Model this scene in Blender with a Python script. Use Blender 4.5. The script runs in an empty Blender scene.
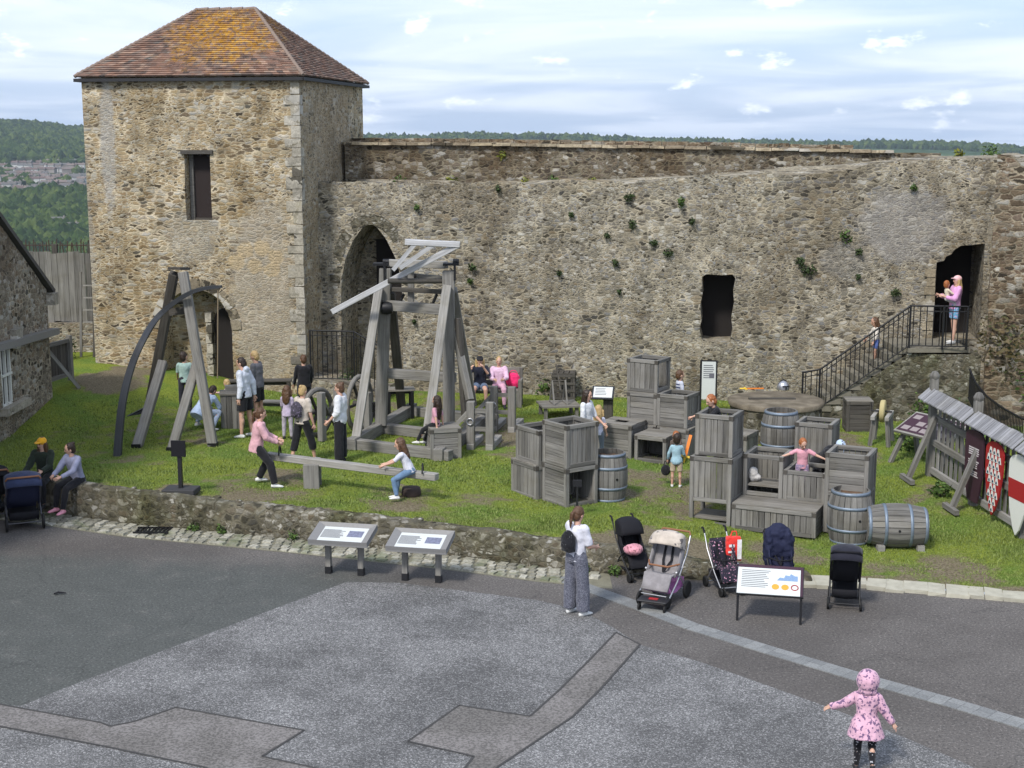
import bpy, bmesh, math, random
import numpy as np
from mathutils import Vector, Matrix, noise as mnoise
random.seed(7); np.random.seed(7)
R=math.radians; PI=math.pi
scn=bpy.context.scene
C=scn.collection
# ------------------------------------------------------------------ camera
CAMH=7.0; F=1400.0; PITCH=R(9.8)
cam=bpy.data.cameras.new('camera'); camo=bpy.data.objects.new('camera',cam); C.objects.link(camo)
camo.location=(0,0,CAMH); camo.rotation_euler=(PI/2-PITCH,0,0)
cam.sensor_width=36; cam.lens=36*F/1024; cam.clip_end=40000; cam.clip_start=.1
scn.camera=camo
def ray(px,py):
    u=384-py; x=px-512
    return Vector((x, F*math.cos(PITCH)+u*math.sin(PITCH), -F*math.sin(PITCH)+u*math.cos(PITCH)))
def atz(px,py,z=0.0):
    d=ray(px,py); t=(z-CAMH)/d.z; return Vector((d.x*t,d.y*t,z))
def atY(px,py,Y):
    d=ray(px,py); t=Y/d.y; return Vector((d.x*t,Y,CAMH+d.z*t))
def sst(x):
    x=min(1,max(0,x)); return x*x*(3-2*x)
# retaining wall foot, measured on the paved yard
WL=[atz(*p) for p in [(-120,500),(0,508),(45,513),(140,526),(250,536),(302,541),(455,557),(540,568),(620,575),(710,581),(860,586),(1024,600),(1150,611)]]
WX=[p.x for p in WL]; WY=[p.y for p in WL]
HX=[-30,-9,-4,1,2.3,3.4,4.4,30]; HH=[.62,.60,.50,.42,.34,.2,.07,.05]
def fw(X): return float(np.interp(X,WX,WY))
def wh(X): return float(np.interp(X,HX,HH))
def g(X,Y):
    yw=fw(X)
    if Y<yw: return 0.0
    t=sst((Y-yw)/(31-yw))
    z=(wh(X)-.03)*(1-t)+.45*t
    z+=.75*sst((-X-4.5)/7)*sst((Y-28)/9)
    return z
def G(px,py):
    z=0.3
    for i in range(25):
        p=atz(px,py,z); z=.5*z+.5*g(p.x,p.y)
    p=atz(px,py,z); p.z=g(p.x,p.y); return p
# ------------------------------------------------------------------ mesh builder
class MB:
    def __init__(s): s.v=[]; s.f=[]; s.uv=[]; s.m=[]; s.sm=[]
    def add(s,vs,fs,uvs=None,m=0,smooth=False):
        o=len(s.v); s.v+= [tuple(v) for v in vs]
        for i,f in enumerate(fs):
            s.f.append(tuple(o+k for k in f)); s.m.append(m); s.sm.append(smooth)
            s.uv.append(uvs[i] if uvs else [(vs[k][0]+vs[k][1]*.7,vs[k][2]) for k in f])
    def box(s,c,size,rot=None,m=0,j=0.0,taper=1.0):
        c=Vector(c); sx,sy,sz=[a/2 for a in size]
        L=max(range(3),key=lambda i:size[i]); o1,o2=random.random()*20,random.random()*20
        loc=[Vector((x*sx*(taper if z>0 else 1),y*sy*(taper if z>0 else 1),z*sz)) for x in(-1,1) for y in(-1,1) for z in(-1,1)]
        if j: loc=[p+Vector((random.uniform(-j,j),random.uniform(-j,j),random.uniform(-j,j))) for p in loc]
        fs=[(0,1,3,2),(4,6,7,5),(0,4,5,1),(2,3,7,6),(0,2,6,4),(1,5,7,3)]
        ax=[0,0,1,1,2,2]; uvs=[]
        for f,a in zip(fs,ax):
            oth=[i for i in range(3) if i!=a]
            if L in oth: ua=L; va=[i for i in oth if i!=L][0]
            else: ua,va=oth
            uvs.append([(loc[k][ua]+o1,loc[k][va]+o2+a*.37) for k in f])
        R3=rot if rot is not None else Matrix.Identity(3)
        s.add([c+R3@p for p in loc],fs,uvs,m)
    def beam(s,p0,p1,w,h,up=(0,0,1),m=0,j=0.0):
        p0=Vector(p0);p1=Vector(p1); d=p1-p0; L=d.length; z=d/L; u=Vector(up)
        x=u.cross(z)
        if x.length<1e-4: x=Vector((1,0,0)).cross(z)
        if x.length<1e-4: x=Vector((0,1,0)).cross(z)
        x.normalize(); y=z.cross(x)
        s.box((p0+p1)/2,(w,h,L),Matrix((x,y,z)).transposed(),m,j)
    def rings(s,rs,m=0,smooth=True,cap=True,uvlen=True,closed=False):
        n=len(rs[0]); vs=[p for r in rs for p in r]; fs=[];uvs=[]
        acc=[0]
        for i in range(1,len(rs)): acc.append(acc[-1]+(Vector(rs[i][0])-Vector(rs[i-1][0])).length)
        o=random.random()*9
        per=sum((Vector(rs[len(rs)//2][k])-Vector(rs[len(rs)//2][(k+1)%n])).length for k in range(n))/n
        for i in range(len(rs)-1):
            for k in range(n):
                a=i*n+k;b=i*n+(k+1)%n
                fs.append((a,b,b+n,a+n)); uvs.append([(acc[i]+o,k*per),(acc[i]+o,(k+1)*per),(acc[i+1]+o,(k+1)*per),(acc[i+1]+o,k*per)])
        if closed:
            i=len(rs)-1
            for k in range(n):
                fs.append((i*n+k,i*n+(k+1)%n,(k+1)%n,k)); uvs.append([(0,0)]*4)
        s.add(vs,fs,uvs,m,smooth)
        if cap and not closed:
            for r,rev in ((rs[0],True),(rs[-1],False)):
                idx=list(range(n)); 
                if rev: idx=idx[::-1]
                s.add(r,[tuple(idx)],[[(r[k][0]+o,r[k][1]+r[k][2]*.3) for k in idx]],m,False)
    def tube(s,p0,p1,r0,r1=None,n=10,m=0,smooth=True):
        if r1 is None: r1=r0
        p0=Vector(p0);p1=Vector(p1); z=(p1-p0).normalized()
        x=Vector((0,0,1)).cross(z)
        if x.length<1e-3: x=Vector((1,0,0))
        x.normalize(); y=z.cross(x)
        rs=[[p+(x*math.cos(a)+y*math.sin(a))*r for a in [2*PI*k/n for k in range(n)]] for p,r in((p0,r0),(p1,r1))]
        s.rings(rs,m,smooth)
    def path(s,pts,r,n=8,m=0,flat=None,closed=False):
        pts=[Vector(p) for p in pts]; rs=[]; N=len(pts)
        rr=r if isinstance(r,(list,tuple)) else [r]*N
        x=None
        for i,p in enumerate(pts):
            if closed: z=(pts[(i+1)%N]-pts[i-1]).normalized()
            else: z=(pts[min(i+1,N-1)]-pts[max(i-1,0)]).normalized()
            if x is None:
                x=Vector((0,0,1)).cross(z)
                if x.length<.05: x=Vector((0,1,0)).cross(z)
            x=(x-z*x.dot(z)).normalized(); y=z.cross(x)
            fx,fy=flat if flat else (1,1)
            rs.append([p+x*math.cos(a)*rr[i]*fx+y*math.sin(a)*rr[i]*fy for a in [2*PI*k/n for k in range(n)]])
        s.rings(rs,m,True,closed=closed)
    def lathe(s,prof,c=(0,0,0),rot=None,n=24,m=0,smooth=True,cap=True):
        c=Vector(c); R3=rot if rot is not None else Matrix.Identity(3)
        rs=[[c+R3@Vector((r*math.cos(2*PI*k/n),r*math.sin(2*PI*k/n),z)) for k in range(n)] for r,z in prof]
        s.rings(rs,m,smooth,cap)
    def ell(s,c,rad,rot=None,n=14,k=9,m=0):
        c=Vector(c); R3=rot if rot is not None else Matrix.Identity(3)
        rs=[]
        for i in range(k+1):
            t=-PI/2+PI*i/k; rr=max(math.cos(t),.03)
            rs.append([c+R3@Vector((rad[0]*rr*math.cos(2*PI*q/n),rad[1]*rr*math.sin(2*PI*q/n),rad[2]*math.sin(t))) for q in range(n)])
        s.rings(rs,m,True)
    def prism(s,pts,thick,M,m=0):
        """pts in local xy, extruded along local z, M 4x4"""
        n=len(pts); vs=[M@Vector((x,y,0)) for x,y in pts]+[M@Vector((x,y,thick)) for x,y in pts]
        fs=[tuple(range(n))[::-1],tuple(range(n,2*n))]+[(i,(i+1)%n,n+(i+1)%n,n+i) for i in range(n)]
        uvs=[[pts[i] for i in range(n)][::-1],list(pts)]+[[pts[i],pts[(i+1)%n],pts[(i+1)%n],pts[i]] for i in range(n)]
        s.add(vs,fs,uvs,m)
    def mesh(s,name,mats):
        me=bpy.data.meshes.new(name)
        me.from_pydata(s.v,[],s.f)
        for mm in (mats if isinstance(mats,(list,tuple)) else [mats]): me.materials.append(mm)
        me.polygons.foreach_set('material_index',s.m)
        me.polygons.foreach_set('use_smooth',s.sm)
        uvl=me.uv_layers.new(name='UVMap')
        flat=[c for f in s.uv for p in f for c in (p[0],p[1])]
        if len(flat)==len(uvl.data)*2: uvl.data.foreach_set('uv',flat)
        me.update(); return me
    def build(s,name,mats,parent=None,world=False,bevel=0.0,recalc=True):
        if world and parent is not None:
            Mi=pmat(parent).inverted(); s.v=[tuple(Mi@Vector(v)) for v in s.v]
        me=s.mesh(name,mats)
        if recalc:
            bm=bmesh.new(); bm.from_mesh(me); bmesh.ops.recalc_face_normals(bm,faces=bm.faces); bm.to_mesh(me); bm.free()
        o=bpy.data.objects.new(name,me); C.objects.link(o)
        if parent is not None: o.parent=parent
        if bevel:
            b=o.modifiers.new('bevel','BEVEL'); b.width=bevel; b.segments=1; b.limit_method='ANGLE'; b.angle_limit=R(40)
        return o
def pmat(o):
    M=Matrix.LocRotScale(o.location,o.rotation_euler,o.scale)
    return pmat(o.parent)@M if o.parent else M
def tag(o,label=None,cat=None,group=None,kind=None):
    if label: o['label']=label
    if cat: o['category']=cat
    if group: o['group']=group
    if kind: o['kind']=kind
    return o
def thing(name,label,cat,loc=(0,0,0),rz=0,group=None):
    o=bpy.data.objects.new(name,None); o.empty_display_size=.1; C.objects.link(o)
    o.location=loc; o.rotation_euler=(0,0,rz); return tag(o,label,cat,group)
def copy_tree(o,parent=None):
    c=o.copy(); C.objects.link(c)
    if parent is not None: c.parent=parent
    for ch in list(o.children): copy_tree(ch,c)
    return c
# ------------------------------------------------------------------ materials
class NT:
    def __init__(s,name):
        s.mat=bpy.data.materials.new(name); s.mat.use_nodes=True; s.t=s.mat.node_tree; s.t.nodes.clear()
        s.out=s.t.nodes.new('ShaderNodeOutputMaterial'); s.b=s.n('BsdfPrincipled'); s.t.links.new(s.b.outputs[0],s.out.inputs[0])
    def n(s,typ,ins=None,**props):
        nd=s.t.nodes.new('ShaderNode'+typ)
        for k,v in props.items(): setattr(nd,k,v)
        if ins:
            for k,v in ins.items(): s.set(nd,k,v)
        return nd
    def set(s,nd,k,v):
        i=nd.inputs[k]
        if hasattr(v,'is_output'): s.t.links.new(v,i)
        elif isinstance(v,bpy.types.Node): s.t.links.new(v.outputs[0],i)
        else:
            if isinstance(v,(tuple,list)) and len(v)==3 and i.type=='RGBA': v=(*v,1)
            i.default_value=v
    def math(s,op,a,b=0.0,c=0.0,clamp=False):
        nd=s.n('Math',operation=op,use_clamp=clamp); s.set(nd,0,a); s.set(nd,1,b); s.set(nd,2,c); return nd.outputs[0]
    def mix(s,f,a,b,blend='MIX'):
        nd=s.n('Mix',data_type='RGBA',blend_type=blend); s.set(nd,0,f); s.set(nd,6,a); s.set(nd,7,b); return nd.outputs[2]
    def ramp(s,f,stops,interp='LINEAR'):
        nd=s.n('ValToRGB'); s.set(nd,0,f); cr=nd.color_ramp; cr.interpolation=interp
        while len(cr.elements)<len(stops): cr.elements.new(.5)
        for e,(p,c) in zip(cr.elements,stops):
            e.position=p; e.color=(*c,1) if len(c)==3 else c
        return nd.outputs[0]
    def ss(s,x,a,b):
        nd=s.n('MapRange',interpolation_type='SMOOTHSTEP'); s.set(nd,0,x); s.set(nd,1,a); s.set(nd,2,b); return nd.outputs[0]
    def pos(s): return s.n('NewGeometry').outputs['Position']
    def obj(s): return s.n('TexCoord').outputs['Object']
    def scale(s,v,sc,off=(0,0,0)): return s.n('Mapping',{0:v,1:off,3:sc}).outputs[0]
    def noise(s,v,scale,detail=4,rough=.6,dist=0):
        return s.n('TexNoise',{'Vector':v,'Scale':scale,'Detail':detail,'Roughness':rough,'Distortion':dist})
    def bump(s,h,strength=.5,dist=.02):
        nd=s.n('Bump',{'Strength':strength,'Distance':dist,'Height':h}); s.set(s.b,'Normal',nd.outputs[0]); return nd
    def fin(s,col,rough=.85,metal=0.0,spec=.3):
        s.set(s.b,'Base Color',col); s.set(s.b,'Roughness',rough); s.set(s.b,'Metallic',metal)
        s.set(s.b,'Specular IOR Level',spec); return s.mat
def gray(v): return (v,v,v)
def stone_mat(name,pal,mortar,sx=5.0,sz=8.0,mw=.07,stain=None,patches=(),distort=.25,bump=.9,small=.35,dark=(.03,.027,.021),white=.6,td=False,lt=1.0):
    t=NT(name); P=t.pos()
    w=t.noise(P,1.7,3).outputs['Color']
    wv=t.n('VectorMath',{0:w,1:(.5,.5,.5)},operation='SUBTRACT').outputs[0]
    wv=t.n('VectorMath',{0:wv,'Scale':distort*.45},operation='SCALE').outputs[0]
    P2=t.n('VectorMath',{0:P,1:wv},operation='ADD').outputs[0]
    w2=t.n('VectorMath',{0:t.noise(P,9,3,.6).outputs['Color'],1:(.5,.5,.5)},operation='SUBTRACT').outputs[0]
    P2=t.n('VectorMath',{0:P2,1:t.n('VectorMath',{0:w2,'Scale':.11},operation='SCALE').outputs[0]},operation='ADD').outputs[0]
    sp_=t.n('SeparateXYZ',{0:P2}); uu_=t.math('ADD',sp_.outputs[0],sp_.outputs[1])
    U=t.n('CombineXYZ',{0:uu_,1:sp_.outputs[2],2:0.0}).outputs[0]
    vd='2D'
    if td: U=t.scale(P2,(1,1,1)); vd='3D'
    def layer(a,b,rn):
        Q=t.scale(U,(a,b,1)) if not td else t.scale(U,(a,a,b))
        v=t.n('TexVoronoi',{'Vector':Q,'Scale':1.0,'Randomness':rn},voronoi_dimensions=vd)
        ee=t.n('TexVoronoi',{'Vector':Q,'Scale':1.0,'Randomness':rn},feature='DISTANCE_TO_EDGE',voronoi_dimensions=vd)
        return v.outputs['Color'],ee.outputs['Distance']
    c1,e1=layer(sx,sz,.78); c2,e2=layer(sx*1.75,sz*1.6,.9)
    sel=t.ss(t.noise(P,.7,4,.7).outputs[0],.53-small*.12,.59-small*.12)     # where small rubble takes over
    rv=t.mix(sel,c1,c2); sr=t.n('SeparateColor',{0:rv})
    ed=t.n('Mix',{0:sel,2:e1,3:e2},data_type='FLOAT').outputs[0]
    n=len(pal); stops=[(i/n,tuple(q*lt for q in c)) for i,c in enumerate(pal)]; mortar=tuple(q*lt for q in mortar)
    col=t.ramp(sr.outputs[0],stops,'CONSTANT'); col=t.mix(.25,col,t.ramp(sr.outputs[0],stops,'LINEAR'))
    fine=t.noise(P,22,6,.75).outputs[0]
    col=t.mix(t.ss(fine,.35,.72),t.mix(1.0,col,gray(.62),'MULTIPLY'),col)
    col=t.mix(t.math('MULTIPLY',t.ss(sr.outputs[1],.84,.90),.8),col,dark); col=t.mix(t.math('MULTIPLY',t.ss(sr.outputs[2],.90,.94),white),col,(.50,.48,.43))       # odd dark stones and holes
    mask=t.ss(t.math('ADD',t.math('ADD',ed,t.math('MULTIPLY',t.math('SUBTRACT',fine,.5),.34)),t.math('MULTIPLY',t.math('SUBTRACT',t.noise(P,1.6,4,.6).outputs[0],.5),.35)),mw*.2,mw*2.2)
    mcol=t.mix(t.ss(t.noise(P,3,4).outputs[0],.35,.65),mortar,tuple(c*.55 for c in mortar))
    col=t.mix(mask,mcol,col)
    if stain:
        n1=t.noise(t.scale(P,(1,1,.5)),.55,5,.65).outputs[0]
        col=t.mix(t.math('MULTIPLY',t.ss(n1,.46,.64),.8),col,t.mix(1.0,col,stain,'MULTIPLY'))
    wn=t.noise(P,2.6,4,.65).outputs[0]
    col=t.mix(1.0,col,t.ramp(wn,[(.25,gray(.68)),(.7,gray(1.18))]),'MULTIPLY')
    for (cx,cy,cz,rx,ry,rz,pc,amt) in patches:
        q=t.n('VectorMath',{0:P2,1:(cx,cy,cz)},operation='SUBTRACT').outputs[0]
        q=t.n('VectorMath',{0:q,1:(1/rx,1/ry,1/rz)},operation='MULTIPLY').outputs[0]
        L=t.n('VectorMath',{0:q},operation='LENGTH').outputs['Value']
        L=t.math('ADD',L,t.math('MULTIPLY',t.math('SUBTRACT',t.noise(P,2.2,5,.7).outputs[0],.5),1.1))
        mk=t.math('MULTIPLY',t.ss(L,1.1,.72),amt)
        pcol=t.mix(t.ss(fine,.3,.7),tuple(c*.62 for c in pc),pc)
        pcol=t.mix(t.math('MULTIPLY',mask,.35),pcol,col)
        col=t.mix(mk,col,pcol)
    h=t.math('ADD',t.math('MULTIPLY',t.ss(ed,0,.22),1.0),t.math('MULTIPLY',fine,.35))
    h=t.math('ADD',h,t.math('MULTIPLY',sr.outputs[2],.55))
    t.bump(h,bump*.5,.035)
    return t.fin(col,.92,0,.15)
def wood_mat(name,base=(.20,.19,.175),var=.35,dark=.5,grain=1.0):
    t=NT(name); uv=t.n('UVMap').outputs[0]
    isl=t.n('NewGeometry').outputs['Random Per Island']
    g1=t.noise(t.scale(uv,(1.3,26*grain,1)),1.0,6,.65,.4).outputs[0]
    g2=t.noise(t.scale(uv,(.5,6,1)),1.0,4,.6).outputs[0]
    P=t.pos(); big=t.noise(P,2.3,4,.6).outputs[0]
    v=t.math('ADD',t.math('MULTIPLY',g1,.65),t.math('MULTIPLY',g2,.35))
    col=t.ramp(v,[(.3,tuple(c*dark for c in base)),(.5,base),(.7,tuple(min(1,c*1.45) for c in base))])
    iv=t.math('ADD',1-var/2,t.math('MULTIPLY',isl,var))
    cc=t.n('CombineColor',{0:iv,1:iv,2:iv}).outputs[0]
    col=t.mix(1.0,col,cc,'MULTIPLY')
    col=t.mix(t.math('MULTIPLY',t.ss(big,.45,.7),.4),col,t.mix(1.0,col,(.72,.68,.55),'MULTIPLY'))
    t.bump(t.math('ADD',g1,t.math('MULTIPLY',g2,.4)),.35,.01)
    return t.fin(col,.85,0,.2)
def plain(name,col,rough=.7,metal=0.0,spec=.35,nz=.15,ns=25,bump=.0):
    t=NT(name); P=t.obj(); n=t.noise(P,ns,4).outputs[0]
    c=t.mix(n,tuple(x*(1-nz) for x in col),tuple(min(1,x*(1+nz)) for x in col))
    if bump: t.bump(n,bump,.01)
    return t.fin(c,rough,metal,spec)
def cloth(name,col,rough=.9,pat=None,ps=30,th=.55):
    t=NT(name); P=t.obj(); f=t.noise(P,9,3).outputs[0]
    c=t.mix(t.ss(f,.3,.7),tuple(x*.82 for x in col),tuple(min(1,x*1.08) for x in col))
    if pat:
        k=t.ss(t.noise(P,ps,2,.5).outputs[0],th,th+.05); c=t.mix(k,c,pat)
    t.bump(t.noise(P,14,3,.55).outputs[0],.35,.02)
    t.set(t.b,'Sheen Weight',.15)
    return t.fin(c,rough,0,.15)
_cc={}
def CL(r,gg,b,pat=None,ps=30,th=.55):
    k=(r,gg,b,pat,ps,th)
    if k not in _cc: _cc[k]=cloth('fabric_%02d'%len(_cc),(r,gg,b),pat=pat,ps=ps,th=th)
    return _cc[k]
M={}
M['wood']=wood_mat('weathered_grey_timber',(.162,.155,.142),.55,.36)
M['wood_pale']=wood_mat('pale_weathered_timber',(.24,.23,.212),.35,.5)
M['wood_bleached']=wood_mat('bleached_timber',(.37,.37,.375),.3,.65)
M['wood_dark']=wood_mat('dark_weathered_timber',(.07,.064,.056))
M['wood_top']=wood_mat('worn_timber_top',(.175,.163,.143))
M['wood_silver']=wood_mat('silver_split_shingles',(.225,.225,.235),.45,.5)
M['iron']=plain('black_ironwork',(.012,.012,.013),.5,.3,.4)
M['dark']=plain('near_black_painted_metal',(.014,.014,.016),.45,0,.4)
M['grey_iron']=plain('grey_iron',(.10,.10,.11),.5,.5,.4)
M['hoop']=plain('galvanised_hoop',(.17,.21,.26),.5,.35,.4,.25)
M['alu']=plain('brushed_aluminium',(.45,.45,.47),.35,.8,.4)
M['black_fab']=plain('black_canvas',(.012,.012,.015),.85,0,.2,.3,60,.2)
M['navy_fab']=plain('navy_canvas',(.016,.019,.045),.8,0,.2,.3,40,.2)
M['tyre']=plain('black_rubber',(.012,.012,.012),.7,0,.3)
M['white_panel']=plain('white_printed_panel',(.55,.57,.55),.4,0,.4,.04)
M['grey_frame']=plain('grey_lectern_frame',(.24,.235,.23),.6,0,.3,.1)
M['purple']=plain('dark_maroon_panel',(.045,.018,.03),.5,0,.35,.1)
M['text']=plain('grey_print',(.12,.12,.14),.6)
M['text_light']=plain('pale_print',(.55,.5,.5),.6)
M['print_blue']=plain('blue_print',(.18,.27,.42),.5,nz=.5,ns=60)
M['print_orange']=plain('orange_print',(.65,.3,.04),.5)
M['rope']=plain('hemp_rope',(.26,.2,.13),.9)
M['red']=plain('red_paint',(.33,.018,.02),.5,nz=.1)
M['cream']=plain('cream_paint',(.66,.66,.60),.5,nz=.06)
M['blueblk']=plain('dark_blue_paint',(.02,.05,.09),.5)
M['orange']=plain('orange_plastic',(.75,.2,.02),.4)
M['yellow']=plain('yellow_plastic',(.75,.5,.05),.4)
M['shoe_white']=plain('white_shoe',(.62,.62,.6),.6)
M['shoe_dark']=plain('dark_shoe',(.02,.02,.022),.6)
M['shoe_pink']=plain('pink_shoe',(.7,.3,.38),.6)
M['eye']=plain('eye_dark',(.01,.008,.006),.2)
M['lip']=plain('lip',(.35,.1,.09),.5)
def skinm(n,c):
    t=NT(n); t.set(t.b,'Subsurface Weight',.08); nn=t.noise(t.obj(),20,3).outputs[0]
    return t.fin(t.mix(nn,tuple(x*.9 for x in c),c),.55,0,.35)
M['skin']=skinm('fair_skin',(.56,.34,.25)); M['skin_tan']=skinm('tanned_skin',(.45,.26,.18)); M['skin_dark']=skinm('brown_skin',(.22,.12,.08))
def hairm(n,c):
    t=NT(n); k=t.noise(t.scale(t.obj(),(60,60,8)),1,4).outputs[0]
    t.bump(k,.5,.01); return t.fin(t.mix(k,tuple(x*.55 for x in c),tuple(min(1,x*1.4) for x in c)),.5,0,.4)
M['hair_dark']=hairm('dark_brown_hair',(.028,.016,.01)); M['hair_brown']=hairm('brown_hair',(.085,.042,.02))
M['hair_blond']=hairm('blond_hair',(.42,.29,.13)); M['hair_red']=hairm('ginger_hair',(.3,.10,.03)); M['hair_black']=hairm('black_hair',(.01,.008,.008))
def leaf_mat(name,c1,c2,isl=True):
    t=NT(name); r=t.n('NewGeometry').outputs['Random Per Island']
    c=t.mix(r,c1,c2); t.set(t.b,'Subsurface Weight',.0)
    return t.fin(c,.65,0,.25)
M['leaf']=leaf_mat('wall_plant_leaves',(.03,.06,.012),(.085,.14,.03))
M['leaf_dark']=leaf_mat('dark_plant_leaves',(.022,.038,.012),(.055,.08,.026))
M['leaf_yel']=leaf_mat('yellowish_weed_leaves',(.09,.13,.02),(.22,.2,.03))
M['blade']=leaf_mat('grass_blades',(.095,.140,.028),(.23,.275,.08))
M['brush']=leaf_mat('brown_ivy_scrub',(.035,.045,.014),(.12,.085,.04))
M['void']=plain('painted_interior_shade',(.018,.015,.014),.9)  # near-black colour stands in for shade deep inside the wall openings
# ------------------------------------------------------------------ sky and light
SUN_EL=R(48); SUN_AZ=R(-148)      # direction towards the sun: azimuth measured from +Y clockwise (behind and left of the camera)
w=bpy.data.worlds.new('World'); scn.world=w; w.use_nodes=True
wt=w.node_tree; wt.nodes.clear()
def wn(typ,ins=None,**p):
    nd=wt.nodes.new('ShaderNode'+typ)
    for k,v in p.items(): setattr(nd,k,v)
    for k,v in (ins or {}).items():
        if hasattr(v,'is_output'): wt.links.new(v,nd.inputs[k])
        else: nd.inputs[k].default_value=v
    return nd
sky=wn('TexSky',sky_type='NISHITA'); sky.sun_disc=False; sky.sun_elevation=SUN_EL; sky.sun_rotation=SUN_AZ%(2*PI)
sky.air_density=1.0; sky.dust_density=2.0; sky.ozone_density=1.5; sky.altitude=100
dv=wn('TexCoord').outputs['Generated']
sep=wn('SeparateXYZ',{0:dv})
zz=wn('Math',{0:sep.outputs[2],1:.055},operation='ADD').outputs[0]
zz=wn('Math',{0:zz,1:.03},operation='MAXIMUM').outputs[0]
px_=wn('Math',{0:sep.outputs[0],1:zz},operation='DIVIDE').outputs[0]
py_=wn('Math',{0:sep.outputs[1],1:zz},operation='DIVIDE').outputs[0]
cv=wn('CombineXYZ',{0:px_,1:py_,2:0.0}).outputs[0]
n1=wn('TexNoise',{'Vector':cv,'Scale':.38,'Detail':6,'Roughness':.52,'Distortion':.5}).outputs[0]
m1=wn('MapRange',{0:n1,1:.36,2:.64},interpolation_type='SMOOTHSTEP').outputs[0]
# small flat-based cumulus low over the horizon
cm=wn('Mapping',{0:dv,1:(.6,.2,.4),3:(21,21,52)}).outputs[0]
n2=wn('TexNoise',{'Vector':cm,'Scale':1.0,'Detail':7,'Roughness':.6}).outputs[0]
m2=wn('MapRange',{0:n2,1:.585,2:.70},interpolation_type='SMOOTHSTEP').outputs[0]
bl=wn('Mix',{0:.62,7:(4.7,6.0,8.5,1)},data_type='RGBA'); wt.links.new(sky.outputs[0],bl.inputs[6])
thin=wn('Math',{0:m1,1:.7},operation='MULTIPLY').outputs[0]
a=wn('Mix',{0:thin,7:(7.9,8.3,9.1,1)},data_type='RGBA'); wt.links.new(bl.outputs[2],a.inputs[6])
m2s=wn('Math',{0:m2,1:.75},operation='MULTIPLY').outputs[0]
b_=wn('Mix',{0:m2s,7:(9.9,10.1,10.5,1)},data_type='RGBA'); wt.links.new(a.outputs[2],b_.inputs[6])
bg=wn('Background',{'Strength':.082}); wt.links.new(b_.outputs[2],bg.inputs[0])
wo=wn('OutputWorld'); wt.links.new(bg.outputs[0],wo.inputs[0])
sl=bpy.data.lights.new('sun','SUN'); sl.energy=2.0; sl.angle=R(9); sl.color=(1,.96,.90)
so=bpy.data.objects.new('sun',sl); C.objects.link(so)
sd=Vector((math.sin(SUN_AZ)*math.cos(SUN_EL),math.cos(SUN_AZ)*math.cos(SUN_EL),math.sin(SUN_EL)))
so.rotation_euler=sd.to_track_quat('Z','Y').to_euler(); so.location=(-20,-20,40)
scn.view_settings.view_transform='Standard'; scn.view_settings.look='None'; scn.view_settings.gamma=1; scn.view_settings.exposure=.92
# ------------------------------------------------------------------ far terrain
SKYL=[(-300,118),(-100,118),(0,119),(40,121),(85,126),(200,131),(370,134),(430,135),(455,131),(520,133),(700,136),(830,139),(870,138),(960,142),(1024,146),(1300,150)]
def hill_el(px):
    y=float(np.interp(px,[a for a,b in SKYL],[b for a,b in SKYL]))
    return math.tan(math.atan((384-y)/F)-PITCH)
def terr(r,az):
    px=512+F*math.tan(az)*.985
    L=sst((330-px)/200)          # 1 on the left (valley town side)
    k=hill_el(px)
    top=CAMH+k*3300-12
    zl=np.interp(r,[50,150,400,900,1250,1700,2300,2700,3300,4500,12000],[-3,-28,-72,-90,-86,-52,-26,min(8,top-30),top,top-60,-300])
    zr=np.interp(r,[50,150,400,900,1600,2600,3300,4200,12000],[-3,-28,-72,-90,-75,-35,top,top-60,-300])
    z=float(L*zl+(1-L)*zr)
    if r>800: z+=6*mnoise.noise(Vector((math.sin(az)*r/260,math.cos(az)*r/260,.3)))*min(1,(r-800)/900)
    return z
azs=np.linspace(R(-60),R(60),150); rs=np.concatenate([[42],np.geomspace(60,12000,90)])
tm=MB(); vv=[]
for r in rs:
    for a in azs: vv.append((r*math.sin(a),r*math.cos(a)+8,terr(r,a) if r>45 else -1.5))
na=len(azs); ff=[(i*na+j,i*na+j+1,(i+1)*na+j+1,(i+1)*na+j) for i in range(len(rs)-1) for j in range(na-1)]
tm.add(vv,ff,smooth=True)
t=NT('far_fields'); P=t.pos(); n=t.noise(P,.004,5).outputs[0]
mt=t.fin(t.ramp(n,[(.4,(.03,.055,.018)),(.55,(.05,.085,.03)),(.62,(.14,.15,.06))],'LINEAR'),.95,0,.05)
tag(tm.build('hills',mt),kind='structure')
# woods on the hills (one mass)
def ico():
    bm=bmesh.new(); bmesh.ops.create_icosphere(bm,subdivisions=2,radius=1)
    v=np.array([x.co[:] for x in bm.verts]); f=np.array([[y.index for y in x.verts] for x in bm.faces]); bm.free(); return v,f
def ico1():
    bm=bmesh.new(); bmesh.ops.create_icosphere(bm,subdivisions=1,radius=1)
    v=np.array([x.co[:] for x in bm.verts]); f=np.array([[y.index for y in x.verts] for x in bm.faces]); bm.free(); return v,f
def fast_tris(name,V,Fc,mat,smooth=False):
    me=bpy.data.meshes.new(name); nf=len(Fc); k=Fc.shape[1]
    me.vertices.add(len(V)); me.vertices.foreach_set('co',V.astype(np.float32).ravel())
    me.loops.add(nf*k); me.loops.foreach_set('vertex_index',Fc.astype(np.int32).ravel())
    me.polygons.add(nf); me.polygons.foreach_set('loop_start',np.arange(0,nf*k,k,dtype=np.int32)); me.polygons.foreach_set('loop_total',np.full(nf,k,dtype=np.int32))
    me.polygons.foreach_set('use_smooth',np.full(nf,smooth))
    me.materials.append(mat); me.update(calc_edges=True); me.validate()
    o=bpy.data.objects.new(name,me); C.objects.link(o); return o
iv,ifc=ico1()
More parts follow.
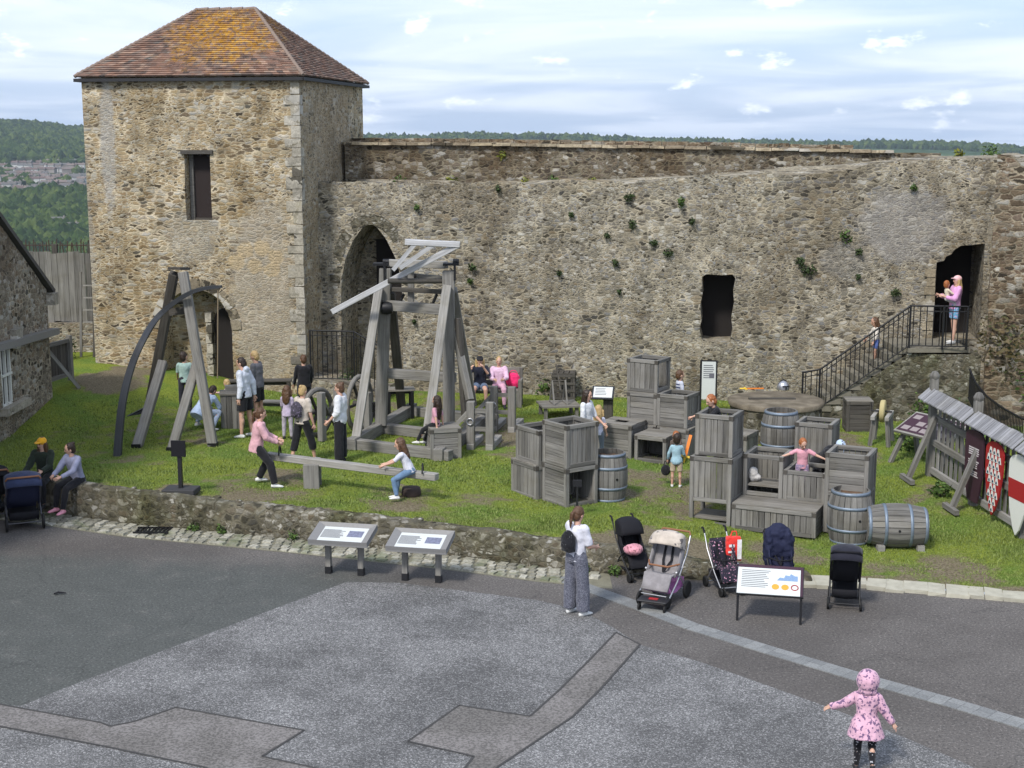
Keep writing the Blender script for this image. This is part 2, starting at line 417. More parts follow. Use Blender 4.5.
def crowns(pts,name,label):
    n=len(pts); P_=np.array([p[:3] for p in pts]); S=np.array([p[3] for p in pts])
    V=np.repeat(iv[None],n,0)*(1+np.random.uniform(-.28,.28,(n,len(iv),1)))
    V*=np.stack([S,S,S*np.random.uniform(.8,1.3,n)],1)[:,None,:]
    V+=P_[:,None,:]
    Fc=(ifc[None]+(np.arange(n)*len(iv))[:,None,None]).reshape(-1,3)
    o=fast_tris(name,V.reshape(-1,3),Fc,M['canopy']); tag(o,label,'woodland',kind='stuff'); return o
t=NT('tree_canopy'); r_=t.n('NewGeometry').outputs['Random Per Island']; n=t.noise(t.pos(),.25,4).outputs[0]
c=t.ramp(r_,[(0,(.013,.028,.008)),(.5,(.032,.058,.014)),(1,(.085,.115,.028))]); c=t.mix(t.ss(n,.3,.7),t.mix(1.0,c,gray(.6),'MULTIPLY'),c)
M['canopy']=t.fin(c,.95,0,.05)
pts=[]
def scat(n,px0,px1,r0,r1,s0,s1,keep=None):
    for i in range(n):
        px=random.uniform(px0,px1); r=math.exp(random.uniform(math.log(r0),math.log(r1))); a=math.atan((px-512)/F/.985)
        if keep and not keep(px,r): continue
        s=random.uniform(s0,s1); pts.append((r*math.sin(a),r*math.cos(a)+8,terr(r,a)+s*.35,s))
def k1(px,r):
    q=mnoise.noise(Vector((px/26,r/150,1.2)))
    if 1690<r<2350: return q>.22
    return True
scat(3600,-40,110,1180,1700,5,9,k1)
scat(700,-40,110,1690,2350,5,8,k1)
scat(5200,-40,110,2330,3450,6,10)
crowns(pts,'valley_woodland','dark green woods covering the valley sides and hill left of the tower'); pts.clear()
scat(5200,340,1080,3080,3420,5,10,lambda px,r: not(505<px<555 and r<3250))
crowns(pts,'horizon_woodland','hazy blue green line of woods along the horizon above the castle wall')
# town houses
M['h_wall']=[plain('pale_house_render',c_,.9) for c_ in [(.46,.45,.43),(.24,.21,.19),(.52,.51,.5)]]
M['h_roof']=[plain('house_roof_tiles',c_,.9) for c_ in [(.12,.085,.075),(.11,.105,.10),(.16,.125,.11)]]
def house(px,r,L_,W_,H_,rz,wm,rm,label,flat=False,group='houses of the valley town'):
    a=math.atan((px-512)/F/.985); x,y=r*math.sin(a),r*math.cos(a)+8; z=terr(r,a)+2
    h=thing('town_house',label,'house',(x,y,z),rz,group)
    m=MB(); m.box((0,0,H_/2-2),(L_,W_,H_+4)); m.build('wall',wm,h)
    if flat: m=MB(); m.box((0,0,H_+.3),(L_+.8,W_+.8,.6)); m.build('roof',rm,h); return h
    m=MB(); ov=.6; rh=W_*.42
    A=[(-L_/2-ov,-W_/2-ov,H_),(L_/2+ov,-W_/2-ov,H_),(L_/2+ov,W_/2+ov,H_),(-L_/2-ov,W_/2+ov,H_),(-L_/2-ov,0,H_+rh),(L_/2+ov,0,H_+rh)]
    m.add(A,[(0,1,5,4),(2,3,4,5),(0,4,3),(1,2,5),(0,3,2,1)]); m.build('roof',rm,h)
    m=MB(); m.box((L_*.3,0,H_+rh),(1.2,1.6,2.4)); m.build('chimney',M['h_wall'][1],h)
    return h
hs=[]
for row,(r,n_) in enumerate([(1740,20),(1800,22),(1870,22),(1940,22),(2020,22),(2100,20),(2190,18),(2280,14)]):
    for i in range(n_):
        px=-6+100*(i+random.uniform(.1,.9))/n_
        if mnoise.noise(Vector((px/30,row*.9,4)))<-.25: continue
        k=random.choice([0,1,1,2]); house(px,r+random.uniform(-15,15),random.uniform(6,13),6,3.6,random.uniform(-.5,.5),M['h_wall'][k%3],M['h_roof'][random.randrange(3)],'small far off house with brown tiled roof among the rows of the valley town')
for px,py_,r,L_,W_,H_,lb in [(34,236,1290,26,12,5,'long low white flat roofed building at the foot of the near woods'),(66,228,1400,14,9,5,'white house standing alone in the woods beside the tower edge'),(79,231,1370,10,8,4,'smaller white house in the woods nearest the tower edge')]:
    house(px,r,L_,W_,H_,.1,plain('white_render',(.7,.7,.68),.8),M['h_roof'][1] if L_<20 else plain('pale_roof',(.5,.52,.52),.7),lb,L_>20,None)
# ------------------------------------------------------------------ yard surfaces
t=NT('asphalt_yard'); P=t.pos()
f=t.noise(P,26,2,.75).outputs[0]; m_=t.noise(P,.35,5,.6).outputs[0]; m3=t.noise(P,2.2,5,.65).outputs[0]
c=t.mix(t.ss(m_,.35,.65),(.086,.078,.072),(.118,.108,.10))
sx=t.n('SeparateXYZ',{0:P}); grn=t.ss(t.math('ADD',sx.outputs[0],t.math('MULTIPLY',sx.outputs[1],-.75)),-14.4,-17.6)
grn=t.math('MULTIPLY',t.ss(t.math('ADD',t.math('MULTIPLY',sx.outputs[0],.13),t.math('ADD',sx.outputs[1],t.math('MULTIPLY',m3,1.6))),23.6,22.2),t.ss(sx.outputs[0],-1.2,-3.2))
c=t.mix(grn,c,t.mix(m3,(.060,.064,.060),(.094,.098,.092)))
c=t.mix(t.math('MULTIPLY',t.ss(m3,.56,.75),.35),c,(.15,.14,.13))
c=t.mix(t.ss(f,.52,.68),c,t.mix(1.0,c,gray(1.75),'MULTIPLY'))
c=t.mix(t.math('MULTIPLY',t.ss(t.noise(P,31,2,.6).outputs[0],.46,.32),.8),c,gray(.035))
cr=t.n('TexVoronoi',{'Vector':t.n('VectorMath',{0:P,1:t.noise(P,1.1,4).outputs['Color']},operation='ADD').outputs[0],'Scale':.33},feature='DISTANCE_TO_EDGE').outputs['Distance']
c=t.mix(t.math('MULTIPLY',t.ss(cr,.006,.001),.35),c,gray(.035))
t.bump(f,.5,.01); M['asphalt']=t.fin(c,.9,0,.2)
t=NT('exposed_stone_chippings'); P=t.pos()
v=t.n('TexVoronoi',{'Vector':P,'Scale':70}); cs=t.n('SeparateColor',{0:v.outputs['Color']})
c=t.ramp(cs.outputs[0],[(0,(.075,.074,.073)),(.5,(.135,.133,.131)),(.8,(.195,.192,.19)),(1,(.36,.352,.345))])
m_=t.noise(P,.5,6,.65).outputs[0]; m3=t.noise(P,2.6,4,.6).outputs[0]
c=t.mix(t.ss(m_,.36,.62),t.mix(1.0,c,(.74,.74,.74),'MULTIPLY'),t.mix(1.0,c,(1.12,1.12,1.12),'MULTIPLY'))
c=t.mix(t.math('MULTIPLY',t.ss(m3,.45,.7),.5),c,t.mix(1.0,c,gray(.65),'MULTIPLY'))
t.bump(cs.outputs[0],.5,.01); M['chips']=t.fin(c,.88,0,.25)
t=NT('smooth_concrete_strip'); P=t.pos(); f=t.noise(P,27,2,.75).outputs[0]; m_=t.noise(P,1.2,5).outputs[0]
c=t.mix(t.ss(m_,.35,.65),(.155,.145,.135),(.215,.20,.19)); c=t.mix(t.ss(f,.38,.6),t.mix(1.0,c,gray(.55),'MULTIPLY'),c)
M['strip']=t.fin(c,.9,0,.2)
t=NT('pale_setts'); P=t.pos()
v=t.n('TexVoronoi',{'Vector':P,'Scale':3.2,'Randomness':.6}); e=t.n('TexVoronoi',{'Vector':P,'Scale':3.2,'Randomness':.6},feature='DISTANCE_TO_EDGE')
c=t.ramp(t.n('SeparateColor',{0:v.outputs['Color']}).outputs[0],[(0,(.21,.22,.225)),(1,(.34,.35,.355))])
c=t.mix(t.ss(e.outputs['Distance'],.0,.05),(.12,.12,.12),c); c=t.mix(t.ss(t.noise(P,30,4).outputs[0],.35,.7),t.mix(1.0,c,gray(.8),'MULTIPLY'),c)
M['setts']=t.fin(c,.85,0,.2)
def sheet(name,pix,z,mat,kind='structure'):
    m=MB(); pp=[atz(x,y,0) for x,y in pix]; m.add([(p.x,p.y,z) for p in pp],[tuple(range(len(pp)))],[[(p.x,p.y) for p in pp]])
    o=m.build(name,mat,recalc=False); 
    if o.data.polygons[0].normal.z<0: o.data.flip_normals()
    return tag(o,kind=kind)
m=MB(); xs=np.linspace(-60,60,121)
vs=[];fs=[]
for i,x in enumerate(xs): vs+= [(x,-25,0),(x,fw(x)+.12,0)]
for i in range(len(xs)-1): fs.append((2*i,2*i+2,2*i+3,2*i+1))
m.add(vs,fs); tag(m.build('courtyard_paving',M['asphalt']),kind='structure')
sheet('chippings_paving',[(22,706),(60,690),(120,667),(200,637),(290,603),(347,582),(400,583),(470,592),(535,600),(580,610),(612,627),(640,645),(700,662),(740,676),(838,711),(910,740),(968,765),(1060,815),(900,1000),(200,1000),(-250,1000),(-250,690),(0,705)],.004,M['chips'])
strip=[(-150,690),(0,705),(60,716),(100,723),(110,727),(135,722),(176,708),(304,731),(262,757),(330,772),(400,790),(460,775),(474,757),(408,742),(459,706),(530,717),(560,690),(590,660),(616,633),(640,645),(600,690),(573,717),(500,766),(440,815),(300,810),(205,768),(100,746),(0,727),(-150,705)]
sheet('concrete_strip_paving',strip,.008,M['strip'])
m=MB(); sp=[atz(x,y,0) for x,y in strip]
for i in range(len(sp)-1):
    a_,b2=sp[i],sp[i+1]; d=(b2-a_).normalized(); n_=Vector((-d.y,d.x,0))*.016
    m.add([a_+n_+Vector((0,0,.012)),a_-n_+Vector((0,0,.012)),b2-n_+Vector((0,0,.012)),b2+n_+Vector((0,0,.012))],[(0,1,2,3)])
tag(m.build('paving_joint',plain('bitumen_joint',(.05,.048,.046),.8),recalc=False),kind='structure')
sc=[(560,578),(592,590),(640,607),(692,627),(780,654),(860,678),(950,703),(1024,725),(1150,762)]
sp=[atz(x,y,0) for x,y in sc]; m=MB()
pl_=[]; 
for i in range(len(sp)-1):
    for k in range(12): pl_.append(sp[i].lerp(sp[i+1],k/12))
dist=0; 
def along(s_):
    acc=0
    for a_,b2 in zip(pl_,pl_[1:]):
        L=(b2-a_).length
        if acc+L>=s_: return a_.lerp(b2,(s_-acc)/L),(b2-a_).normalized()
        acc+=L
    return None,None
s_=0
while True:
    p,d=along(s_+.1)
    if p is None: break
    n_=Vector((-d.y,d.x,0))
    for r_ in (-.075,.075): m.box((p.x+n_.x*r_,p.y+n_.y*r_,-.006),(.196,.146,.04),Matrix.Rotation(math.atan2(d.y,d.x),3,'Z'))
    s_+=.2
t=NT('pale_sett_blocks'); r_=t.n('NewGeometry').outputs['Random Per Island']; P=t.pos()
c=t.mix(r_,(.19,.195,.195),(.265,.27,.265)); c=t.mix(t.ss(t.noise(P,45,4,.7).outputs[0],.38,.65),t.mix(1.0,c,gray(.72),'MULTIPLY'),c); M['settb']=t.fin(c,.88,0,.2)
tag(m.build('sett_line_paving',M['settb']),kind='structure')
# cobbled gutter of single worn stones, and pale kerb to the right
t=NT('gutter_cobbles'); r_=t.n('NewGeometry').outputs['Random Per Island']; P=t.pos()
c=t.ramp(r_,[(0,(.22,.21,.17)),(.5,(.33,.315,.25)),(1,(.46,.44,.37))]); c=t.mix(t.ss(t.noise(P,22,4).outputs[0],.35,.65),t.mix(1.0,c,gray(.6),'MULTIPLY'),c)
c=t.mix(t.math('MULTIPLY',t.ss(t.noise(P,1.5,4).outputs[0],.5,.65),.5),c,(.10,.13,.05)); M['cobble']=t.fin(c,.9,0,.2)
m=MB()
x=-9.6
def gut(x): return fw(x)
while x<1.3:
    wdt=random.uniform(.13,.24)
    for k in range(4):
        if x>0.9 and k>1: continue
        dpt=.17; cx=x+wdt/2+random.uniform(-.03,.03); cy=gut(cx)-.10-k*.185+random.uniform(-.015,.015)
        sl_=(fw(cx+.2)-fw(cx-.2))/.4; rot=Matrix.Rotation(math.atan(sl_)+random.uniform(-.08,.08),3,'Z')
        m.box((cx,cy,.008+random.uniform(-.006,.008)),(wdt-.025,dpt-.02,.05),rot,taper=.86,j=.008)
    x+=wdt
tag(m.build('cobbled_gutter',M['cobble']),kind='structure')
m=MB(); vs=[]
for x in np.linspace(-9.8,1.6,40): vs+=[(x,fw(x)-.78,.004),(x,fw(x)+.05,.004)]
m.add(vs,[(2*i,2*i+2,2*i+3,2*i+1) for i in range(39)]); tag(m.build('gutter_bed',plain('mossy_grit',(.17,.16,.115),.95,nz=.4,ns=8)),kind='structure')
m=MB(); x=4.6
while x<14:
    wdt=random.uniform(.18,.42); cx=x+wdt/2; sl_=(fw(cx+.2)-fw(cx-.2))/.4
    m.box((cx,fw(cx)+.06+random.uniform(-.03,.03),.018),(wdt+.01,.46+random.uniform(-.14,.08),.085+random.uniform(-.012,.012)),Matrix.Rotation(math.atan(sl_),3,'Z'),j=.012); x+=wdt
tag(m.build('kerb',plain('worn_pale_kerb_stone',(.37,.35,.28),.9,nz=.35,ns=6,bump=.5)),kind='structure')
m=MB(); d0=atz(153,531,.03)
for i in range(9): m.box((d0.x-.28+i*.07,d0.y,.045),(.03,.34,.03))
for s_ in(-1,1): m.box((d0.x,d0.y+s_*.17,.045),(.64,.03,.034))
tag(m.build('drain_grate',M['iron']),'rusty dark slotted drain grate in the cobbled gutter','drain grate')
p=atz(60,594,.012); m=MB(); m.path([p+Vector((-.09,-.02,.01)),p+Vector((-.03,.01,.025)),p+Vector((.09,.02,.012))],[.02,.028,.012],6,flat=(1,.5))
tag(m.build('litter_scrap',M['black_fab']),'black scrap of litter lying on the open asphalt','litter')
# ------------------------------------------------------------------ grass
WEAR=[]
for (a_,b2,r_,k_) in [(660,490,1.5,.52),(620,480,1.1,.42),(690,500,1.0,.42),(510,432,1.5,.6),(545,452,1.2,.5),(262,488,1.2,.55),(405,498,.9,.5),(290,478,1.0,.35),(150,440,2.0,.35),(112,380,.9,.8),(130,372,.7,.6),(655,545,.9,.7),(700,562,1.1,.8),(770,560,1.0,.55),(600,548,.8,.65),(900,575,.8,.5),(960,570,.9,.5),(380,410,1.0,.5),(440,400,1.3,.4),(830,440,.9,.6),(940,500,.8,.4),(570,440,1.4,.4),(450,520,.8,.3),(480,505,1.2,.35),(175,492,.5,.8),(860,460,.7,.5)]:
    q=G(a_,b2); WEAR.append((q.x,q.y,r_,k_))
def wear(X,Y):
    v=0
    for a_,b2,r_,k_ in WEAR:
        d=math.hypot(X-a_,(Y-b2)*.75)/r_
        if d<1.5: v=max(v,k_*sst(1.5-d))
    n=mnoise.noise(Vector((X*.9,Y*.9,0)))*.35+mnoise.noise(Vector((X*2.7,Y*2.7,3)))*.3
    v=v*1.05+n*.85+.06
    dw=Y-fw(X)
    if dw<.75: v=max(v,.95-.9*dw+n)
    return min(1,max(0,v))
xs=np.linspace(-26,22,241); ks=np.linspace(0,1,130); vs=[];cw=[]
for i,x in enumerate(xs):
    y0=fw(x)+.10
    for k in ks:
        y=y0+(46-y0)*k**1.25; z=g(x,y+.02)+.02*mnoise.noise(Vector((x*1.4,y*1.4,5)))+.012*mnoise.noise(Vector((x*6,y*6,5)))
        vs.append((x,y,z)); cw.append(wear(x,y))
nk=len(ks); fs=[(i*nk+j,(i+1)*nk+j,(i+1)*nk+j+1,i*nk+j+1) for i in range(len(xs)-1) for j in range(nk-1)]
m=MB(); m.add(vs,fs,smooth=True)
t=NT('turf'); P=t.pos(); at=t.n('Attribute',attribute_name='wear').outputs['Fac']
f=t.noise(P,26,4,.7).outputs[0]; n_=t.noise(P,3.2,5,.65).outputs[0]; n2_=t.noise(P,.8,4).outputs[0]
gc=t.mix(t.ss(f,.3,.7),(.055,.098,.014),(.155,.225,.045)); gc=t.mix(t.ss(n2_,.36,.58),gc,t.mix(1.0,gc,(1.5,1.2,1.0),'MULTIPLY'))
dc=t.mix(t.ss(f,.3,.7),(.085,.068,.042),(.23,.195,.13))
k=t.ss(t.math('ADD',at,t.math('MULTIPLY',t.math('SUBTRACT',n_,.5),.9)),.36,.66)
t.bump(f,.9,.03); M['turf']=t.fin(t.mix(k,gc,dc),.95,0,.1)
go=m.build('grass_ground',M['turf']); tag(go,kind='structure')
at=go.data.attributes.new('wear','FLOAT','POINT'); at.data.foreach_set('value',np.array(cw,dtype=np.float32))
# real blades
NB=230000; V=[];
bx=np.random.uniform(0,1,NB); 
cnt=0; rows=[]
while cnt<NB:
    px=random.uniform(-10,1034); py=384+ (600-384)*random.random()**.8
    z=.35; p=atz(px,py,z); p=atz(px,py,g(p.x,p.y))
    if p.y<fw(p.x)+.16 or p.y>40 : cnt+=.2; continue
    wv=wear(p.x,p.y)
    if random.random()<wv*1.25-.1: cnt+=1; continue
    rows.append((p.x,p.y,g(p.x,p.y),wv)); cnt+=1
A=np.array(rows); n=len(A); hh=np.random.uniform(.018,.05,n)*(1.2-A[:,3]); an=np.random.uniform(0,2*PI,n); wd=np.random.uniform(.005,.011,n)*(.6+A[:,1]/30)
tilt=np.random.uniform(-.7,.7,(n,2))*hh[:,None]
B0=np.stack([A[:,0]-np.cos(an)*wd,A[:,1]-np.sin(an)*wd,A[:,2]-.01],1);B1=np.stack([A[:,0]+np.cos(an)*wd,A[:,1]+np.sin(an)*wd,A[:,2]-.01],1)
B2=np.stack([A[:,0]+tilt[:,0],A[:,1]+tilt[:,1],A[:,2]+hh],1)
V=np.stack([B0,B1,B2],1).reshape(-1,3); Fc=np.arange(3*n).reshape(-1,3)
tag(fast_tris('grass',V,Fc,M['blade']),'short trodden green grass over the raised lawn','grass',kind='stuff')
# ------------------------------------------------------------------ masonry builders
PAL_W=[(.10,.088,.068),(.17,.155,.125),(.235,.205,.15),(.145,.13,.105),(.30,.28,.235),(.215,.17,.11),(.38,.35,.28),(.22,.215,.205),(.13,.115,.095),(.27,.235,.17)]
PAL_T=[(.175,.125,.066),(.255,.19,.105),(.33,.255,.145),(.22,.155,.085),(.36,.31,.215),(.30,.22,.12),(.40,.37,.30),(.15,.115,.075)]
WD=(-5.1,37.2),(11.5,34.35)
def wallY(X): return WD[0][1]+(X-WD[0][0])*(WD[1][1]-WD[0][1])/(WD[1][0]-WD[0][0])
p_=[(9.7,wallY(9.7),5.0,1.15,1.5,1.0,(.34,.325,.31),.65),(8.3,wallY(8.3),4.1,.7,1.2,.5,(.32,.31,.29),.35)]
M['wall']=stone_mat('flint_rubble_masonry',PAL_W,(.33,.29,.215),7.0,12.0,.10,(.62,.59,.55),p_,small=.5,lt=1.28)
M['parapet']=stone_mat('dark_weathered_rubble',[(.09,.072,.055),(.15,.12,.085),(.22,.175,.12),(.12,.10,.08),(.28,.25,.20),(.17,.13,.09),(.36,.34,.30)],(.27,.235,.165),6.2,10.0,.10,(.55,.48,.4),small=.6)
TY=lambda X:36+(-5.35-X)*.16
p_=[(-6.45,TY(-6.45),3.0,.95,1.5,2.6,(.44,.39,.31),.8),(-10.5,TY(-10.5),7.0,.22,1,1.9,(.42,.40,.36),.85),(-11.35,TY(-11.35),4,.35,1,5,(.36,.34,.29),.6),(-8.3,TY(-8.3),4.6,.8,1,.8,(.34,.32,.27),.6),(-7.4,TY(-7.4),3.2,.8,1,.5,(.30,.26,.19),.3)]
for q in [(-6.9,4.25),(-6.45,4.3),(-6.65,3.85),(-6.1,4.1),(-7.15,3.95),(-6.2,3.75)]: p_.append((q[0],TY(q[0]),q[1],.24,1,.22,(.55,.40,.20),.55))
p_.append((-5.0,38.2,5,1.2,3.2,7,(.30,.265,.20),.35))
M['tower']=stone_mat('ochre_coursed_rubble',PAL_T,(.42,.355,.25),5.0,11.5,.10,(.66,.62,.54),p_,small=.45,distort=.2,lt=1.36)
M['quoin']=stone_mat('pale_limestone_blocks',[(.42,.38,.30),(.52,.48,.40),(.36,.33,.27)],(.3,.27,.2),1.2,1.4,.01,small=.0)
M['house_stone']=stone_mat('grey_cottage_rubble',[(.12,.10,.08),(.17,.145,.11),(.24,.21,.165),(.2,.15,.10),(.30,.285,.24)],(.31,.27,.20),5.4,9.6,.08,(.6,.55,.5),lt=1.3)
M['low']=stone_mat('mossy_low_wall_rubble',[(.06,.055,.04),(.11,.10,.075),(.18,.165,.13),(.34,.32,.27),(.13,.105,.07),(.22,.21,.17)],(.15,.135,.095),5.2,8,.10,(.42,.45,.26),small=.5,td=True)
M['brown_wall']=stone_mat('brown_ironstone_rubble',[(.12,.088,.06),(.20,.15,.10),(.27,.21,.145),(.16,.11,.075),(.36,.33,.28),(.22,.18,.135)],(.34,.285,.205),4.2,8.4,.08,(.55,.47,.38))
def prism_mesh(fp,zb,ztop,res=.12,zres=.12,disp=.018,seed=0):
    """closed masonry block over footprint fp (CCW); ztop(x,y)"""
    ring=[]
    for i in range(len(fp)):
        a_=Vector((*fp[i],0)); b2=Vector((*fp[(i+1)%len(fp)],0)); n_=max(1,int((b2-a_).length/res)); d=(b2-a_).normalized(); nn=Vector((d.y,-d.x,0))
        for k in range(n_): ring.append((a_.lerp(b2,k/n_),nn if k else Vector((0,0,0))))
    tops=[ztop(p.x,p.y) for p,_ in ring]; nz=max(2,int((max(tops)-zb)/zres)); n_=len(ring); vs=[]
    for j in range(nz+1):
        for (p,nn),tz in zip(ring,tops):
            z=zb+(tz-zb)*j/nz
            d=disp*(mnoise.noise(Vector((p.x*5.3+seed,p.y*5.3,z*7.5)))*.25+mnoise.noise(Vector((p.x*1.3,p.y*1.3+seed,z*1.3)))*1.2)
            q=p+nn*d; vs.append((q.x,q.y,z))
    fs=[(j*n_+i,j*n_+(i+1)%n_,(j+1)*n_+(i+1)%n_,(j+1)*n_+i) for j in range(nz) for i in range(n_)]
    return vs,fs,n_,nz
def stone_block(name,fp,zb,ztop,mat,parent=None,cutters=(),res=.12,zres=.12,disp=.02,seed=0,slot2=None):
    vs,fs,n_,nz=prism_mesh(fp,zb,ztop,res,zres,disp,seed)
    fs.append(tuple(range(n_))[::-1]); fs.append(tuple(nz*n_+i for i in range(n_)))
    m=MB(); m.add(vs,fs); o=m.build(name,mat,parent,world=True)
    if cutters:
        for c_ in cutters:
            md=o.modifiers.new('cut','BOOLEAN'); md.object=c_; md.operation='DIFFERENCE'; md.solver='EXACT'
        bpy.context.view_layer.update(); dg=bpy.context.evaluated_depsgraph_get()
        me=bpy.data.meshes.new_from_object(o.evaluated_get(dg)); o.modifiers.clear(); o.data=me
        for c_ in cutters: bpy.data.objects.remove(c_)
    return o
def cutter(c,along,w_,zb,zs,zt,depth,pointed=1.0,front=.4,splay=0.0,custom=None):
    """arched prism recess. c=(x,y) on wall face, along=unit 2d dir, cuts inwards (left of along = inward +90)"""
    a_=Vector((*along,0)).normalized(); n_=Vector((-a_.y,a_.x,0)); pts=[(-w_/2,zb),(w_/2,zb),(w_/2,zs)]
    if zt>zs:
        K=7
        for k in range(1,K): 
            u=k/K; pts.append((w_/2*(1-u)**.9 if pointed>1 else w_/2*math.cos(u*PI/2), zs+(zt-zs)*(math.sin(u*PI/2) if pointed<=1 else u**.75)))
        pts.append((0,zt))
        for k in range(K-1,0,-1):
            u=k/K; pts.append((-(w_/2*(1-u)**.9) if pointed>1 else -w_/2*math.cos(u*PI/2), zs+(zt-zs)*(math.sin(u*PI/2) if pointed<=1 else u**.75)))
        pts.append((-w_/2,zs))
    else: pts.append((-w_/2,zs))
    if custom: pts=custom
    c=Vector((*c,0)); n=len(pts); vs=[]
    for dd,sc_ in((-front,1),(depth,1-splay)):
        for s_,z in pts: q=c+a_*s_*sc_+n_*dd; vs.append((q.x,q.y,z))
    m=MB(); m.add(vs,[tuple(range(n))[::-1],tuple(range(n,2*n))]+[(i,(i+1)%n,n+(i+1)%n,n+i) for i in range(n)])
    return m.build('cutter',M['void'])
def jag(x,y,a_=.06,s_=3.2): 
    return a_*mnoise.cell(Vector((x*s_,y*s_,.5)))+a_*.7*mnoise.noise(Vector((x*1.1,y*1.1,2)))
# ------------------------------------------------------------------ tower
TL,TR,BR,BL=(-11.12,36.95),(-5.35,36.0),(-4.3,41.1),(-10.1,42.05)
ZE=8.66
tw=thing('stone_tower','square ochre stone tower with a hipped tiled roof stained by orange lichen','tower',(-8,39,.5))
ad=Vector((TR[0]-TL[0],TR[1]-TL[1])).normalized()
def onT(X): return (X,TY(X))
cts=[cutter(onT(-8.1),ad,.70,5.0,6.72,6.72,.42),
     cutter(onT(-8.28),ad,1.95,.2,2.15,3.22,.75,pointed=1.0)]
body=stone_block('wall',[TL,TR,BR,BL],-.2,lambda x,y:ZE,M['tower'],tw,cts,res=.14,zres=.14,disp=.035)
def local_panel(name,X,off,w_,z0,z1,mat,par,th=.04,arch=0):
    c=Vector((X,TY(X),0))+Vector((-ad.y,ad.x,0))*off
    Mx=Matrix.Translation((c.x,c.y,0))@Matrix((( ad.x,0,-ad.y,0),(ad.y,0,ad.x,0),(0,1,0,0),(0,0,0,1)))
    pts=[(-w_/2,z0),(w_/2,z0),(w_/2,z1)]
    if arch: pts+=[(w_/2*math.cos(k*PI/8),z1+arch*math.sin(k*PI/8)) for k in range(1,8)]
    pts.append((-w_/2,z1)); m=MB(); m.prism(pts,th,Mx); return m.build(name,mat,par,world=True)
wi=local_panel('window',-8.04,.34,.56,5.03,6.68,plain('painted_window_darkness',(.02,.013,.012),.7),tw)  # dark brown panel paints in the shade of the window's interior
local_panel('sill',-8.04,.30,.56,4.99,5.06,M['wood_dark'],wi); local_panel('lintel',-8.1,-.03,.86,6.70,6.80,M['wood_dark'],wi,.5)
local_panel('jamb',-8.37,.28,.1,5.0,6.7,M['wood'],wi,.1)
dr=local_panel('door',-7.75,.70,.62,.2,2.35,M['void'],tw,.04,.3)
c=Vector((-7.75,TY(-7.75),0)); m=MB()
for s_ in(-1,1):
    for k in range(8):
        q=c+Vector((-ad.y,ad.x,0))*.62+Vector((ad.x,ad.y,0))*s_*(.40+.02*(k%2)); m.box((q.x,q.y,.45+k*.28),(.17,.2,.26),Matrix.Rotation(math.atan2(ad.y,ad.x),3,'Z'),j=.008)
m.build('door_surround',M['quoin'],dr,world=True)
# voussoirs round the big arch
m=MB(); 
for k in range(13):
    th=PI*(k+.5)/13; q=c0=Vector((*onT(-8.28),0)); s_=(.975+.13)*math.cos(th); z=2.15+(1.07+.13)*math.sin(th)
    q=c0+Vector((ad.x,ad.y,0))*s_+Vector((-ad.y,ad.x,0))*.03; Rm=Matrix.Rotation(math.atan2(ad.y,ad.x),3,'Z')@Matrix.Rotation(-(th-PI/2),3,'Y')
    m.box(q+Vector((0,0,z)),(.24,.1,.27),Rm,j=.012)
m.build('arch_stones',stone_mat('arch_ragstone',[(.24,.20,.14),(.33,.28,.2),(.2,.17,.12)],(.3,.26,.18),1.3,1.6,.02,small=0),tw,world=True)
# quoins on the right corner and a short band on the left
m=MB(); z=.5; k=0
while z<8.5:
    h_=random.uniform(.20,.34); L1=.42 if k%2 else .24; L2=.24 if k%2 else .38
    m.box((TR[0]-L1/2+.02,TY(TR[0]-L1/2)-.005+.1,z+h_/2),(L1,.25,h_-.02),Matrix.Rotation(math.atan2(ad.y,ad.x),3,'Z'),j=.01)
    z+=h_; k+=1
m.build('quoin_stones',M['quoin'],tw,world=True)
# roof
t=NT('old_clay_roof_tiles'); uv=t.n('UVMap').outputs[0]; P=t.pos()
fl=t.n('VectorMath',{0:t.scale(uv,(6.0,1,1))},operation='FLOOR').outputs[0]
wnz=t.n('TexWhiteNoise',{'Vector':fl},noise_dimensions='3D').outputs['Value']
c=t.ramp(wnz,[(0,(.10,.078,.068)),(.25,(.20,.118,.085)),(.5,(.27,.16,.115)),(.7,(.19,.135,.11)),(.85,(.36,.24,.175)),(1,(.15,.14,.125))])
n_=t.noise(P,2.2,6,.7).outputs[0]; c=t.mix(t.math('MULTIPLY',t.ss(n_,.45,.7),.5),c,(.12,.105,.095))
q=t.n('VectorMath',{0:P,1:(-7.6,37.3,9.9)},operation='SUBTRACT').outputs[0]; q=t.n('VectorMath',{0:q,1:(.58,.3,.85)},operation='MULTIPLY').outputs[0]
L=t.math('ADD',t.n('VectorMath',{0:q},operation='LENGTH').outputs['Value'],t.math('MULTIPLY',t.math('SUBTRACT',n_,.5),2.4))
lich=t.math('MULTIPLY',t.ss(L,1.05,.45),t.ss(t.noise(P,9,4,.7).outputs[0],.38,.60)); c=t.mix(lich,c,t.mix(wnz,(.34,.17,.02),(.52,.30,.05)))
t.bump(wnz,.5,.02); M['tiles']=t.fin(c,.85,0,.2)
def off(p,q,d): return (p[0]+(p[0]-q[0])*d,p[1]+(p[1]-q[1])*d)
cx,cy=-7.96,39.05; E=[]
for p in (TL,TR,BR,BL): E.append(Vector((cx+(p[0]-cx)*1.045,cy+(p[1]-cy)*1.05,ZE)))
ap=atY(197,10,38.9); bp=atY(255,9,38.7); zr=10.52; RA=Vector((ap.x,38.95,zr)); RB=Vector((bp.x,38.7,zr))
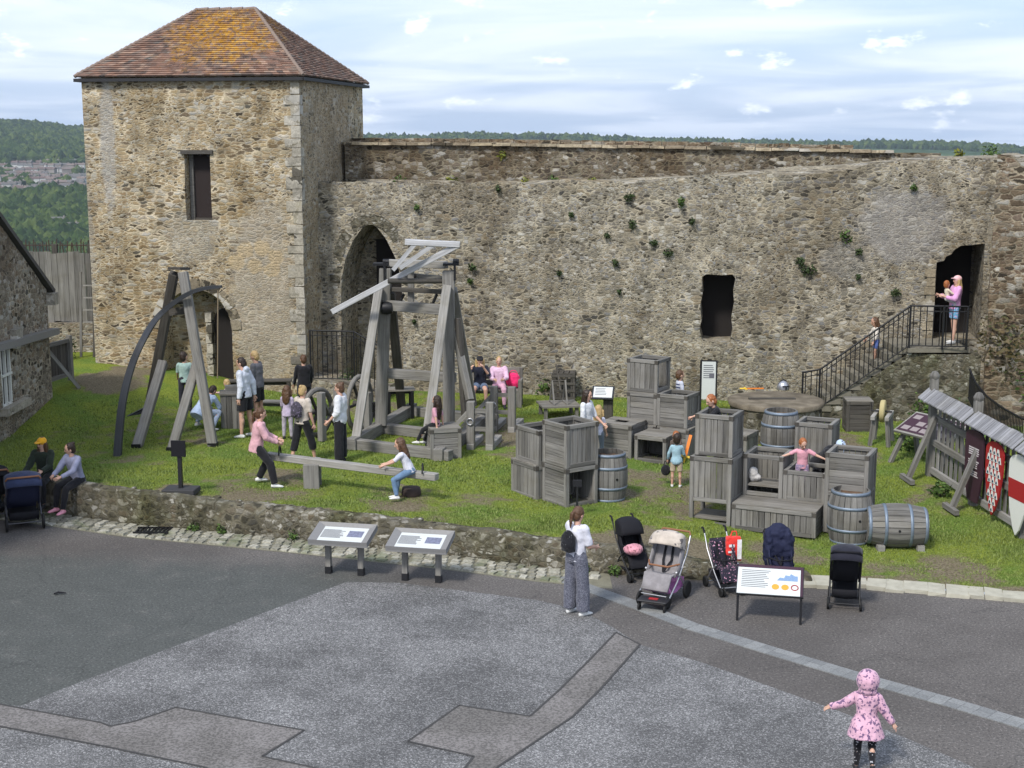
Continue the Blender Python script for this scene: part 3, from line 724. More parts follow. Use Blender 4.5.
m=MB(); faces=[(E[0],E[1],RB,RA),(E[1],E[2],RB,RB),(E[2],E[3],RA,RB),(E[3],E[0],RA,RA)]
nc=34; ci=0
for (a_,b2,c2,d2) in faces:
    nrm=(b2-a_).cross(d2-a_).normalized(); ed=(b2-a_).normalized()
    for k in range(nc):
        def row(tt,up): return [a_.lerp(d2,tt)+nrm*up,b2.lerp(c2,tt)+nrm*up]
        l0=row(k/nc,.035); l1=row((k+1.15)/nc if k<nc-1 else 1,.004); lb=row(k/nc,-.01); ns=30
        for s_ in range(ns):
            f0,f1=s_/ns,(s_+1)/ns; jj=random.uniform(-.006,.008)*1.0
            A_=l0[0].lerp(l0[1],f0)+nrm*jj;B_=l0[0].lerp(l0[1],f1)+nrm*jj;Cc=l1[0].lerp(l1[1],f1);D_=l1[0].lerp(l1[1],f0);Ea=lb[0].lerp(lb[1],f0);Eb=lb[0].lerp(lb[1],f1)
            ua,ub=(A_-a_).dot(ed)+(.083 if k%2 else 0),(B_-a_).dot(ed)+(.083 if k%2 else 0); vk=k+.5+ci*50
            m.add([A_,B_,Cc,D_,Ea,Eb],[(0,1,2,3),(4,5,1,0)],[[(ua,vk),(ub,vk),(ub,vk),(ua,vk)],[(ua,vk),(ub,vk),(ub,vk),(ua,vk)]])
    ci+=1
rf=m.build('roof',M['tiles'],tw,world=True,recalc=False)
m=MB(); rg=plain('ridge_tile_clay',(.20,.15,.12),.85,nz=.4,ns=12)
def ridge(a_,b2,n_):
    for k in range(n_):
        p,q=a_.lerp(b2,k/n_),a_.lerp(b2,(k+.96)/n_); m.tube(p+Vector((0,0,.0)),q+Vector((0,0,.012)),.045,.055,8)
ridge(RA,RB,5); 
for e_,r_ in((E[0],RA),(E[1],RB),(E[2],RB),(E[3],RA)): ridge(e_,r_,26)
m.build('ridge_tiles',rg,rf,world=True)
m=MB()
for i in range(4):
    a_,b2=E[i]-Vector((0,0,.09)),E[(i+1)%4]-Vector((0,0,.09)); m.beam(a_,b2,.07,.08)
m.build('eaves_gutter',plain('black_gutter',(.02,.02,.022),.6),tw,world=True)
m=MB(); m.add([e_-Vector((0,0,.03)) for e_ in E],[(0,1,2,3)]); m.build('soffit',M['wood_dark'],tw,world=True)
# ------------------------------------------------------------------ curtain wall
cw=thing('castle_wall','long grey brown flint curtain wall with arch, window and doorway behind the lawn','castle wall',(3,36,.4))
wd=Vector((WD[1][0]-WD[0][0],WD[1][1]-WD[0][1])).normalized(); wn_=Vector((-wd.y,wd.x))
def topL(x,y): 
    return float(np.interp(x,[-6,-1,3,5,8,9.8,11,14],[5.93,5.95,6.02,6.15,6.30,6.55,6.62,6.68]))+jag(x,y,.07)
fpw=[(-5.6,wallY(-5.6)),(12.6,wallY(12.6)),(12.6+wn_.x*1.7,wallY(12.6)+wn_.y*1.7),(-5.6+wn_.x*1.7,wallY(-5.6)+wn_.y*1.7)]
wc=lambda X:(X,wallY(X))
cts=[cutter(wc(-3.72),wd,1.72,.1,3.3,4.86,1.35,pointed=1.0,splay=.12,custom=[(-.86,.1),(.86,.1),(.87,2.9),(.82,3.5),(.68,4.0),(.45,4.45),(.2,4.76),(0,4.90),(-.25,4.76),(-.52,4.40),(-.72,3.95),(-.84,3.4),(-.87,2.9)]),
     cutter(wc(5.22),wd,.80,2.0,3.66,3.66,1.0,custom=[(-.37,2.02),(-.1,1.98),(.34,2.0),(.40,2.3),(.36,2.6),(.42,3.0),(.39,3.3),(.44,3.6),(.36,3.70),(.1,3.68),(-.30,3.70),(-.40,3.62),(-.38,3.2),(-.43,2.9),(-.39,2.5),(-.44,2.3)]),
     cutter(wc(10.98),wd,1.04,2.15,4.22,4.46,1.6,custom=[(-.52,2.15),(.6,2.15),(.6,4.56),(.3,4.52),(.05,4.50),(-.10,4.40),(-.18,4.28),(-.30,4.22),(-.34,4.12),(-.52,4.08)])]
stone_block('wall',fpw,-.3,topL,M['wall'],cw,cts,res=.12,zres=.12,disp=.045,seed=3)
for X,w_,z0,z1 in((5.22,.9,1.95,3.75),(10.95,1.1,2.1,4.5)):
    q=Vector((*wc(X),0))+Vector((*wn_,0))*(.92 if X<6 else 1.5); m=MB(); m.box((q.x,q.y,(z0+z1)/2),(w_,.04,z1-z0),Matrix.Rotation(math.atan2(wd.y,wd.x),3,'Z')); m.build('shade_panel',M['void'],cw,world=True)  # near-black panels paint the shade behind the window and doorway
q=Vector((*wc(-3.45),0))+Vector((*wn_,0))*1.30; m=MB(); m.box((q.x,q.y,3.55),(.95,.04,1.7),Matrix.Rotation(math.atan2(wd.y,wd.x),3,'Z')); m.build('shade_panel',M['void'],cw,world=True)  # near-black panel paints the shade in the arch's upper right
# arch ring stones
m=MB(); c0=Vector((*wc(-3.72),0))
for k in range(21):
    th=PI*(k+.5)/21; s_=(.86+.14)*math.cos(th); z=3.3+(1.56+.14)*math.sin(th)
    tang=math.atan2(1.70*math.cos(th),-1.0*math.sin(th)); q=c0+Vector((*wd,0))*s_+Vector((*wn_,0))*.045
    m.box(q+Vector((0,0,z)),(.20,.12,.27),Matrix.Rotation(math.atan2(wd.y,wd.x),3,'Z')@Matrix.Rotation(-(tang-PI),3,'Y'),j=.01)
m.build('arch_stones',M['low'],cw,world=True)
# door jamb stones
m=MB()
for k in range(8):
    q=Vector((*wc(10.36-.03*(k%2)),0)); m.box((q.x,q.y,2.28+k*.22),(.20+.06*(k%2),.10,.2),Matrix.Rotation(math.atan2(wd.y,wd.x),3,'Z'),j=.01)
m.build('jamb_stones',stone_mat('buff_jamb_stone',[(.30,.25,.17),(.38,.33,.24)],(.3,.27,.2),1.2,1.4,.01,small=0),cw,world=True)
# parapet set back, own thing
pw=thing('parapet_wall','dark upper parapet wall set back above the curtain wall with a pale coping','parapet wall',(3,39,5))
def topP(x,y): return float(np.interp(x,[-6,0,5,9,12],[6.95,6.90,6.82,6.74,6.70]))+.02*mnoise.noise(Vector((x,y,1)))
PY=lambda X:wallY(X)+1.95
d_=.0
stone_block('wall',[(-4.6,PY(-4.6)),(11.0,PY(11.0)),(11.15,PY(11.0)+.8),(-4.5,PY(-4.6)+.8)],3.5,topP,M['parapet'],pw,(),res=.14,zres=.12,disp=.03,seed=9)
m=MB(); x=-4.6
while x<9.6:
    L=random.uniform(.35,.7); c_=x+L/2; m.box((c_,PY(c_)+.36,topP(c_,0)+.035),(L-.01,.92,.075),Matrix.Rotation(math.atan2(wd.y,wd.x),3,'Z'),j=.008); x+=L
m.build('coping',stone_mat('buff_coping_stone',[(.40,.33,.22),(.52,.44,.31),(.33,.27,.19)],(.3,.25,.17),1.5,2,.01,small=0),pw,world=True)
# back lip of the parapet behind
m=MB()
x=-4.5
while x<9.0:
    L=random.uniform(.25,.4); c_=x+L/2; m.box((c_,PY(c_)+.95,topP(c_,0)+.10+random.uniform(-.01,.015)),(L-.008,.22,.16),Matrix.Rotation(math.atan2(wd.y,wd.x),3,'Z'),j=.006); x+=L
m.build('back_coping',M['brown_wall'],pw,world=True)
# walkway slab between
m=MB(); m.add([(-4.6,wallY(-4.6)+1.5,5.8),(12,wallY(12)+1.5,6.2),(12,PY(12)+.1,6.2),(-4.6,PY(-4.6)+.1,5.8)],[(0,1,2,3)]); m.build('wall_walk',M['wall'],cw,world=True)
# brown projecting wall at right
bw=thing('projecting_wall','brown rubble wall with ivy projecting at the right beside the doorway','stone wall',(13,33,.4))
stone_block('wall',[(11.02,32.2),(16,31.4),(16.4,36),(12.5,36)],-.3,lambda x,y:6.62+jag(x,y,.07)-.05*(x-12),M['brown_wall'],bw,(),res=.13,zres=.13,disp=.06,seed=4)
# pale block of plinth rubble at the wall foot (scarp)
def topS(x,y): return .95+.12*mnoise.noise(Vector((x*.8,y,0)))
# railed stair landing by the tower: low stone plinth
pl=thing('stone_plinth','low rough stone plinth under the black railing beside the tower','plinth',(-4.5,36.2,.4))
stone_block('wall',[(-5.3,35.75),(-3.3,35.35),(-3.1,36.8),(-5.2,37.1)],-.1,lambda x,y:.95-.12*(x+5.3)+jag(x,y,.03),M['wall'],pl,(),disp=.05)
# low retaining wall with lumpy top, left part tall
rwx=np.arange(-13,4.9,.11)
m=MB(); vs=[]; fs=[]; prof=[(0.0,-.05),(-.01,.25),(.0,.5),(.02,.75),(.05,.95),(.12,1.0),(.22,1.03),(.33,1.0),(.45,.93),(.52,.5)]
for i,x in enumerate(rwx):
    h_=wh(x)+.05+.03*mnoise.noise(Vector((x*1.1,0,7)))
    for k,(dy,dz) in enumerate(prof):
        nz_=mnoise.noise(Vector((x*3.1,dy*3+dz*2.3,4)))*.03+mnoise.noise(Vector((x*8.1,dy*8+dz*6.3,4)))*.015
        vs.append((x,fw(x)+dy+nz_*(1 if dz<.9 else .3),max(-.05,h_*dz+(nz_ if dz>.8 else 0))))
np_=len(prof)
fs=[(i*np_+j,(i+1)*np_+j,(i+1)*np_+j+1,i*np_+j+1) for i in range(len(rwx)-1) for j in range(np_-1)]
m.add(vs,fs); rw=m.build('retaining_wall',M['low']); tag(rw,'low mossy rubble retaining wall between the paved yard and the lawn','retaining wall')
# loose cap stones
m=MB()
for i in range(60):
    x=random.uniform(-11,4.6); y=fw(x)+random.uniform(.1,.42); r_=random.uniform(.04,.10); m.ell((x,y,wh(x)+.03),(r_,r_*.8,r_*.42),Matrix.Rotation(random.uniform(0,3),3,'Z'),8,5)
m.build('cap_stones',M['low'],rw,world=True)
# ------------------------------------------------------------------ wooden crates
def V3(*a): return Vector(a)
def crate(name,label,base,rz,W,D,H,spec,group='grey timber play crates',cat='crate',mats=None,fr=.075):
    """spec: per face 'v' vertical boards, 'h' horizontal boards, 'o' open, 'hN'..; keys front back left right top bottom; fillfrom: z where boards begin"""
    t=thing(name,label,cat,base,rz,group); mt=mats or M['wood']
    m=MB(); h=fr/2
    for sx in(-1,1):
        for sy in(-1,1): m.box((sx*(W/2-h),sy*(D/2-h),H/2),(fr,fr,H),j=.003)
    zs=[h,H-h]
    if spec.get('mid'): zs.insert(1,spec['mid'])
    for z in zs:
        for sy in(-1,1): m.box((0,sy*(D/2-h+.002),z),(W-2*fr,fr*.94,fr),j=.003)
        for sx in(-1,1): m.box((sx*(W/2-h+.002),0,z),(fr*.94,D-2*fr,fr),j=.003)
    m.build('frame',mt,t,bevel=.006)
    def boards(face,mode,z0,z1):
        n=MB(); L=W if face in('front','back') else D; L-=2*fr*.9; th=.022
        def put(u0,u1,a0,a1):
            c=(u0+u1)/2; za=(a0+a1)/2; jit=random.uniform(-.004,.004); e=.018
            if face=='front': n.box((c,-D/2+e+th/2+jit,za),(u1-u0,th,a1-a0),j=.002)
            elif face=='back': n.box((c,D/2-e-th/2+jit,za),(u1-u0,th,a1-a0),j=.002)
            elif face=='left': n.box((-W/2+e+th/2+jit,c,za),(th,u1-u0,a1-a0),j=.002)
            else: n.box((W/2-e-th/2+jit,c,za),(th,u1-u0,a1-a0),j=.002)
        if mode=='v':
            k=max(3,round(L/.11)); 
            for i in range(k): put(-L/2+L*i/k+.004,-L/2+L*(i+1)/k-.004,z0,z1)
        else:
            k=max(2,round((z1-z0)/.12))
            for i in range(k): put(-L/2,L/2,z0+(z1-z0)*i/k+.004,z0+(z1-z0)*(i+1)/k-.004)
        n.build('side_panel',mt,t,bevel=.004)
    for face in('front','back','left','right'):
        s_=spec.get(face,'v')
        if s_=='o': continue
        z0=fr*.9; z1=H-fr*.9
        if spec.get('mid') and face in spec.get('upper',()): z0=spec['mid']+h*.9
        boards(face,s_[0],z0,z1)
    if spec.get('top','o')!='o':
        n=MB(); k=max(3,round(D/.12))
        hole=spec['top']=='hole'
        for i in range(k):
            y0=-D/2+D*i/k+.003;y1=-D/2+D*(i+1)/k-.003; yc=(y0+y1)/2
            if hole and abs(yc)<D*.14:
                for sx in(-1,1): n.box((sx*W*.335,yc,H+.012),(W*.31,y1-y0,.024),j=.002)
            else: n.box((0,yc,H+.012),(W,y1-y0,.024),j=.002)
        n.build('lid',M['wood_top'],t,bevel=.003)
    if spec.get('shelf'):
        n=MB(); 
        for i in range(5): n.box((0,-D/2+fr+(D-2*fr)*(i+.5)/5,spec['shelf']),(W-2*fr,(D-2*fr)/5-.006,.03),j=.002)
        n.build('shelf',M['wood_top'],t)
    n=MB(); n.box((0,0,.03),(W-2*fr*.8,D-2*fr*.8,.02)); n.build('floor_board',M['wood_dark'],t)
    for sx in(-1,1):
        for sy in(-1,1): n=MB(); n.box((sx*(W/2-.032),sy*(D/2-.032),H-.045),(.075,.075,.082)); n.build('corner_bracket',M['wood_dark'],t)
    return t
def grid(O,phi):
    u=V3(math.cos(phi),math.sin(phi),0); v=V3(-math.sin(phi),math.cos(phi),0)
    def f(i,j,W,D,z=0.0,gz=None):
        c=O+u*(i+W/2)+v*(j+D/2); zz=(min(g(c.x,c.y)-.01,O.z+.06) if gz is None else gz)+z; return (c.x,c.y,zz)
    return f
# left stack
OL=G(566,508); fL=grid(OL,R(35)); pL=R(35); zL=OL.z-.02
crate('wooden_crate','lower grey crate with an open black front under the tall left hand stack',fL(0,0,.74,.74,0,zL),pL,.74,.74,.74,dict(front='o',left='h',right='v',back='v'))
crate('wooden_crate','upper open topped crate at the near corner of the left hand stack',fL(0,0,.74,.74,.75,zL),pL,.74,.74,.80,dict(front='v',left='h',right='v',back='v'))
crate('wooden_crate','wide low crate at the far left foot of the left hand stack',fL(-.12,.78,.84,.80,0,zL),pL,.84,.80,.66,dict(left='v',front='v',top='p'))
crate('wooden_crate','open topped crate with upright boards on the far left of the left hand stack',fL(-.06,.78,.74,.74,.67,zL),pL,.74,.74,.66,dict(left='v',front='v'))
crate('wooden_crate','small crate tucked behind the tall left hand stack beside the barrel',fL(.5,.78,.6,.6,0,zL),pL,.6,.6,1.28,dict(left='v',front='v',right='v',mid=.64))
# middle group
OM=G(634,460); pM=R(-30); fM=grid(OM,pM); zM=OM.z-.02
crate('wooden_crate','low planked crate with a dark open front in the middle group',fM(0,0,.72,.74,0,zM),pM,.72,.74,.55,dict(front='o',left='v',right='h',top='p'))
crate('wooden_crate','low crate with a square hole in its lid at the left of the middle group',fM(-.86,.02,.78,.76,0,zM),pM,.78,.76,.72,dict(front='h',left='v',right='h',top='hole'))
crate('wooden_crate','hidden base crate under the middle tower of crates',fM(-.62,.82,.74,.72,0,zM),pM,.74,.72,.60,dict(front='h',top='p'))
crate('wooden_crate','hidden base crate at the right under the middle tower of crates',fM(.16,.78,.74,.72,0,zM),pM,.74,.72,.60,dict(front='h',right='v',top='p'))
crate('wooden_crate','second level crate carrying the topmost crate of the middle group',fM(-.58,.84,.70,.68,.63,zM),pM,.70,.68,.66,dict(front='h',left='v',right='h',top='p'))
crate('wooden_crate','open topped second level crate at the right of the middle group',fM(.14,.80,.70,.68,.63,zM),pM,.70,.68,.70,dict(front='h',left='h',right='v'))
crate('wooden_crate','topmost open crate of the middle group with upright front boards',fM(-.60,.86,.72,.68,1.32,zM),pM,.72,.68,.70,dict(front='v',left='v',right='o',back='v'))
crate('wooden_crate','low planked crate behind the child with the toy sword',fM(1.25,1.15,.8,.7,0,zM),pM,.8,.7,.52,dict(front='o',right='v',left='v',top='p'))
# right group
OR=atz(731,531,.10); OR.z=g(OR.x,OR.y); pR=R(-25); fR=grid(OR,pR); zR=OR.z-.03
crate('wooden_crate','long low step crate along the front of the right group',fR(0,0,1.52,.66,0,zR),pR,1.52,.66,.46,dict(front='v',left='v',right='h',top='p'))
crate('wooden_crate','tall lower crate with an open base at the left of the right group',fR(-.80,.0,.78,.78,0,zR),pR,.78,.78,1.27,dict(front='v',right='v',left='v',back='o',mid=.48,upper=('front','right','left'),shelf=.12))
crate('wooden_crate','upper open topped crate at the left of the right group',fR(-.74,.08,.70,.70,1.28,zR),pR,.70,.70,.76,dict(front='v',right='v',left='h',back='v'))
crate('wooden_crate','open fronted crate with a seat board behind the long step crate',fR(-.0,.68,.74,.76,0,zR),pR,.74,.76,1.25,dict(front='o',left='v',right='v',back='v',shelf=.66,mid=.52))
crate('wooden_crate','low sided crate with the climbing girl inside in the right group',fR(.75,.68,.78,.80,0,zR),pR,.78,.80,1.02,dict(front='v',left='v',right='v',back='o',mid=.50,shelf=.46))
crate('wooden_crate','tall open topped crate at the right end of the right group',fR(1.54,.48,.76,.76,0,zR),pR,.76,.76,1.46,dict(front='h',left='h',right='v',back='v',mid=.72))
crate('wooden_crate','crate holding up the tall barrel at the back of the right group',fR(-.15,1.9,.85,.8,0,zR+.05),pR,.85,.8,.80,dict(front='h',right='v',top='p'))
crate('wooden_crate','tall narrow open crate just right of the raised barrel',fR(.62,2.0,.70,.7,0,zR+.05),pR,.70,.7,1.60,dict(front='v',right='v',mid=.8))
crate('wooden_crate','small box behind the person in black in the right group',fR(1.0,1.95,.62,.62,0,zR+.1),pR,.62,.62,.86,dict(front='v',right='v',top='p'))
# other boxes
q=G(441,459); crate('wooden_crate','small square crate the pink shirted girl sits on beside the siege engine',(q.x+.03,q.y+.30,q.z-.02),R(14),.66,.66,.66,dict(front='h',left='h',right='h',top='p'),None)
q=G(860,432); crate('wooden_crate','banded plank crate standing at the foot of the stone steps',(q.x,q.y+.3,q.z),R(-4),.60,.58,.70,dict(front='h',left='h',right='h',top='p'),None,mats=M['wood_dark'])
# lattice sided crate by the wall
q=G(564,400); t=thing('lattice_crate','open lattice sided crate standing against the foot of the curtain wall','crate',(q.x,q.y+.1,q.z),R(-6))
m=MB()
for sx in(-1,1):
    for sy in(-1,1): m.box((sx*.27,sy*.25,.36),(.05,.05,.72))
for sy in(-1,1):
    for z_ in(.03,.69): m.box((0,sy*.25,z_),(.5,.04,.05)); m.box((sy*.27,0,z_),(.04,.46,.05))
m.build('frame',M['wood_dark'],t)
for sy in(-1,1):
    m=MB()
    for k in range(4): m.box((0,sy*.28,.08+k*.19),(.62,.02,.06))
    for k in range(4): m.box((-.21+.14*k,sy*.265,.36),(.045,.015,.7))
    m.build('side_lattice',M['wood_dark'],t)
m=MB()
for k in range(4): m.box((-.2+.135*k,0,.71),(.11,.54,.02))
m.build('lid',M['wood_dark'],t)
# planter style post box at left
q=G(231,429); t=thing('boarded_bin','tall square bin of upright boards beside the man in the white hoodie','bin',(q.x,q.y+.25,q.z),R(8))
m=MB()
for k in range(4):
    for s_ in(-1,1):
        m.box((-.18+.12*k,s_*.24,.40),(.112,.025,.8),j=.003); m.box((s_*.24,-.18+.12*k,.40),(.025,.112,.8),j=.003)
m.build('side_boards',M['wood'],t,bevel=.004); m=MB(); m.box((0,0,.81),(.56,.56,.04)); m.build('top',M['wood_top'],t); m=MB(); m.box((0,0,.9),(.3,.14,.16)); m.build('winch_block',M['wood_pale'],t)
# ------------------------------------------------------------------ barrels
def barrel(label,loc,rot,H=.92,r=.31,rm=.38,open_top=False,group=None):
    t=thing('barrel',label,'barrel',loc,0,group); t.rotation_euler=rot
    m=MB(); ns=22
    for i in range(ns):
        a0,a1=2*PI*i/ns+.012,2*PI*(i+1)/ns-.012; rr=random.uniform(-.002,.002); K=8; vs=[];uv=[]
        for k in range(K+1):
            z=H*k/K; rad=r+(rm-r)*math.sin(PI*k/K)**.9+rr if 0<k<K else r+rr
            for a in(a0,a1): vs.append((rad*math.cos(a),rad*math.sin(a),z))
            for a in(a1,a0): vs.append(((rad-.025)*math.cos(a),(rad-.025)*math.sin(a),z))
        o_=random.random()*9; fs=[];uvs=[]
        for k in range(K):
            for e in range(4):
                f_=(k*4+e,k*4+(e+1)%4,(k+1)*4+(e+1)%4,(k+1)*4+e); fs.append(f_); uvs.append([(k*H/K,e*.1+o_),(k*H/K,e*.1+.1+o_),((k+1)*H/K,e*.1+.1+o_),((k+1)*H/K,e*.1+o_)])
        fs+=[(0,1,2,3),(K*4+3,K*4+2,K*4+1,K*4)]; uvs+=[[(0,0)]*4]*2
        m.add(vs,fs,uvs)
    m.build('staves',M['wood'],t)
    for z in(.035,.29,.71,.965):
        k=z*H; 
        f_=lambda zz:r+(rm-r)*math.sin(PI*min(max(zz/H,0),1))**.9
        if z in(.34,.66): pass
        z0,z1=k-.026,k+.026; m=MB(); m.lathe([(f_(z0)-.004,z0),(f_(z0)+.006,z0),(f_(z1)+.006,z1),(f_(z1)-.004,z1)],n=28,cap=False); m.build('hoop',M['hoop'],t)
    m=MB()
    for k in range(6):
        y0=-r+.02+(2*r-.04)*k/6; y1=y0+(2*r-.04)/6-.004; ym=max(abs(y0),abs(y1)); hw=math.sqrt(max(.001,(r-.02)**2-ym**2))
        for zc in((H-.10 if open_top else H-.035),.03): m.box((0,(y0+y1)/2,zc),(2*hw,y1-y0,.02))
    m.build('barrel_head',plain('rusty_barrel_head',(.12,.07,.04),.85,nz=.4,ns=12) if open_top else M['wood'],t)
    m=MB(); m.tube((0,-rm-.004,H*.5),(0,-rm+.03,H*.5),.022); m.build('bung',M['iron'],t)
    return t
q=G(609,503); barrel('upright barrel beside the tall left hand stack of crates',(q.x,q.y+.32,q.z-.01),(0,0,.4),.92,.31,.37,True)
q=fR(-.1,1.95,.74,.7,0,zR+.05); barrel('tall barrel raised on a crate at the back of the right group',(q[0],q[1],zR+.05+.83),(0,0,.9),.92,.30,.38,True)
q=G(853,546); barrel('upright barrel with a rusty sunken top in front of the tall right end crate',(q.x,q.y+.30,q.z-.01),(0,0,.2),.95,.32,.40,True)
q=G(901,553); br=barrel('pale barrel lying on its side on two wooden chocks',(q.x-.52,q.y+.40,q.z+.39),(0,PI/2,R(-5)),1.02,.31,.385)
ck=[]
for dx in(-.32,.36):
    m=MB(); m.prism([(-.1,0),(.1,0),(.1,.12),(.02,.05),(-.02,.05),(-.1,.12)],.5,Matrix.Translation((q.x+dx,q.y+.62,q.z))@Matrix(((0,0,0,0),(1,0,0,0),(0,1,0,0),(0,0,0,1)))@Matrix.Identity(4)) if False else None
    m.box((q.x+dx,q.y+.12,q.z+.05),(.12,.14,.11)); m.box((q.x+dx,q.y+.66,q.z+.05),(.12,.14,.11)); m.box((q.x+dx,q.y+.4,q.z+.015),(.11,.5,.04))
    o=m.build('barrel_chock',M['wood_pale']); tag(o,'%s wooden chock under the barrel lying on its side'%('left' if dx<0 else 'right'),'chock','chocks under the lying barrel')
# ------------------------------------------------------------------ round stone platform with toys
c=V3(5.85,31.0,0); zt=1.30
c0=atz(776,399,zt); c=V3(c0.x,c0.y,0); gg=g(c.x,c.y)
t=thing('round_platform','low round flint drum with a flat cement top beside the wall steps','stone drum',(c.x,c.y,gg))
m=MB(); K=64; rr=1.02; rs_=[]
for z in np.linspace(-.15,zt-gg-.10,9):
    rs_.append([(( rr+.03*mnoise.noise(Vector((math.cos(a)*4,math.sin(a)*4,z*6))))*math.cos(a),(rr+.03*mnoise.noise(Vector((math.cos(a)*4,math.sin(a)*4,z*6))))*math.sin(a),z) for a in [2*PI*k/K for k in range(K)]])
m.rings(rs_,smooth=False); m.build('drum_wall',M['low'],t)
m=MB(); m.lathe([(1.06,zt-gg-.12),(1.08,zt-gg-.02),(1.02,zt-gg),(.02,zt-gg+.01)],n=48)
t_=NT('lichened_cement'); n_=t_.noise(t_.obj(),2.5,6,.65).outputs[0]; M['cement']=t_.fin(t_.ramp(n_,[(.35,(.095,.08,.058)),(.5,(.145,.122,.09)),(.65,(.205,.175,.13))]),.9,0,.2)
m.build('cap',M['cement'],t)
m=MB(); m.box((-.1,-.05,zt-gg+.02),(1.05,.12,.03),Matrix.Rotation(.0,3,'Z')); m.build('slot_cover',M['wood_dark'],t)
def sword(label,p,rz,L=.62,tilt=0):
    t=thing('toy_sword',label,'toy sword',p,rz); t.rotation_euler=(tilt,0,rz)
    m=MB(); m.box((0,L*.35,.02),(.06,L*.7,.02)); m.build('blade',M['orange'],t); m=MB(); m.box((0,0,.02),(.2,.04,.03)); m.build('guard',M['yellow'],t); m=MB(); m.tube((0,0,.02),(0,-.13,.02),.018); m.build('grip',M['yellow'],t); return t
q=atz(756,389,zt+.02); sword('orange toy sword with a yellow hilt lying on the round stone drum',(q.x-.25,q.y,zt+.01),R(-86))
q=atz(783,389,zt+.02); t=thing('toy_helmet','silver and black toy helmet left on the round stone drum','toy helmet',(q.x,q.y,zt+.01),.3)
m=MB(); m.lathe([(.14,0),(.145,.06),(.13,.13),(.09,.18),(.03,.21)],n=18); m.build('shell',M['alu'],t); m=MB(); m.box((0,-.14,.09),(.17,.03,.03)); m.box((0,-.145,.05),(.03,.02,.1)); m.build('visor',M['dark'],t)
m=MB(); m.path([(-.13,0,.12),(-.07,0,.2),(0,0,.235),(.07,0,.2),(.13,0,.12)],.014,6); m.build('crest',M['dark'],t)
# ------------------------------------------------------------------ timber trestle swing (A-frame with curved beam)
def W(px,py,Y): return atY(px,py,Y)
A=V3(*G(137,447)); Bf=V3(*G(213,446)); Cf=V3(*G(172,450))
af=thing('timber_bow_frame','tall timber A-frame carrying a long curved dark springing beam','bow frame',A)
Ym=(A.y+Bf.y)/2+.7
tl=W(174,273,Ym); tr_=W(183,272,Ym-.15)
def leg(p0,p1,w=.19,h=.19,mat='wood',name='leg'):
    m=MB(); m.beam(p0,p1,w,h,up=(0,-1,0.01),j=.006); return m.build(name,M[mat],af,world=True,bevel=.012)
leg(Bf,tr_,.20,.2)
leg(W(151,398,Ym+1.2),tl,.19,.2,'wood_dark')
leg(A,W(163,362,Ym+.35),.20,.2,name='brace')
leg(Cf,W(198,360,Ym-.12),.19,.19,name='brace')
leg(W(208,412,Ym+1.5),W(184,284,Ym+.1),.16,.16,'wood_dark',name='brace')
m=MB(); m.beam(W(170,312,Ym-.05),W(188,310,Ym-.2),.1,.16); m.tube(W(172,302,Ym-.3),W(186,302,Ym+.1),.05); m.build('axle',M['wood_dark'],af,world=True)
m=MB(); m.beam(W(174,268.5,Ym-.2),W(184,268.5,Ym+.2),.30,.06); m.build('top_block',M['wood_dark'],af,world=True)
m=MB()
Yb=Ym-.5; pts=[W(117,466,A.y-.9),W(119,435,A.y-.75),W(123,400,A.y-.6),W(131,368,A.y-.4),W(142,342,A.y-.2),W(157,318,Yb+.1),W(175,302,Yb+.1),W(192,292,Yb),W(207,288,Yb-.05),W(222,286.5,Yb-.1)]
# smooth the curve
def crv(P_,n=6):
    o=[]; P_=[P_[0]]+P_+[P_[-1]]
    for i in range(1,len(P_)-2):
        for k in range(n):
            t_=k/n; o.append(.5*((2*P_[i])+(-P_[i-1]+P_[i+1])*t_+(2*P_[i-1]-5*P_[i]+4*P_[i+1]-P_[i+2])*t_*t_+(-P_[i-1]+3*P_[i]-3*P_[i+1]+P_[i+2])*t_**3))
    o.append(P_[-1]); return o
cp=crv(pts); n_=len(cp)
rs_=[]
for i,p in enumerate(cp):
    d=(cp[min(i+1,n_-1)]-cp[max(i-1,0)]).normalized(); v=V3(0,-1,0); v=(v-d*v.dot(d)).normalized(); u=d.cross(v); f=1-.72*(i/(n_-1))**1.6; a,b=.066*f+.01,.055*f+.008
    rs_.append([p+u*a+v*b,p-u*a+v*b,p-u*a-v*b,p+u*a-v*b])
t_=NT('blue_grey_laminated_timber'); k_=t_.noise(t_.scale(t_.n('UVMap').outputs[0],(1,40,1)),1,4).outputs[0]; M['bow']=t_.fin(t_.mix(k_,(.018,.019,.022),(.055,.06,.068)),.55,0,.35)
m.rings(rs_,smooth=False); m.build('curved_beam',M['bow'],af,world=True)
m=MB(); gp=W(218,378,Yb+2.2); m.tube(W(218,287,Yb-.08),W(217.5,378,Yb+.3),.014,n=6); m.build('rope',M['rope'],af,world=True)
q=W(136,413,A.y+.5); m=MB(); m.add([q+V3(-.2,0,-.08),q+V3(.17,0,.11),q+V3(.22,.02,.08),q+V3(.12,0,-.02),q+V3(-.2,.06,-.06),q+V3(.17,.08,.12)],[(0,3,2,1),(4,5,2,3),(0,1,5,4),(0,4,3)]); m.build('foot_plate',M['dark'],af,world=True)
for p in (A,Bf,Cf):
    m=MB(); m.box((p.x,p.y,p.z+.03),(.2,.2,.1)); m.build('foot_shoe',M['iron'],af,world=True)
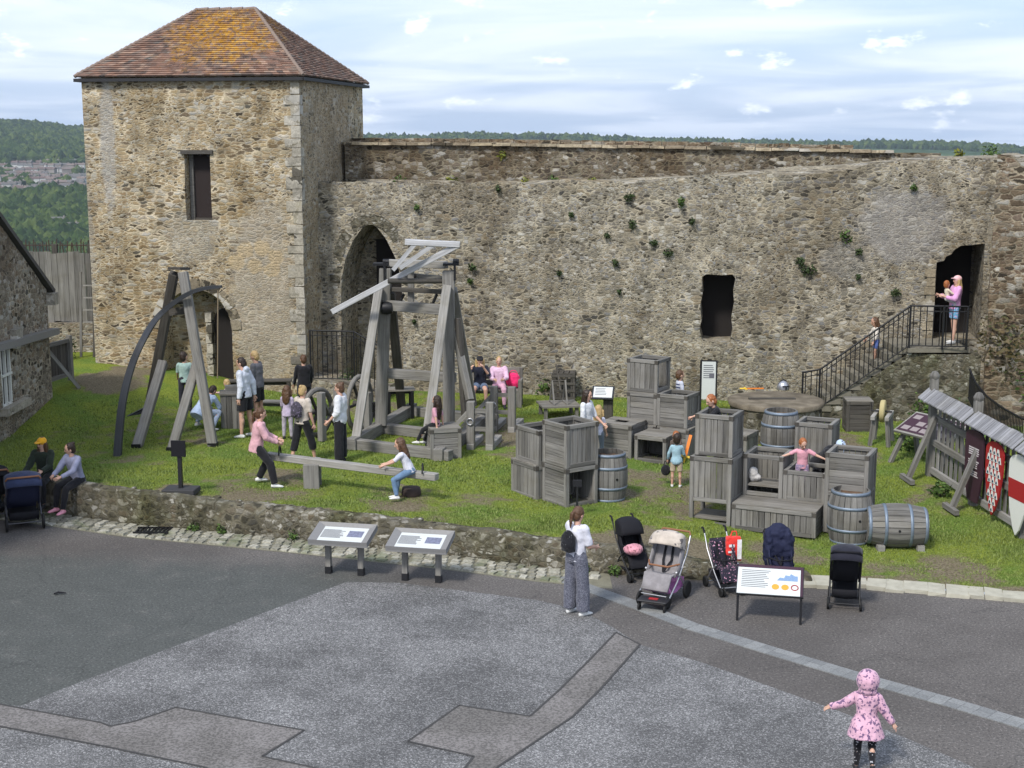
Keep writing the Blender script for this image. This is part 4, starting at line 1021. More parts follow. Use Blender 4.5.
# ------------------------------------------------------------------ trebuchet
F0=G(350,448); 
tb=thing('trebuchet','large timber trebuchet with raking braces and a long pale throwing arm','trebuchet',F0)
uu=(G(452,461)-F0); uu.z=0; uu=uu.normalized(); vv_=(G(412,411)-F0); vv_.z=0; vv_=vv_.normalized(); zt0=F0.z
def T(u,v,z): return V3(F0.x,F0.y,0)+uu*u+vv_*v+V3(0,0,g(F0.x,F0.y)+z)
def tbm(name,p0,p1,w,h,mat='wood',j=.006,up=(0,0,1)):
    m=MB(); m.beam(p0,p1,w,h,j=j,up=up); return m.build(name,M[mat],tb,world=True,bevel=.01)
BW=2.35; BD=3.9
for v_ in(.0,1.75,BD): tbm('base_beam',T(-.1,v_,.11),T(BW+.2,v_,.11),.22,.22)
for u_ in(.12,BW-.05): tbm('side_beam',T(u_,-.2,.13),T(u_,BD+.25,.13),.20,.26)
PHt=3.75; vm=1.75
# posts
zp=PHt
tbm('post',W(381,425,T(.4,vm,0).y),W(385.5,268,T(.4,vm,0).y),.24,.26); tbm('post',W(449,425,T(BW-.1,vm,0).y),W(448.5,271,T(BW-.1,vm,0).y),.24,.26)
yl=T(.4,vm,0).y; yr=T(BW-.1,vm,0).y
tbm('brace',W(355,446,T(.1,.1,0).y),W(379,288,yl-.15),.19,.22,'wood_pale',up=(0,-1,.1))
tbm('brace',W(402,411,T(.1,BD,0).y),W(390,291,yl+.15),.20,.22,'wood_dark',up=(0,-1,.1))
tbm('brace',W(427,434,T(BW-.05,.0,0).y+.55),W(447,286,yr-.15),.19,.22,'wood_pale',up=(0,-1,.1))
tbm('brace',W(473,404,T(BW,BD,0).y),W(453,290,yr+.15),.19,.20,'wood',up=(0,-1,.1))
tbm('brace',W(470,400,T(BW+.8,vm,0).y),W(455,330,yr),.14,.14,'wood')
tbm('brace',W(465,416,T(BW+.25,vm-.1,0).y),W(458,318,yr-.1),.13,.13,'wood_dark')
tbm('cross_rail',W(384,373,yl+.1),W(455,378,yr+.1),.16,.22); tbm('cross_rail',W(384,305,yl-.05),W(446,310,yr-.05),.16,.22)
tbm('cross_rail',W(384,289,yl+.12),W(446,292,yr+.12),.10,.10,'wood_dark'); tbm('cross_rail',W(386,263,yl+.1),W(446,265,yr+.1),.17,.16,'wood_pale')
tbm('cross_rail',W(404,275,yl+.3),W(446,279,yr+.2),.12,.12)
for a_,b2 in(((404,294),(400,302)),((437,294),(433,303))): 
    m=MB(); m.tube(W(*a_,yl),W(*b2,yl),.035); m.build('iron_strut',M['iron'],tb,world=True)
tbm('hanging_post',W(411,271,yl-.1),W(411,306,yl-.1),.14,.14)
for px_c,Yc in((381,yl),(451,yr)):
    m=MB(); m.box(W(px_c,264,Yc),(.34,.30,.05)); m.tube(W(px_c+2,262,Yc),W(px_c+8,262,Yc),.07); m.box(W(px_c+4,270,Yc)+V3(0,-.14,0),(.05,.03,.42)); m.build('iron_bracket',M['iron'],tb,world=True)
m=MB(); m.lathe([(.13,-.12),(.15,0),(.13,.12)],c=W(387,308,yl-.2),rot=Matrix.Rotation(PI/2,3,'Y'),n=14); m.build('winch_drum',M['iron'],tb,world=True)
ya=yr-.35
arm=tbm('throwing_arm',W(332,312,yl-.75),W(458,245,yr-.42),.10,.13,'wood_bleached')
for a_,b2,w_ in(((393,270),(415,244),.09),((400,268),(433,245),.09)):
    m=MB(); m.beam(W(*a_,ya-.06),W(*b2,ya-.06),w_,.09); m.build('strut',M['wood_bleached'],arm,world=True)
m=MB(); m.beam(W(405,242,ya-.06),W(460,244.5,ya-.08),.11,.12,j=.004); m.build('pull_bar',M['wood_bleached'],arm,world=True,bevel=.01)
m=MB(); m.tube(W(388,281,ya+.05),W(455,281,ya+.4),.06); m.build('axle',M['wood_dark'],tb,world=True)
# spoked wheels (capstans) near the trebuchet
def wheel_frame(label,px,py,Hh,rz,rw):
    q=G(px,py); t=thing('capstan_wheel',label,'capstan',q,rz)
    m=MB(); K=20; m.path([(0,rw*math.cos(2*PI*k/K),rw+.05+rw*math.sin(2*PI*k/K)) for k in range(K)],.06,6,flat=(1,1),closed=True); m.build('rim',M['wood'],t)
    m=MB()
    for k in range(3):
        a=PI*k/3; m.beam((0,rw*math.cos(a),rw+.05+rw*math.sin(a)),(0,-rw*math.cos(a),rw+.05-rw*math.sin(a)),.05,.06,up=(1,0,0))
    m.build('spokes',M['wood_dark'],t); m=MB(); m.tube((-.15,0,rw+.05),(.45,0,rw+.05),.06); m.build('axle',M['wood_dark'],t)
    for y in(-.3,.3):
        m=MB(); m.box((.35,y,Hh/2),(.14,.16,Hh)); m.build('post',M['wood'],t,bevel=.01)
    for s_ in(-1,1):
        m=MB(); m.beam((.35,.3*s_,.1),(.35,-.3*s_,Hh-.1),.06,.06,up=(1,0,0)); m.build('brace',M['wood'],t)
    return t
wheel_frame('large solid rimmed timber wheel with crossed braces left of the trebuchet',318,437,1.1,R(-30),.52)
wheel_frame('timber wheel half hidden behind the left leg of the trebuchet',360,432,1.0,R(-20),.62)
# twin winch trestles with iron rings
def trestle(label,px,py,rz):
    q=G(px,py); t=thing('winch_trestle',label,'trestle',q,rz,'winch trestles right of the trebuchet')
    for x in(0,.42):
        m=MB(); m.box((x,0,.52),(.17,.15,1.06),j=.004); m.build('post',M['wood'],t,bevel=.01)
    m=MB(); m.beam((.0,-.1,.06),(.0,1.0,.06),.16,.14,j=.004); m.beam((.42,-.1,.06),(.42,1.0,.06),.16,.14); m.build('base_beam',M['wood_pale'],t,bevel=.01)
    m=MB(); m.beam((-.75,.02,.07),(-.03,.02,.85),.10,.09); m.build('brace',M['wood_pale'],t)
    for z in(.45,.85):
        m=MB(); m.box((.21,0,z),(.3,.06,.09)); m.build('rail',M['wood'],t)
    m=MB(); K=14; m.path([(.0+.07*math.cos(2*PI*k/K),-.10,.62+.07*math.sin(2*PI*k/K)) for k in range(K)],.014,6,closed=True); m.build('ring',M['alu'],t)
    return t
trestle('nearer winch trestle with an iron ring just right of the small crate',471,449,R(-10)); trestle('farther winch trestle with an iron ring in front of the seated women',494,431,R(-12))
q=G(478,432); m=MB(); m.beam((q.x-.2,q.y,q.z+.55),(q.x+.35,q.y-.05,q.z+.35),.10,.04); m.box((q.x+.36,q.y-.1,q.z+.38),(.16,.1,.12)); tag(m.build('carved_lever',M['wood_top']),'short tilted timber lever between the two winch trestles','lever')
# ------------------------------------------------------------------ seesaw
e0=G(268,470); e1=G(437,493); 
s0=G(312,490); s0=V3(s0.x,s0.y+.15,s0.z); p0=W(267,455.5,s0.y+.55); p1=W(437,477,s0.y-.95)
ss=thing('seesaw','long pale timber seesaw beam on a short post across the lawn','seesaw',s0)
md=(p0+p1)/2; m=MB(); m.beam(p0,p1,.17,.13,j=.004); m.build('beam',M['wood_pale'],ss,world=True,bevel=.012)
tt=.27; zb=p0.z+(p1.z-p0.z)*tt
for s_ in(-1,1):
    m=MB(); c=p0.lerp(p1,tt); m.box((c.x+.02,c.y+s_*.14,(zb+g(c.x,c.y))/2-.03),(.30,.09,zb-g(c.x,c.y)-.0),j=.004); m.build('post',M['wood'],ss,world=True,bevel=.01)
for p,s_ in((p0,1),(p1,-1)):
    q=p.lerp(p1 if s_>0 else p0,.08); m=MB(); K=10; m.path([q+V3(.0,-.14+.28*k/K,.06+.16*math.sin(PI*k/K)) for k in range(K+1)],.016,6); m.build('handle',M['iron'],ss,world=True)
q=G(411,497); m=MB(); m.lathe([(.17,0),(.19,.05),(.17,.16),(.0,.18)],c=(q.x,q.y+.1,q.z)); tag(m.build('bump_stop',plain('dark_rubber_stop',(.05,.035,.03),.8)),'dark round stop block under the right end of the seesaw','bump stop')
# ------------------------------------------------------------------ benches and low tables
def bench(name,label,px0,py0,px1,py1,h,dep,back=0,mat='wood',cat='bench',arms=False,group=None,legm=None):
    a_,b2=G(px0,py0),G(px1,py1); d=b2-a_; d.z=0; L=d.length; rz=math.atan2(d.y,d.x); c=(a_+b2)/2
    t=thing(name,label,cat,c,rz,group); m=MB(); k=max(2,round(dep/.12))
    for i in range(k): m.box((0,dep*(i+.5)/k,h-.02),(L,dep/k-.01,.04),j=.002)
    m.build('seat' if cat=='bench' else 'top',M[mat],t,bevel=.004)
    for sx in(-1,1):
        for y in(.05,dep-.05):
            m=MB(); m.box((sx*(L/2-.08),y,(h-.04)/2),(.08,.08,h-.04)); m.build('leg',M[legm or mat],t)
    m=MB(); m.box((0,dep/2,h-.09),(L-.2,.05,.09)); m.build('rail',M[legm or mat],t)
    if back:
        m=MB()
        for i in range(3): m.box((0,dep+.02,h+.1+i*(back/3)),(L,.03,back/3-.03),j=.002)
        for sx in(-1,1): m.box((sx*(L/2-.04),dep+.02,h/2+back/2),(.08,.06,h+back))
        m.build('backrest',M[mat],t,bevel=.004)
    if arms:
        for sx in(-1,1):
            m=MB(); m.box((sx*(L/2-.03),dep/2,h+.22),(.09,dep,.05)); m.box((sx*(L/2-.03),.04,h/2+.1),(.09,.08,h+.2)); m.build('armrest',M[mat],t)
    return t
bench('timber_bench','high backed timber bench with two seated women against the curtain wall',466,407,521,408,.45,.45,.5,arms=True)
bench('timber_table','black legged timber table behind the trebuchet',386,420,416,419,.72,.5,mat='wood_top',cat='table',legm='iron')
bench('timber_table','long rough timber trestle in front of the tower doorway',224,403,292,408,.62,.35,mat='wood_dark',cat='table')
bench('low_bench','lower timber step bench behind the man in the white hoodie',236,412,286,417,.32,.3,mat='wood',cat='bench')
# model siege engine on a low table
q=G(561,419); t=thing('low_table','low square display table on the lawn behind the left hand crates','table',(q.x-.05,q.y+.35,q.z),R(10))
m=MB()
for k in range(6): m.box((0,-.35+.14*k,.30),(.95,.13,.04),j=.002)
m.build('top',M['wood_top'],t); 
for sx in(-1,1):
    for sy in(-1,1): m=MB(); m.box((sx*.38,sy*.32,.14),(.08,.08,.28)); m.build('leg',M['wood'],t)
t2=thing('model_trebuchet','small model siege engine standing on the low display table','model',(q.x-.05,q.y+.35,q.z+.32),R(10))
for sx in(-1,1):
    m=MB()
    for sy in(-1,1): m.beam((sx*.16,sy*.26,0),(sx*.16,0,.56),.035,.035)
    m.beam((sx*.16,-.28,.02),(sx*.16,.28,.02),.04,.04); m.build('side_frame',M['wood'],t2)
m=MB(); m.tube((-.18,0,.55),(.18,0,.55),.022); m.build('axle',M['wood_dark'],t2); m=MB(); m.beam((0,-.2,.34),(0,.3,.9),.03,.04); m.build('arm',M['wood_dark'],t2)
# ------------------------------------------------------------------ information boards
def text_rows(t,name,x0,x1,z0,n,dz,M4,mat,th=.003,h=.012):
    m=MB()
    for i in range(n):
        xe=x1-random.uniform(0,.25)*(x1-x0); m.prism([(x0,z0-i*dz),(xe,z0-i*dz),(xe,z0-i*dz+h),(x0,z0-i*dz+h)],th,M4)
    return m.build(name,mat,t)
def lectern(label,px,py,rz,W_=1.0,D_=.60,hz_=.64,style='grey',col=None,group=None):
    q=atz(px,py,0); t=thing('information_lectern',label,'information board',q,rz,group)
    tilt=R(14); Rm=Matrix.Translation((0,-.05,hz_))@Matrix.Rotation(tilt,4,'X')
    if style=='grey':
        for sx in(-1,1):
            m=MB(); m.box((sx*.28,.0,hz_/2+.02),(.09,.09,hz_+.02)); m.build('leg',M['wood'],t,bevel=.006)
            m=MB(); m.box((sx*.28,-.0,.06),(.1,.1,.12)); m.build('foot',M['dark'],t)
        m=MB(); m.prism([(-W_/2,-D_/2),(W_/2,-D_/2),(W_/2-.0,D_/2),(-W_/2,D_/2)],.03,Rm); m.build('tray',M['grey_frame'],t)
        m=MB(); b_=.10
        O_=[(-W_/2,-D_/2),(W_/2,-D_/2),(W_/2,D_/2),(-W_/2,D_/2)]; I=[(-W_/2+.12,-D_/2+.025),(W_/2-.12,-D_/2+.025),(W_/2-.12,D_/2-.06),(-W_/2+.12,D_/2-.06)]
        for i in range(4):
            j_=(i+1)%4; a,b,c_,d_=O_[i],O_[j_],I[j_],I[i]
            vs=[Rm@V3(*a,.03),Rm@V3(*b,.03),Rm@V3(*c_,.04),Rm@V3(*d_,.04),Rm@V3(*a,.10),Rm@V3(*b,.10),Rm@V3(*c_,.05),Rm@V3(*d_,.05)]
            m.add(vs,[(0,3,2,1),(4,5,6,7),(0,1,5,4),(1,2,6,5),(2,3,7,6),(3,0,4,7)])
        m.build('frame',plain('mid_grey_frame',(.20,.195,.19),.6,nz=.15),t)
        m=MB(); m.prism([(-W_/2+.12,-D_/2+.025),(W_/2-.12,-D_/2+.025),(W_/2-.12,D_/2-.06),(-W_/2+.12,D_/2-.06)],.012,Rm@Matrix.Translation((0,0,.036))); pn=m.build('panel',M['white_panel'],t)
        R2=Rm@Matrix.Translation((0,0,.049))
        m=MB(); m.prism([(.08,-.06),(.33,-.06),(.33,.13),(.08,.13)],.003,R2); m.build('picture',plain('dull_picture_print',(.16,.17,.24),.6,nz=.8,ns=30),pn)
        text_rows(pn,'text',-.36,.02,.13,9,.03,R2,M['text'])
    else:
        Rm=Matrix.Translation((0,0,hz_))@Matrix.Rotation(R(30),4,'X')
        for sx in(-1,1):
            m=MB(); m.box((sx*(W_/2-.03),-.20,hz_/2-.10),(.035,.035,hz_-.18)); m.box((sx*(W_/2-.03),-.05,hz_-.17),(.035,.36,.035),Matrix.Rotation(R(38),3,'X')); m.build('leg',M['dark'],t)
        m=MB(); m.prism([(-W_/2,-D_/2),(W_/2,-D_/2),(W_/2,D_/2),(-W_/2,D_/2)],.025,Rm@Matrix.Translation((0,0,-.02))); m.build('tray',M['dark'],t)
        m=MB(); m.prism([(-W_/2+.012,-D_/2+.012),(W_/2-.05,-D_/2+.012),(W_/2-.05,D_/2-.07),(-W_/2+.012,D_/2-.07)],.008,Rm@Matrix.Translation((0,0,.006))); pn=m.build('panel',M['white_panel'],t)
        m=MB(); m.prism([(-W_/2+.012,D_/2-.068),(W_/2-.012,D_/2-.068),(W_/2-.012,D_/2-.008),(-W_/2+.012,D_/2-.008)],.008,Rm@Matrix.Translation((0,0,.006))); m.prism([(W_/2-.048,-D_/2+.012),(W_/2-.012,-D_/2+.012),(W_/2-.012,D_/2-.07),(W_/2-.048,D_/2-.07)],.008,Rm@Matrix.Translation((0,0,.006))); m.build('header',M['purple'],pn)
        R2=Rm@Matrix.Translation((0,0,.0145)); text_rows(pn,'text',-.42,.0,.17,10,.036,R2,M['text'],h=.010)
        m=MB(); pts=[(.1,.0),(.14,.06),(.2,.05),(.22,.11),(.28,.10),(.3,.14),(.36,.1),(.4,.1),(.4,.0)]; m.prism(pts,.003,R2); m.build('picture',M['print_blue'],pn)
        m=MB()
        for x_,k in((.08,0),(.22,0)): m.prism([(x_+.055*math.cos(2*PI*i/16),-.13+.055*math.sin(2*PI*i/16)) for i in range(16)],.003,R2)
        m.build('round_picture',M['print_orange'],pn)
        m=MB(); m.path([Rm@V3(.36+.05*math.cos(2*PI*i/16),-.13+.05*math.sin(2*PI*i/16),.018) for i in range(16)],.008,5,closed=True); m.build('round_picture',M['red'],pn)
    return t
lectern('left grey information lectern on two posts by the cobbled gutter',345,574,R(-12),group='grey lecterns by the gutter'); lectern('right grey information lectern on two posts nearer the middle of the yard',422,581,R(-12),group='grey lecterns by the gutter')
lectern('white information board on thin black legs in front of the parked pushchairs',769,618,R(-12),W_=.98,D_=.60,hz_=.58,style='black')
# tall info sign by the wall
q=G(707,415); t=thing('upright_sign','tall pale information sign standing against the wall by the crates','sign',(q.x,q.y,q.z),R(-8))
m=MB(); m.box((-.17,0,.66),(.05,.05,1.32)); m.box((.2,0,.66),(.05,.05,1.32)); m.box((.015,0,1.33),(.42,.05,.04)); m.build('frame',M['dark'],t)
m=MB(); m.box((.02,-.03,.86),(.33,.02,.92)); pn=m.build('panel',M['white_panel'],t)
text_rows(pn,'text',-.11,.15,1.22,7,.05,Matrix.Translation((0,-.041,0))@Matrix.Rotation(PI/2,4,'X'),M['text'],h=.018); m=MB(); m.box((.09,-.043,.98),(.12,.004,.12)); m.build('picture',M['text'],pn)
# small lectern near model
q=G(603,425); t=thing('information_lectern','small white display lectern on a stout post behind the left hand crates','information board',(q.x,q.y+.1,q.z),R(-10))
m=MB(); m.box((.12,.05,.35),(.22,.16,.7)); m.build('post',M['wood_dark'],t); Rm=Matrix.Translation((0,0,.74))@Matrix.Rotation(R(40),4,'X')
m=MB(); m.prism([(-.26,-.2),(.26,-.2),(.26,.2),(-.26,.2)],.03,Rm); m.build('tray',M['dark'],t); m=MB(); m.prism([(-.22,-.16),(.22,-.16),(.22,.16),(-.22,.16)],.01,Rm@Matrix.Translation((0,0,.031))); pn=m.build('panel',M['white_panel'],t); text_rows(pn,'text',-.18,.1,.1,5,.045,Rm@Matrix.Translation((0,0,.042)),M['text'])
# black sign on the low wall
q=atz(181,491,.58); q.z=g(q.x,q.y)+.03; t=thing('sign_stand','black square sign on a black post with a heavy base on the low wall','sign',q,R(-6))
m=MB(); m.box((0,0,.05),(.62,.42,.10),j=.006); m.build('base',plain('dark_concrete_base',(.04,.04,.042),.8),t,bevel=.01); m=MB(); m.box((0,0,.40),(.07,.07,.62)); m.build('post',M['dark'],t); m=MB(); m.box((0,-.05,.86),(.27,.04,.30)); m.build('sign_plate',M['black_fab'],t)
q=G(577,517); t=thing('sign_stand','small black sign on a thin black post in front of the left hand crates','sign',(q.x,q.y,q.z),R(0))
m=MB(); m.tube((0,0,0),(0,0,.6),.02); m.build('post',M['dark'],t); m=MB(); m.box((0,0,.62),(.16,.05,.12)); m.build('sign_plate',M['dark'],t)
# table like interpretive board at right
q=G(897,466); t=thing('information_table','sloping table board with maroon picture squares behind the shield fence','information board',(q.x+.45,q.y+.1,q.z),R(-62))
Rm=Matrix.Translation((.25,.1,.80))@Matrix.Rotation(R(28),4,'X')
m=MB(); m.prism([(-.75,-.36),(.75,-.36),(.75,.36),(-.75,.36)],.05,Rm); m.build('tray',M['wood_pale'],t)
m=MB(); m.prism([(-.70,-.31),(.70,-.31),(.70,.31),(-.70,.31)],.01,Rm@Matrix.Translation((0,0,.051))); pn=m.build('panel',M['purple'],t)
m=MB()
for i in range(5):
    for j_ in range(3):
        if (i*3+j_)%4!=1: x_=-.63+i*.26; y_=-.26+j_*.19; m.prism([(x_,y_),(x_+.2,y_),(x_+.2,y_+.13),(x_,y_+.13)],.003,Rm@Matrix.Translation((0,0,.0625)))
m.build('picture_squares',plain('dim_print',(.26,.22,.22),.6),pn)
for x_ in(-.4,.9):
    m=MB(); m.beam((x_,-.38,0),(x_,.05,.72),.08,.08); m.build('leg',M['wood'],t); m=MB(); m.beam((x_,.42,0),(x_,.22,.9),.08,.08); m.build('leg',M['wood'],t)
# grindstone
q=G(884,446); t=thing('grindstone','round yellow grindstone wheel on a small timber trestle','grindstone',(q.x,q.y+.25,q.z),R(68))
for sx in(-1,1):
    for sy in(-1,1): m=MB(); m.beam((sx*.34,sy*.2,0),(sx*.30,sy*.14,.62),.07,.07); m.build('leg',M['wood'],t)
for sy in(-1,1): m=MB(); m.box((0,sy*.15,.64),(.9,.09,.09)); m.build('rail',M['wood_pale'],t,bevel=.006)
m=MB(); m.lathe([(.02,-.05),(.24,-.05),(.25,-.03),(.25,.03),(.24,.05),(.02,.05)],c=(.05,0,.72),rot=Matrix.Rotation(PI/2,3,'X')@Matrix.Identity(3),n=26); m.build('wheel',plain('yellow_sandstone',(.40,.34,.17),.9),t)
m=MB(); m.tube((.05,-.2,.72),(.05,.25,.72),.02); m.beam((.05,.25,.72),(.05,.25,.9),.02,.02); m.build('crank',M['iron'],t)
# ------------------------------------------------------------------ shield fence with shingled roof
P0=V3(8.45,27.6,0); P1=V3(9.35,21.3,0); fd=(P1-P0).normalized(); fl=V3(-fd.y,fd.x,0); fl=-fl if fl.x>0 else fl   # fl points to camera-left
fe=thing('roofed_paling_fence','grey paling fence with a narrow shingled roof and raking props at the right','fence',(P0.x,P0.y,g(P0.x,P0.y)))
def Fp(s,o,z): p=P0+fd*s+fl*o; return V3(p.x,p.y,g(p.x,p.y)*.0+max(.0,.37-.05*s)+z)
Ls=(P1-P0).length
for s_ in(0,1.9,3.8,5.7):
    m=MB(); m.beam(Fp(s_,0,-.1),Fp(s_,0,1.98),.15,.15,up=(0,1,0)); m.lathe([(.09,0),(.11,.06),(.06,.14),(.01,.16)],c=Fp(s_,0,1.97),n=8); m.build('post',M['wood'],fe,world=True,bevel=.01)
for z_ in(.12,.70,1.20,1.50):
    m=MB(); m.beam(Fp(-.1,.0,z_),Fp(Ls,.0,z_),.07,.12); m.build('rail',M['wood_pale'] if z_<.5 else M['wood'],fe,world=True)
s_=.22
while s_<Ls:
    if min(abs(s_-k) for k in(0,1.9,3.8,5.7))>.1:
        m=MB(); m.beam(Fp(s_,-.05,.1),Fp(s_+random.uniform(-.01,.01),-.05,1.52+random.uniform(-.04,.02)),.085,.03,up=tuple(fl)); m.build('pale',random.choice([M['wood'],M['wood_dark'],M['wood_pale']]),fe,world=True)
    s_+=.20
for a_,b2 in((-.12,1.88),(1.94,3.8),(3.86,5.72)):
    m=MB(); s_=a_
    while s_<b2:
        w_=random.uniform(.07,.11); e=min(s_+w_,b2); dz=random.uniform(-.008,.008)
        for (o0,z0,o1,z1) in((.28,1.55+dz,.03,1.76+dz),(-.26,1.57+dz,-.02,1.74+dz)):
            A_,B_,C_,D_=Fp(s_,o0,z0),Fp(e-.006,o0,z0),Fp(e-.006,o1,z1),Fp(s_,o1,z1); up=V3(0,0,.022); o_=random.random()*9
            m.add([A_,B_,C_,D_,A_+up,B_+up,C_+up,D_+up],[(0,3,2,1),(4,5,6,7),(0,1,5,4),(1,2,6,5),(2,3,7,6),(3,0,4,7)],[[(0,o_),(0,o_+.1),(.4,o_+.1),(.4,o_)]]*6)
        s_=e
    m.build('shingle_roof',M['wood_silver'],fe,world=True)
for s_ in(.35,2.3):
    m=MB(); m.beam(Fp(s_,.62,.02),Fp(s_-.1,.06,1.25),.09,.09); m.build('prop',M['wood'],fe,world=True); m=MB(); m.beam(Fp(s_-.25,.64,.04),Fp(s_+.28,.64,.04),.09,.09); m.build('prop_foot',M['wood'],fe,world=True)
# shields hung on the fence
def shield_pts(w_,h_,top='round'):
    pts=[]
    if top=='round': pts+=[(w_/2*math.cos(a),h_*.86+h_*.14*math.sin(a)) for a in [PI*k/10 for k in range(11)]]
    else: pts+=[(w_/2,h_*.96),(0,h_),(-w_/2,h_*.96)]
    pts+=[(-w_/2*.97,h_*.6),(-w_/2*.72,h_*.3),(-w_/2*.3,h_*.08),(0,0),(w_/2*.3,h_*.08),(w_/2*.72,h_*.3),(w_/2*.97,h_*.6)]
    return pts
def fmat(s_,o,z,tl=0.0):   # local x along fence, y up, z outwards to camera-left
    p=Fp(s_,o,z); Mx=Matrix(((-fd.x*-1,0,fl.x,p.x),(-fd.y*-1,0,fl.y,p.y),(0,1,0,p.z),(0,0,0,1))); return Mx@Matrix.Rotation(tl,4,'Z')
def placed(name,label,cat,s_,o,z,group=None):
    Mx=fmat(s_,o,z); t=bpy.data.objects.new(name,None); t.empty_display_size=.1; C.objects.link(t); t.location=Mx.to_translation(); t.rotation_euler=Mx.to_euler(); tag(t,label,cat,group); return t
t=placed('text_board','tall dark maroon board with pale text hung on the paling fence','board',2.15,.13,.12)
m=MB(); w_,h_=.70,1.34; pts=[(w_/2*math.cos(a),h_-.1+.1*math.sin(a)) for a in [PI*k/10 for k in range(11)]]+[(-w_/2,.5),(-w_/2*.55,0),(w_/2*.55,0),(w_/2,.5)]; m.prism(pts,.03,Matrix.Identity(4)); pn=m.build('panel',M['purple'],t)
m=MB()
for (z0,n_) in((1.0,4),(.76,4),(.56,3)):
    for i in range(n_): xx=random.uniform(.14,.22); m.prism([(-.2,z0-i*.04),(xx,z0-i*.04),(xx,z0-i*.04+.022),(-.2,z0-i*.04+.022)],.004,Matrix.Translation((0,0,.031)))
m.build('text',M['text_light'],pn)
t=placed('heraldic_shield','long shield with a red and white vair pattern hung on the fence','shield',2.95,.14,.10)
pts=shield_pts(.66,1.36); m=MB(); m.prism(pts,.03,Matrix.Identity(4)); pn=m.build('board',M['red'],t)
def inside(x,y):
    if y<.02 or y>1.3: return False
    hw=float(np.interp(y,[0,.11,.41,.82,1.17,1.36],[0,.1,.24,.32,.33,.1])); return abs(x)<hw-.01
mw,mb=MB(),MB()
for r_ in range(9):
    y=.07+r_*.132
    for c_ in range(-3,4):
        x=c_*.135+(.0675 if r_%2 else 0)
        if inside(x,y) and inside(x,y+.12) and inside(x-.06,y+.05) and inside(x+.06,y+.05):
            mw.prism([(x-.065,y),(x+.065,y),(x+.045,y+.06),(x+.03,y+.12),(x-.03,y+.12),(x-.045,y+.06)],.004,Matrix.Translation((0,0,.031)))
            mb.prism([(x-.03,y+.015),(x+.03,y+.015),(x+.018,y+.06),(x-.018,y+.06)],.004,Matrix.Translation((0,0,.036)))
mw.build('white_bells',M['cream'],pn); mb.build('blue_bells',M['blueblk'],pn)
t=placed('heraldic_shield','long white shield with one broad red band hung on the fence','shield',3.85,.14,.02)
pts=shield_pts(.70,1.44); m=MB(); m.prism(pts,.03,Matrix.Identity(4)); pn=m.build('board',M['cream'],t)
m=MB(); hw0=.305; hw1=.338; m.prism([(-hw0,.64),(hw0,.64),(hw1,.98),(-hw1,.98)],.004,Matrix.Translation((0,0,.031))); m.build('red_band',M['red'],pn)
m=MB(); m.prism([(-.1,.3),(.1,.3),(.1,.7),(-.1,.7)],.0,Matrix.Identity(4)) if False else None
# ------------------------------------------------------------------ steps, landing and railings
zl_=2.22; LX0,LX1=9.35,11.55; LYf=32.7
st=thing('stone_steps','steep stone steps and landing climbing to the castle wall doorway','steps',(8.5,33.2,.45))
def stairtop(x,y): return float(np.interp(x,[7.35,LX0,12],[.62,zl_-.08,zl_-.08]))
stone_block('side_wall',[(7.35,LYf+.35),(LX0,LYf),(11.0,LYf-.25),(11.2,34.6),(7.5,35.3)],-.2,lambda x,y:stairtop(x,y)-.06,M['low'],st,(),disp=.05)
N=9
for k in range(N):
    x0=7.3+(LX0-7.3)*k/N; z=.62+(zl_-.62)*(k+1)/N; m=MB(); m.box((x0+.16,LYf+.95-.12*k/N*2,z-.08),(.36,1.35,.16),j=.008); m.build('tread',plain('worn_step_stone',(.17,.155,.12),.9,nz=.3,ns=8,bump=.4) if k==0 else bpy.data.materials['worn_step_stone'],st,world=True)
m=MB(); m.box((10.05,LYf+.75,zl_-.05),(1.45,1.72,.1)); m.build('landing',bpy.data.materials['worn_step_stone'],st,world=True)
def railing(name,label,pts,H_=1.0,sp=.13,posts=True,dbl=True,group=None):
    pts=[V3(*p) for p in pts]; t=thing(name,label,'railing',pts[0],0,group)
    m=MB(); m.path([p+V3(0,0,H_) for p in pts],.024,6); m.build('handrail',M['iron'],t,world=True)
    if dbl: m=MB(); m.path([p+V3(0,0,H_-.12) for p in pts],.013,6); m.build('upper_rail',M['iron'],t,world=True)
    m=MB(); m.path([p+V3(0,0,.06) for p in pts],.016,6); m.build('bottom_rail',M['iron'],t,world=True)
    for a_,b2 in zip(pts,pts[1:]):
        L=(b2-a_).length; n_=max(1,int(L/sp))
        for k in range(n_):
            p=a_.lerp(b2,(k+.5)/n_); m=MB(); m.tube(p+V3(0,0,.05),p+V3(0,0,H_-.01),.0125,n=5); m.build('baluster',M['iron'],t,world=True,recalc=False)
    if posts:
        for p in pts: m=MB(); m.box(p+V3(0,0,H_/2),(.04,.04,H_+.04)); m.build('post',M['iron'],t,world=True)
    return t
railing('stair_railing','black iron railing up the stone steps and along the doorway landing',[(6.95,LYf+.30,.58),(7.35,LYf+.27,.66),(LX0,LYf-.05,zl_),(10.1,LYf-.16,zl_),(10.64,LYf-.22,zl_)],1.0)
for s_ in(.25,.5,.75): pass
railing('gate_railing','black iron railing on the plinth between tower and trebuchet',[(-5.2,35.72,.93),(-4.05,35.50,.93),(-3.35,35.36,.55)],1.30,.12)
# curved black railing at right edge
a0=W(968,371,31.8); pts=[W(968,400,31.8),W(974,414,31.4),W(985,428,30.8),W(1000,440,30.0),W(1020,452,29.0),W(1045,462,28.0)]
railing('curved_railing','dense black curved railing sweeping down below the brown wall at the right edge',[(p.x,p.y,p.z+.0) for p in pts],.72,.07,False,False)
# bank under it
def bank(name,label,px,pts,hs):
    pass
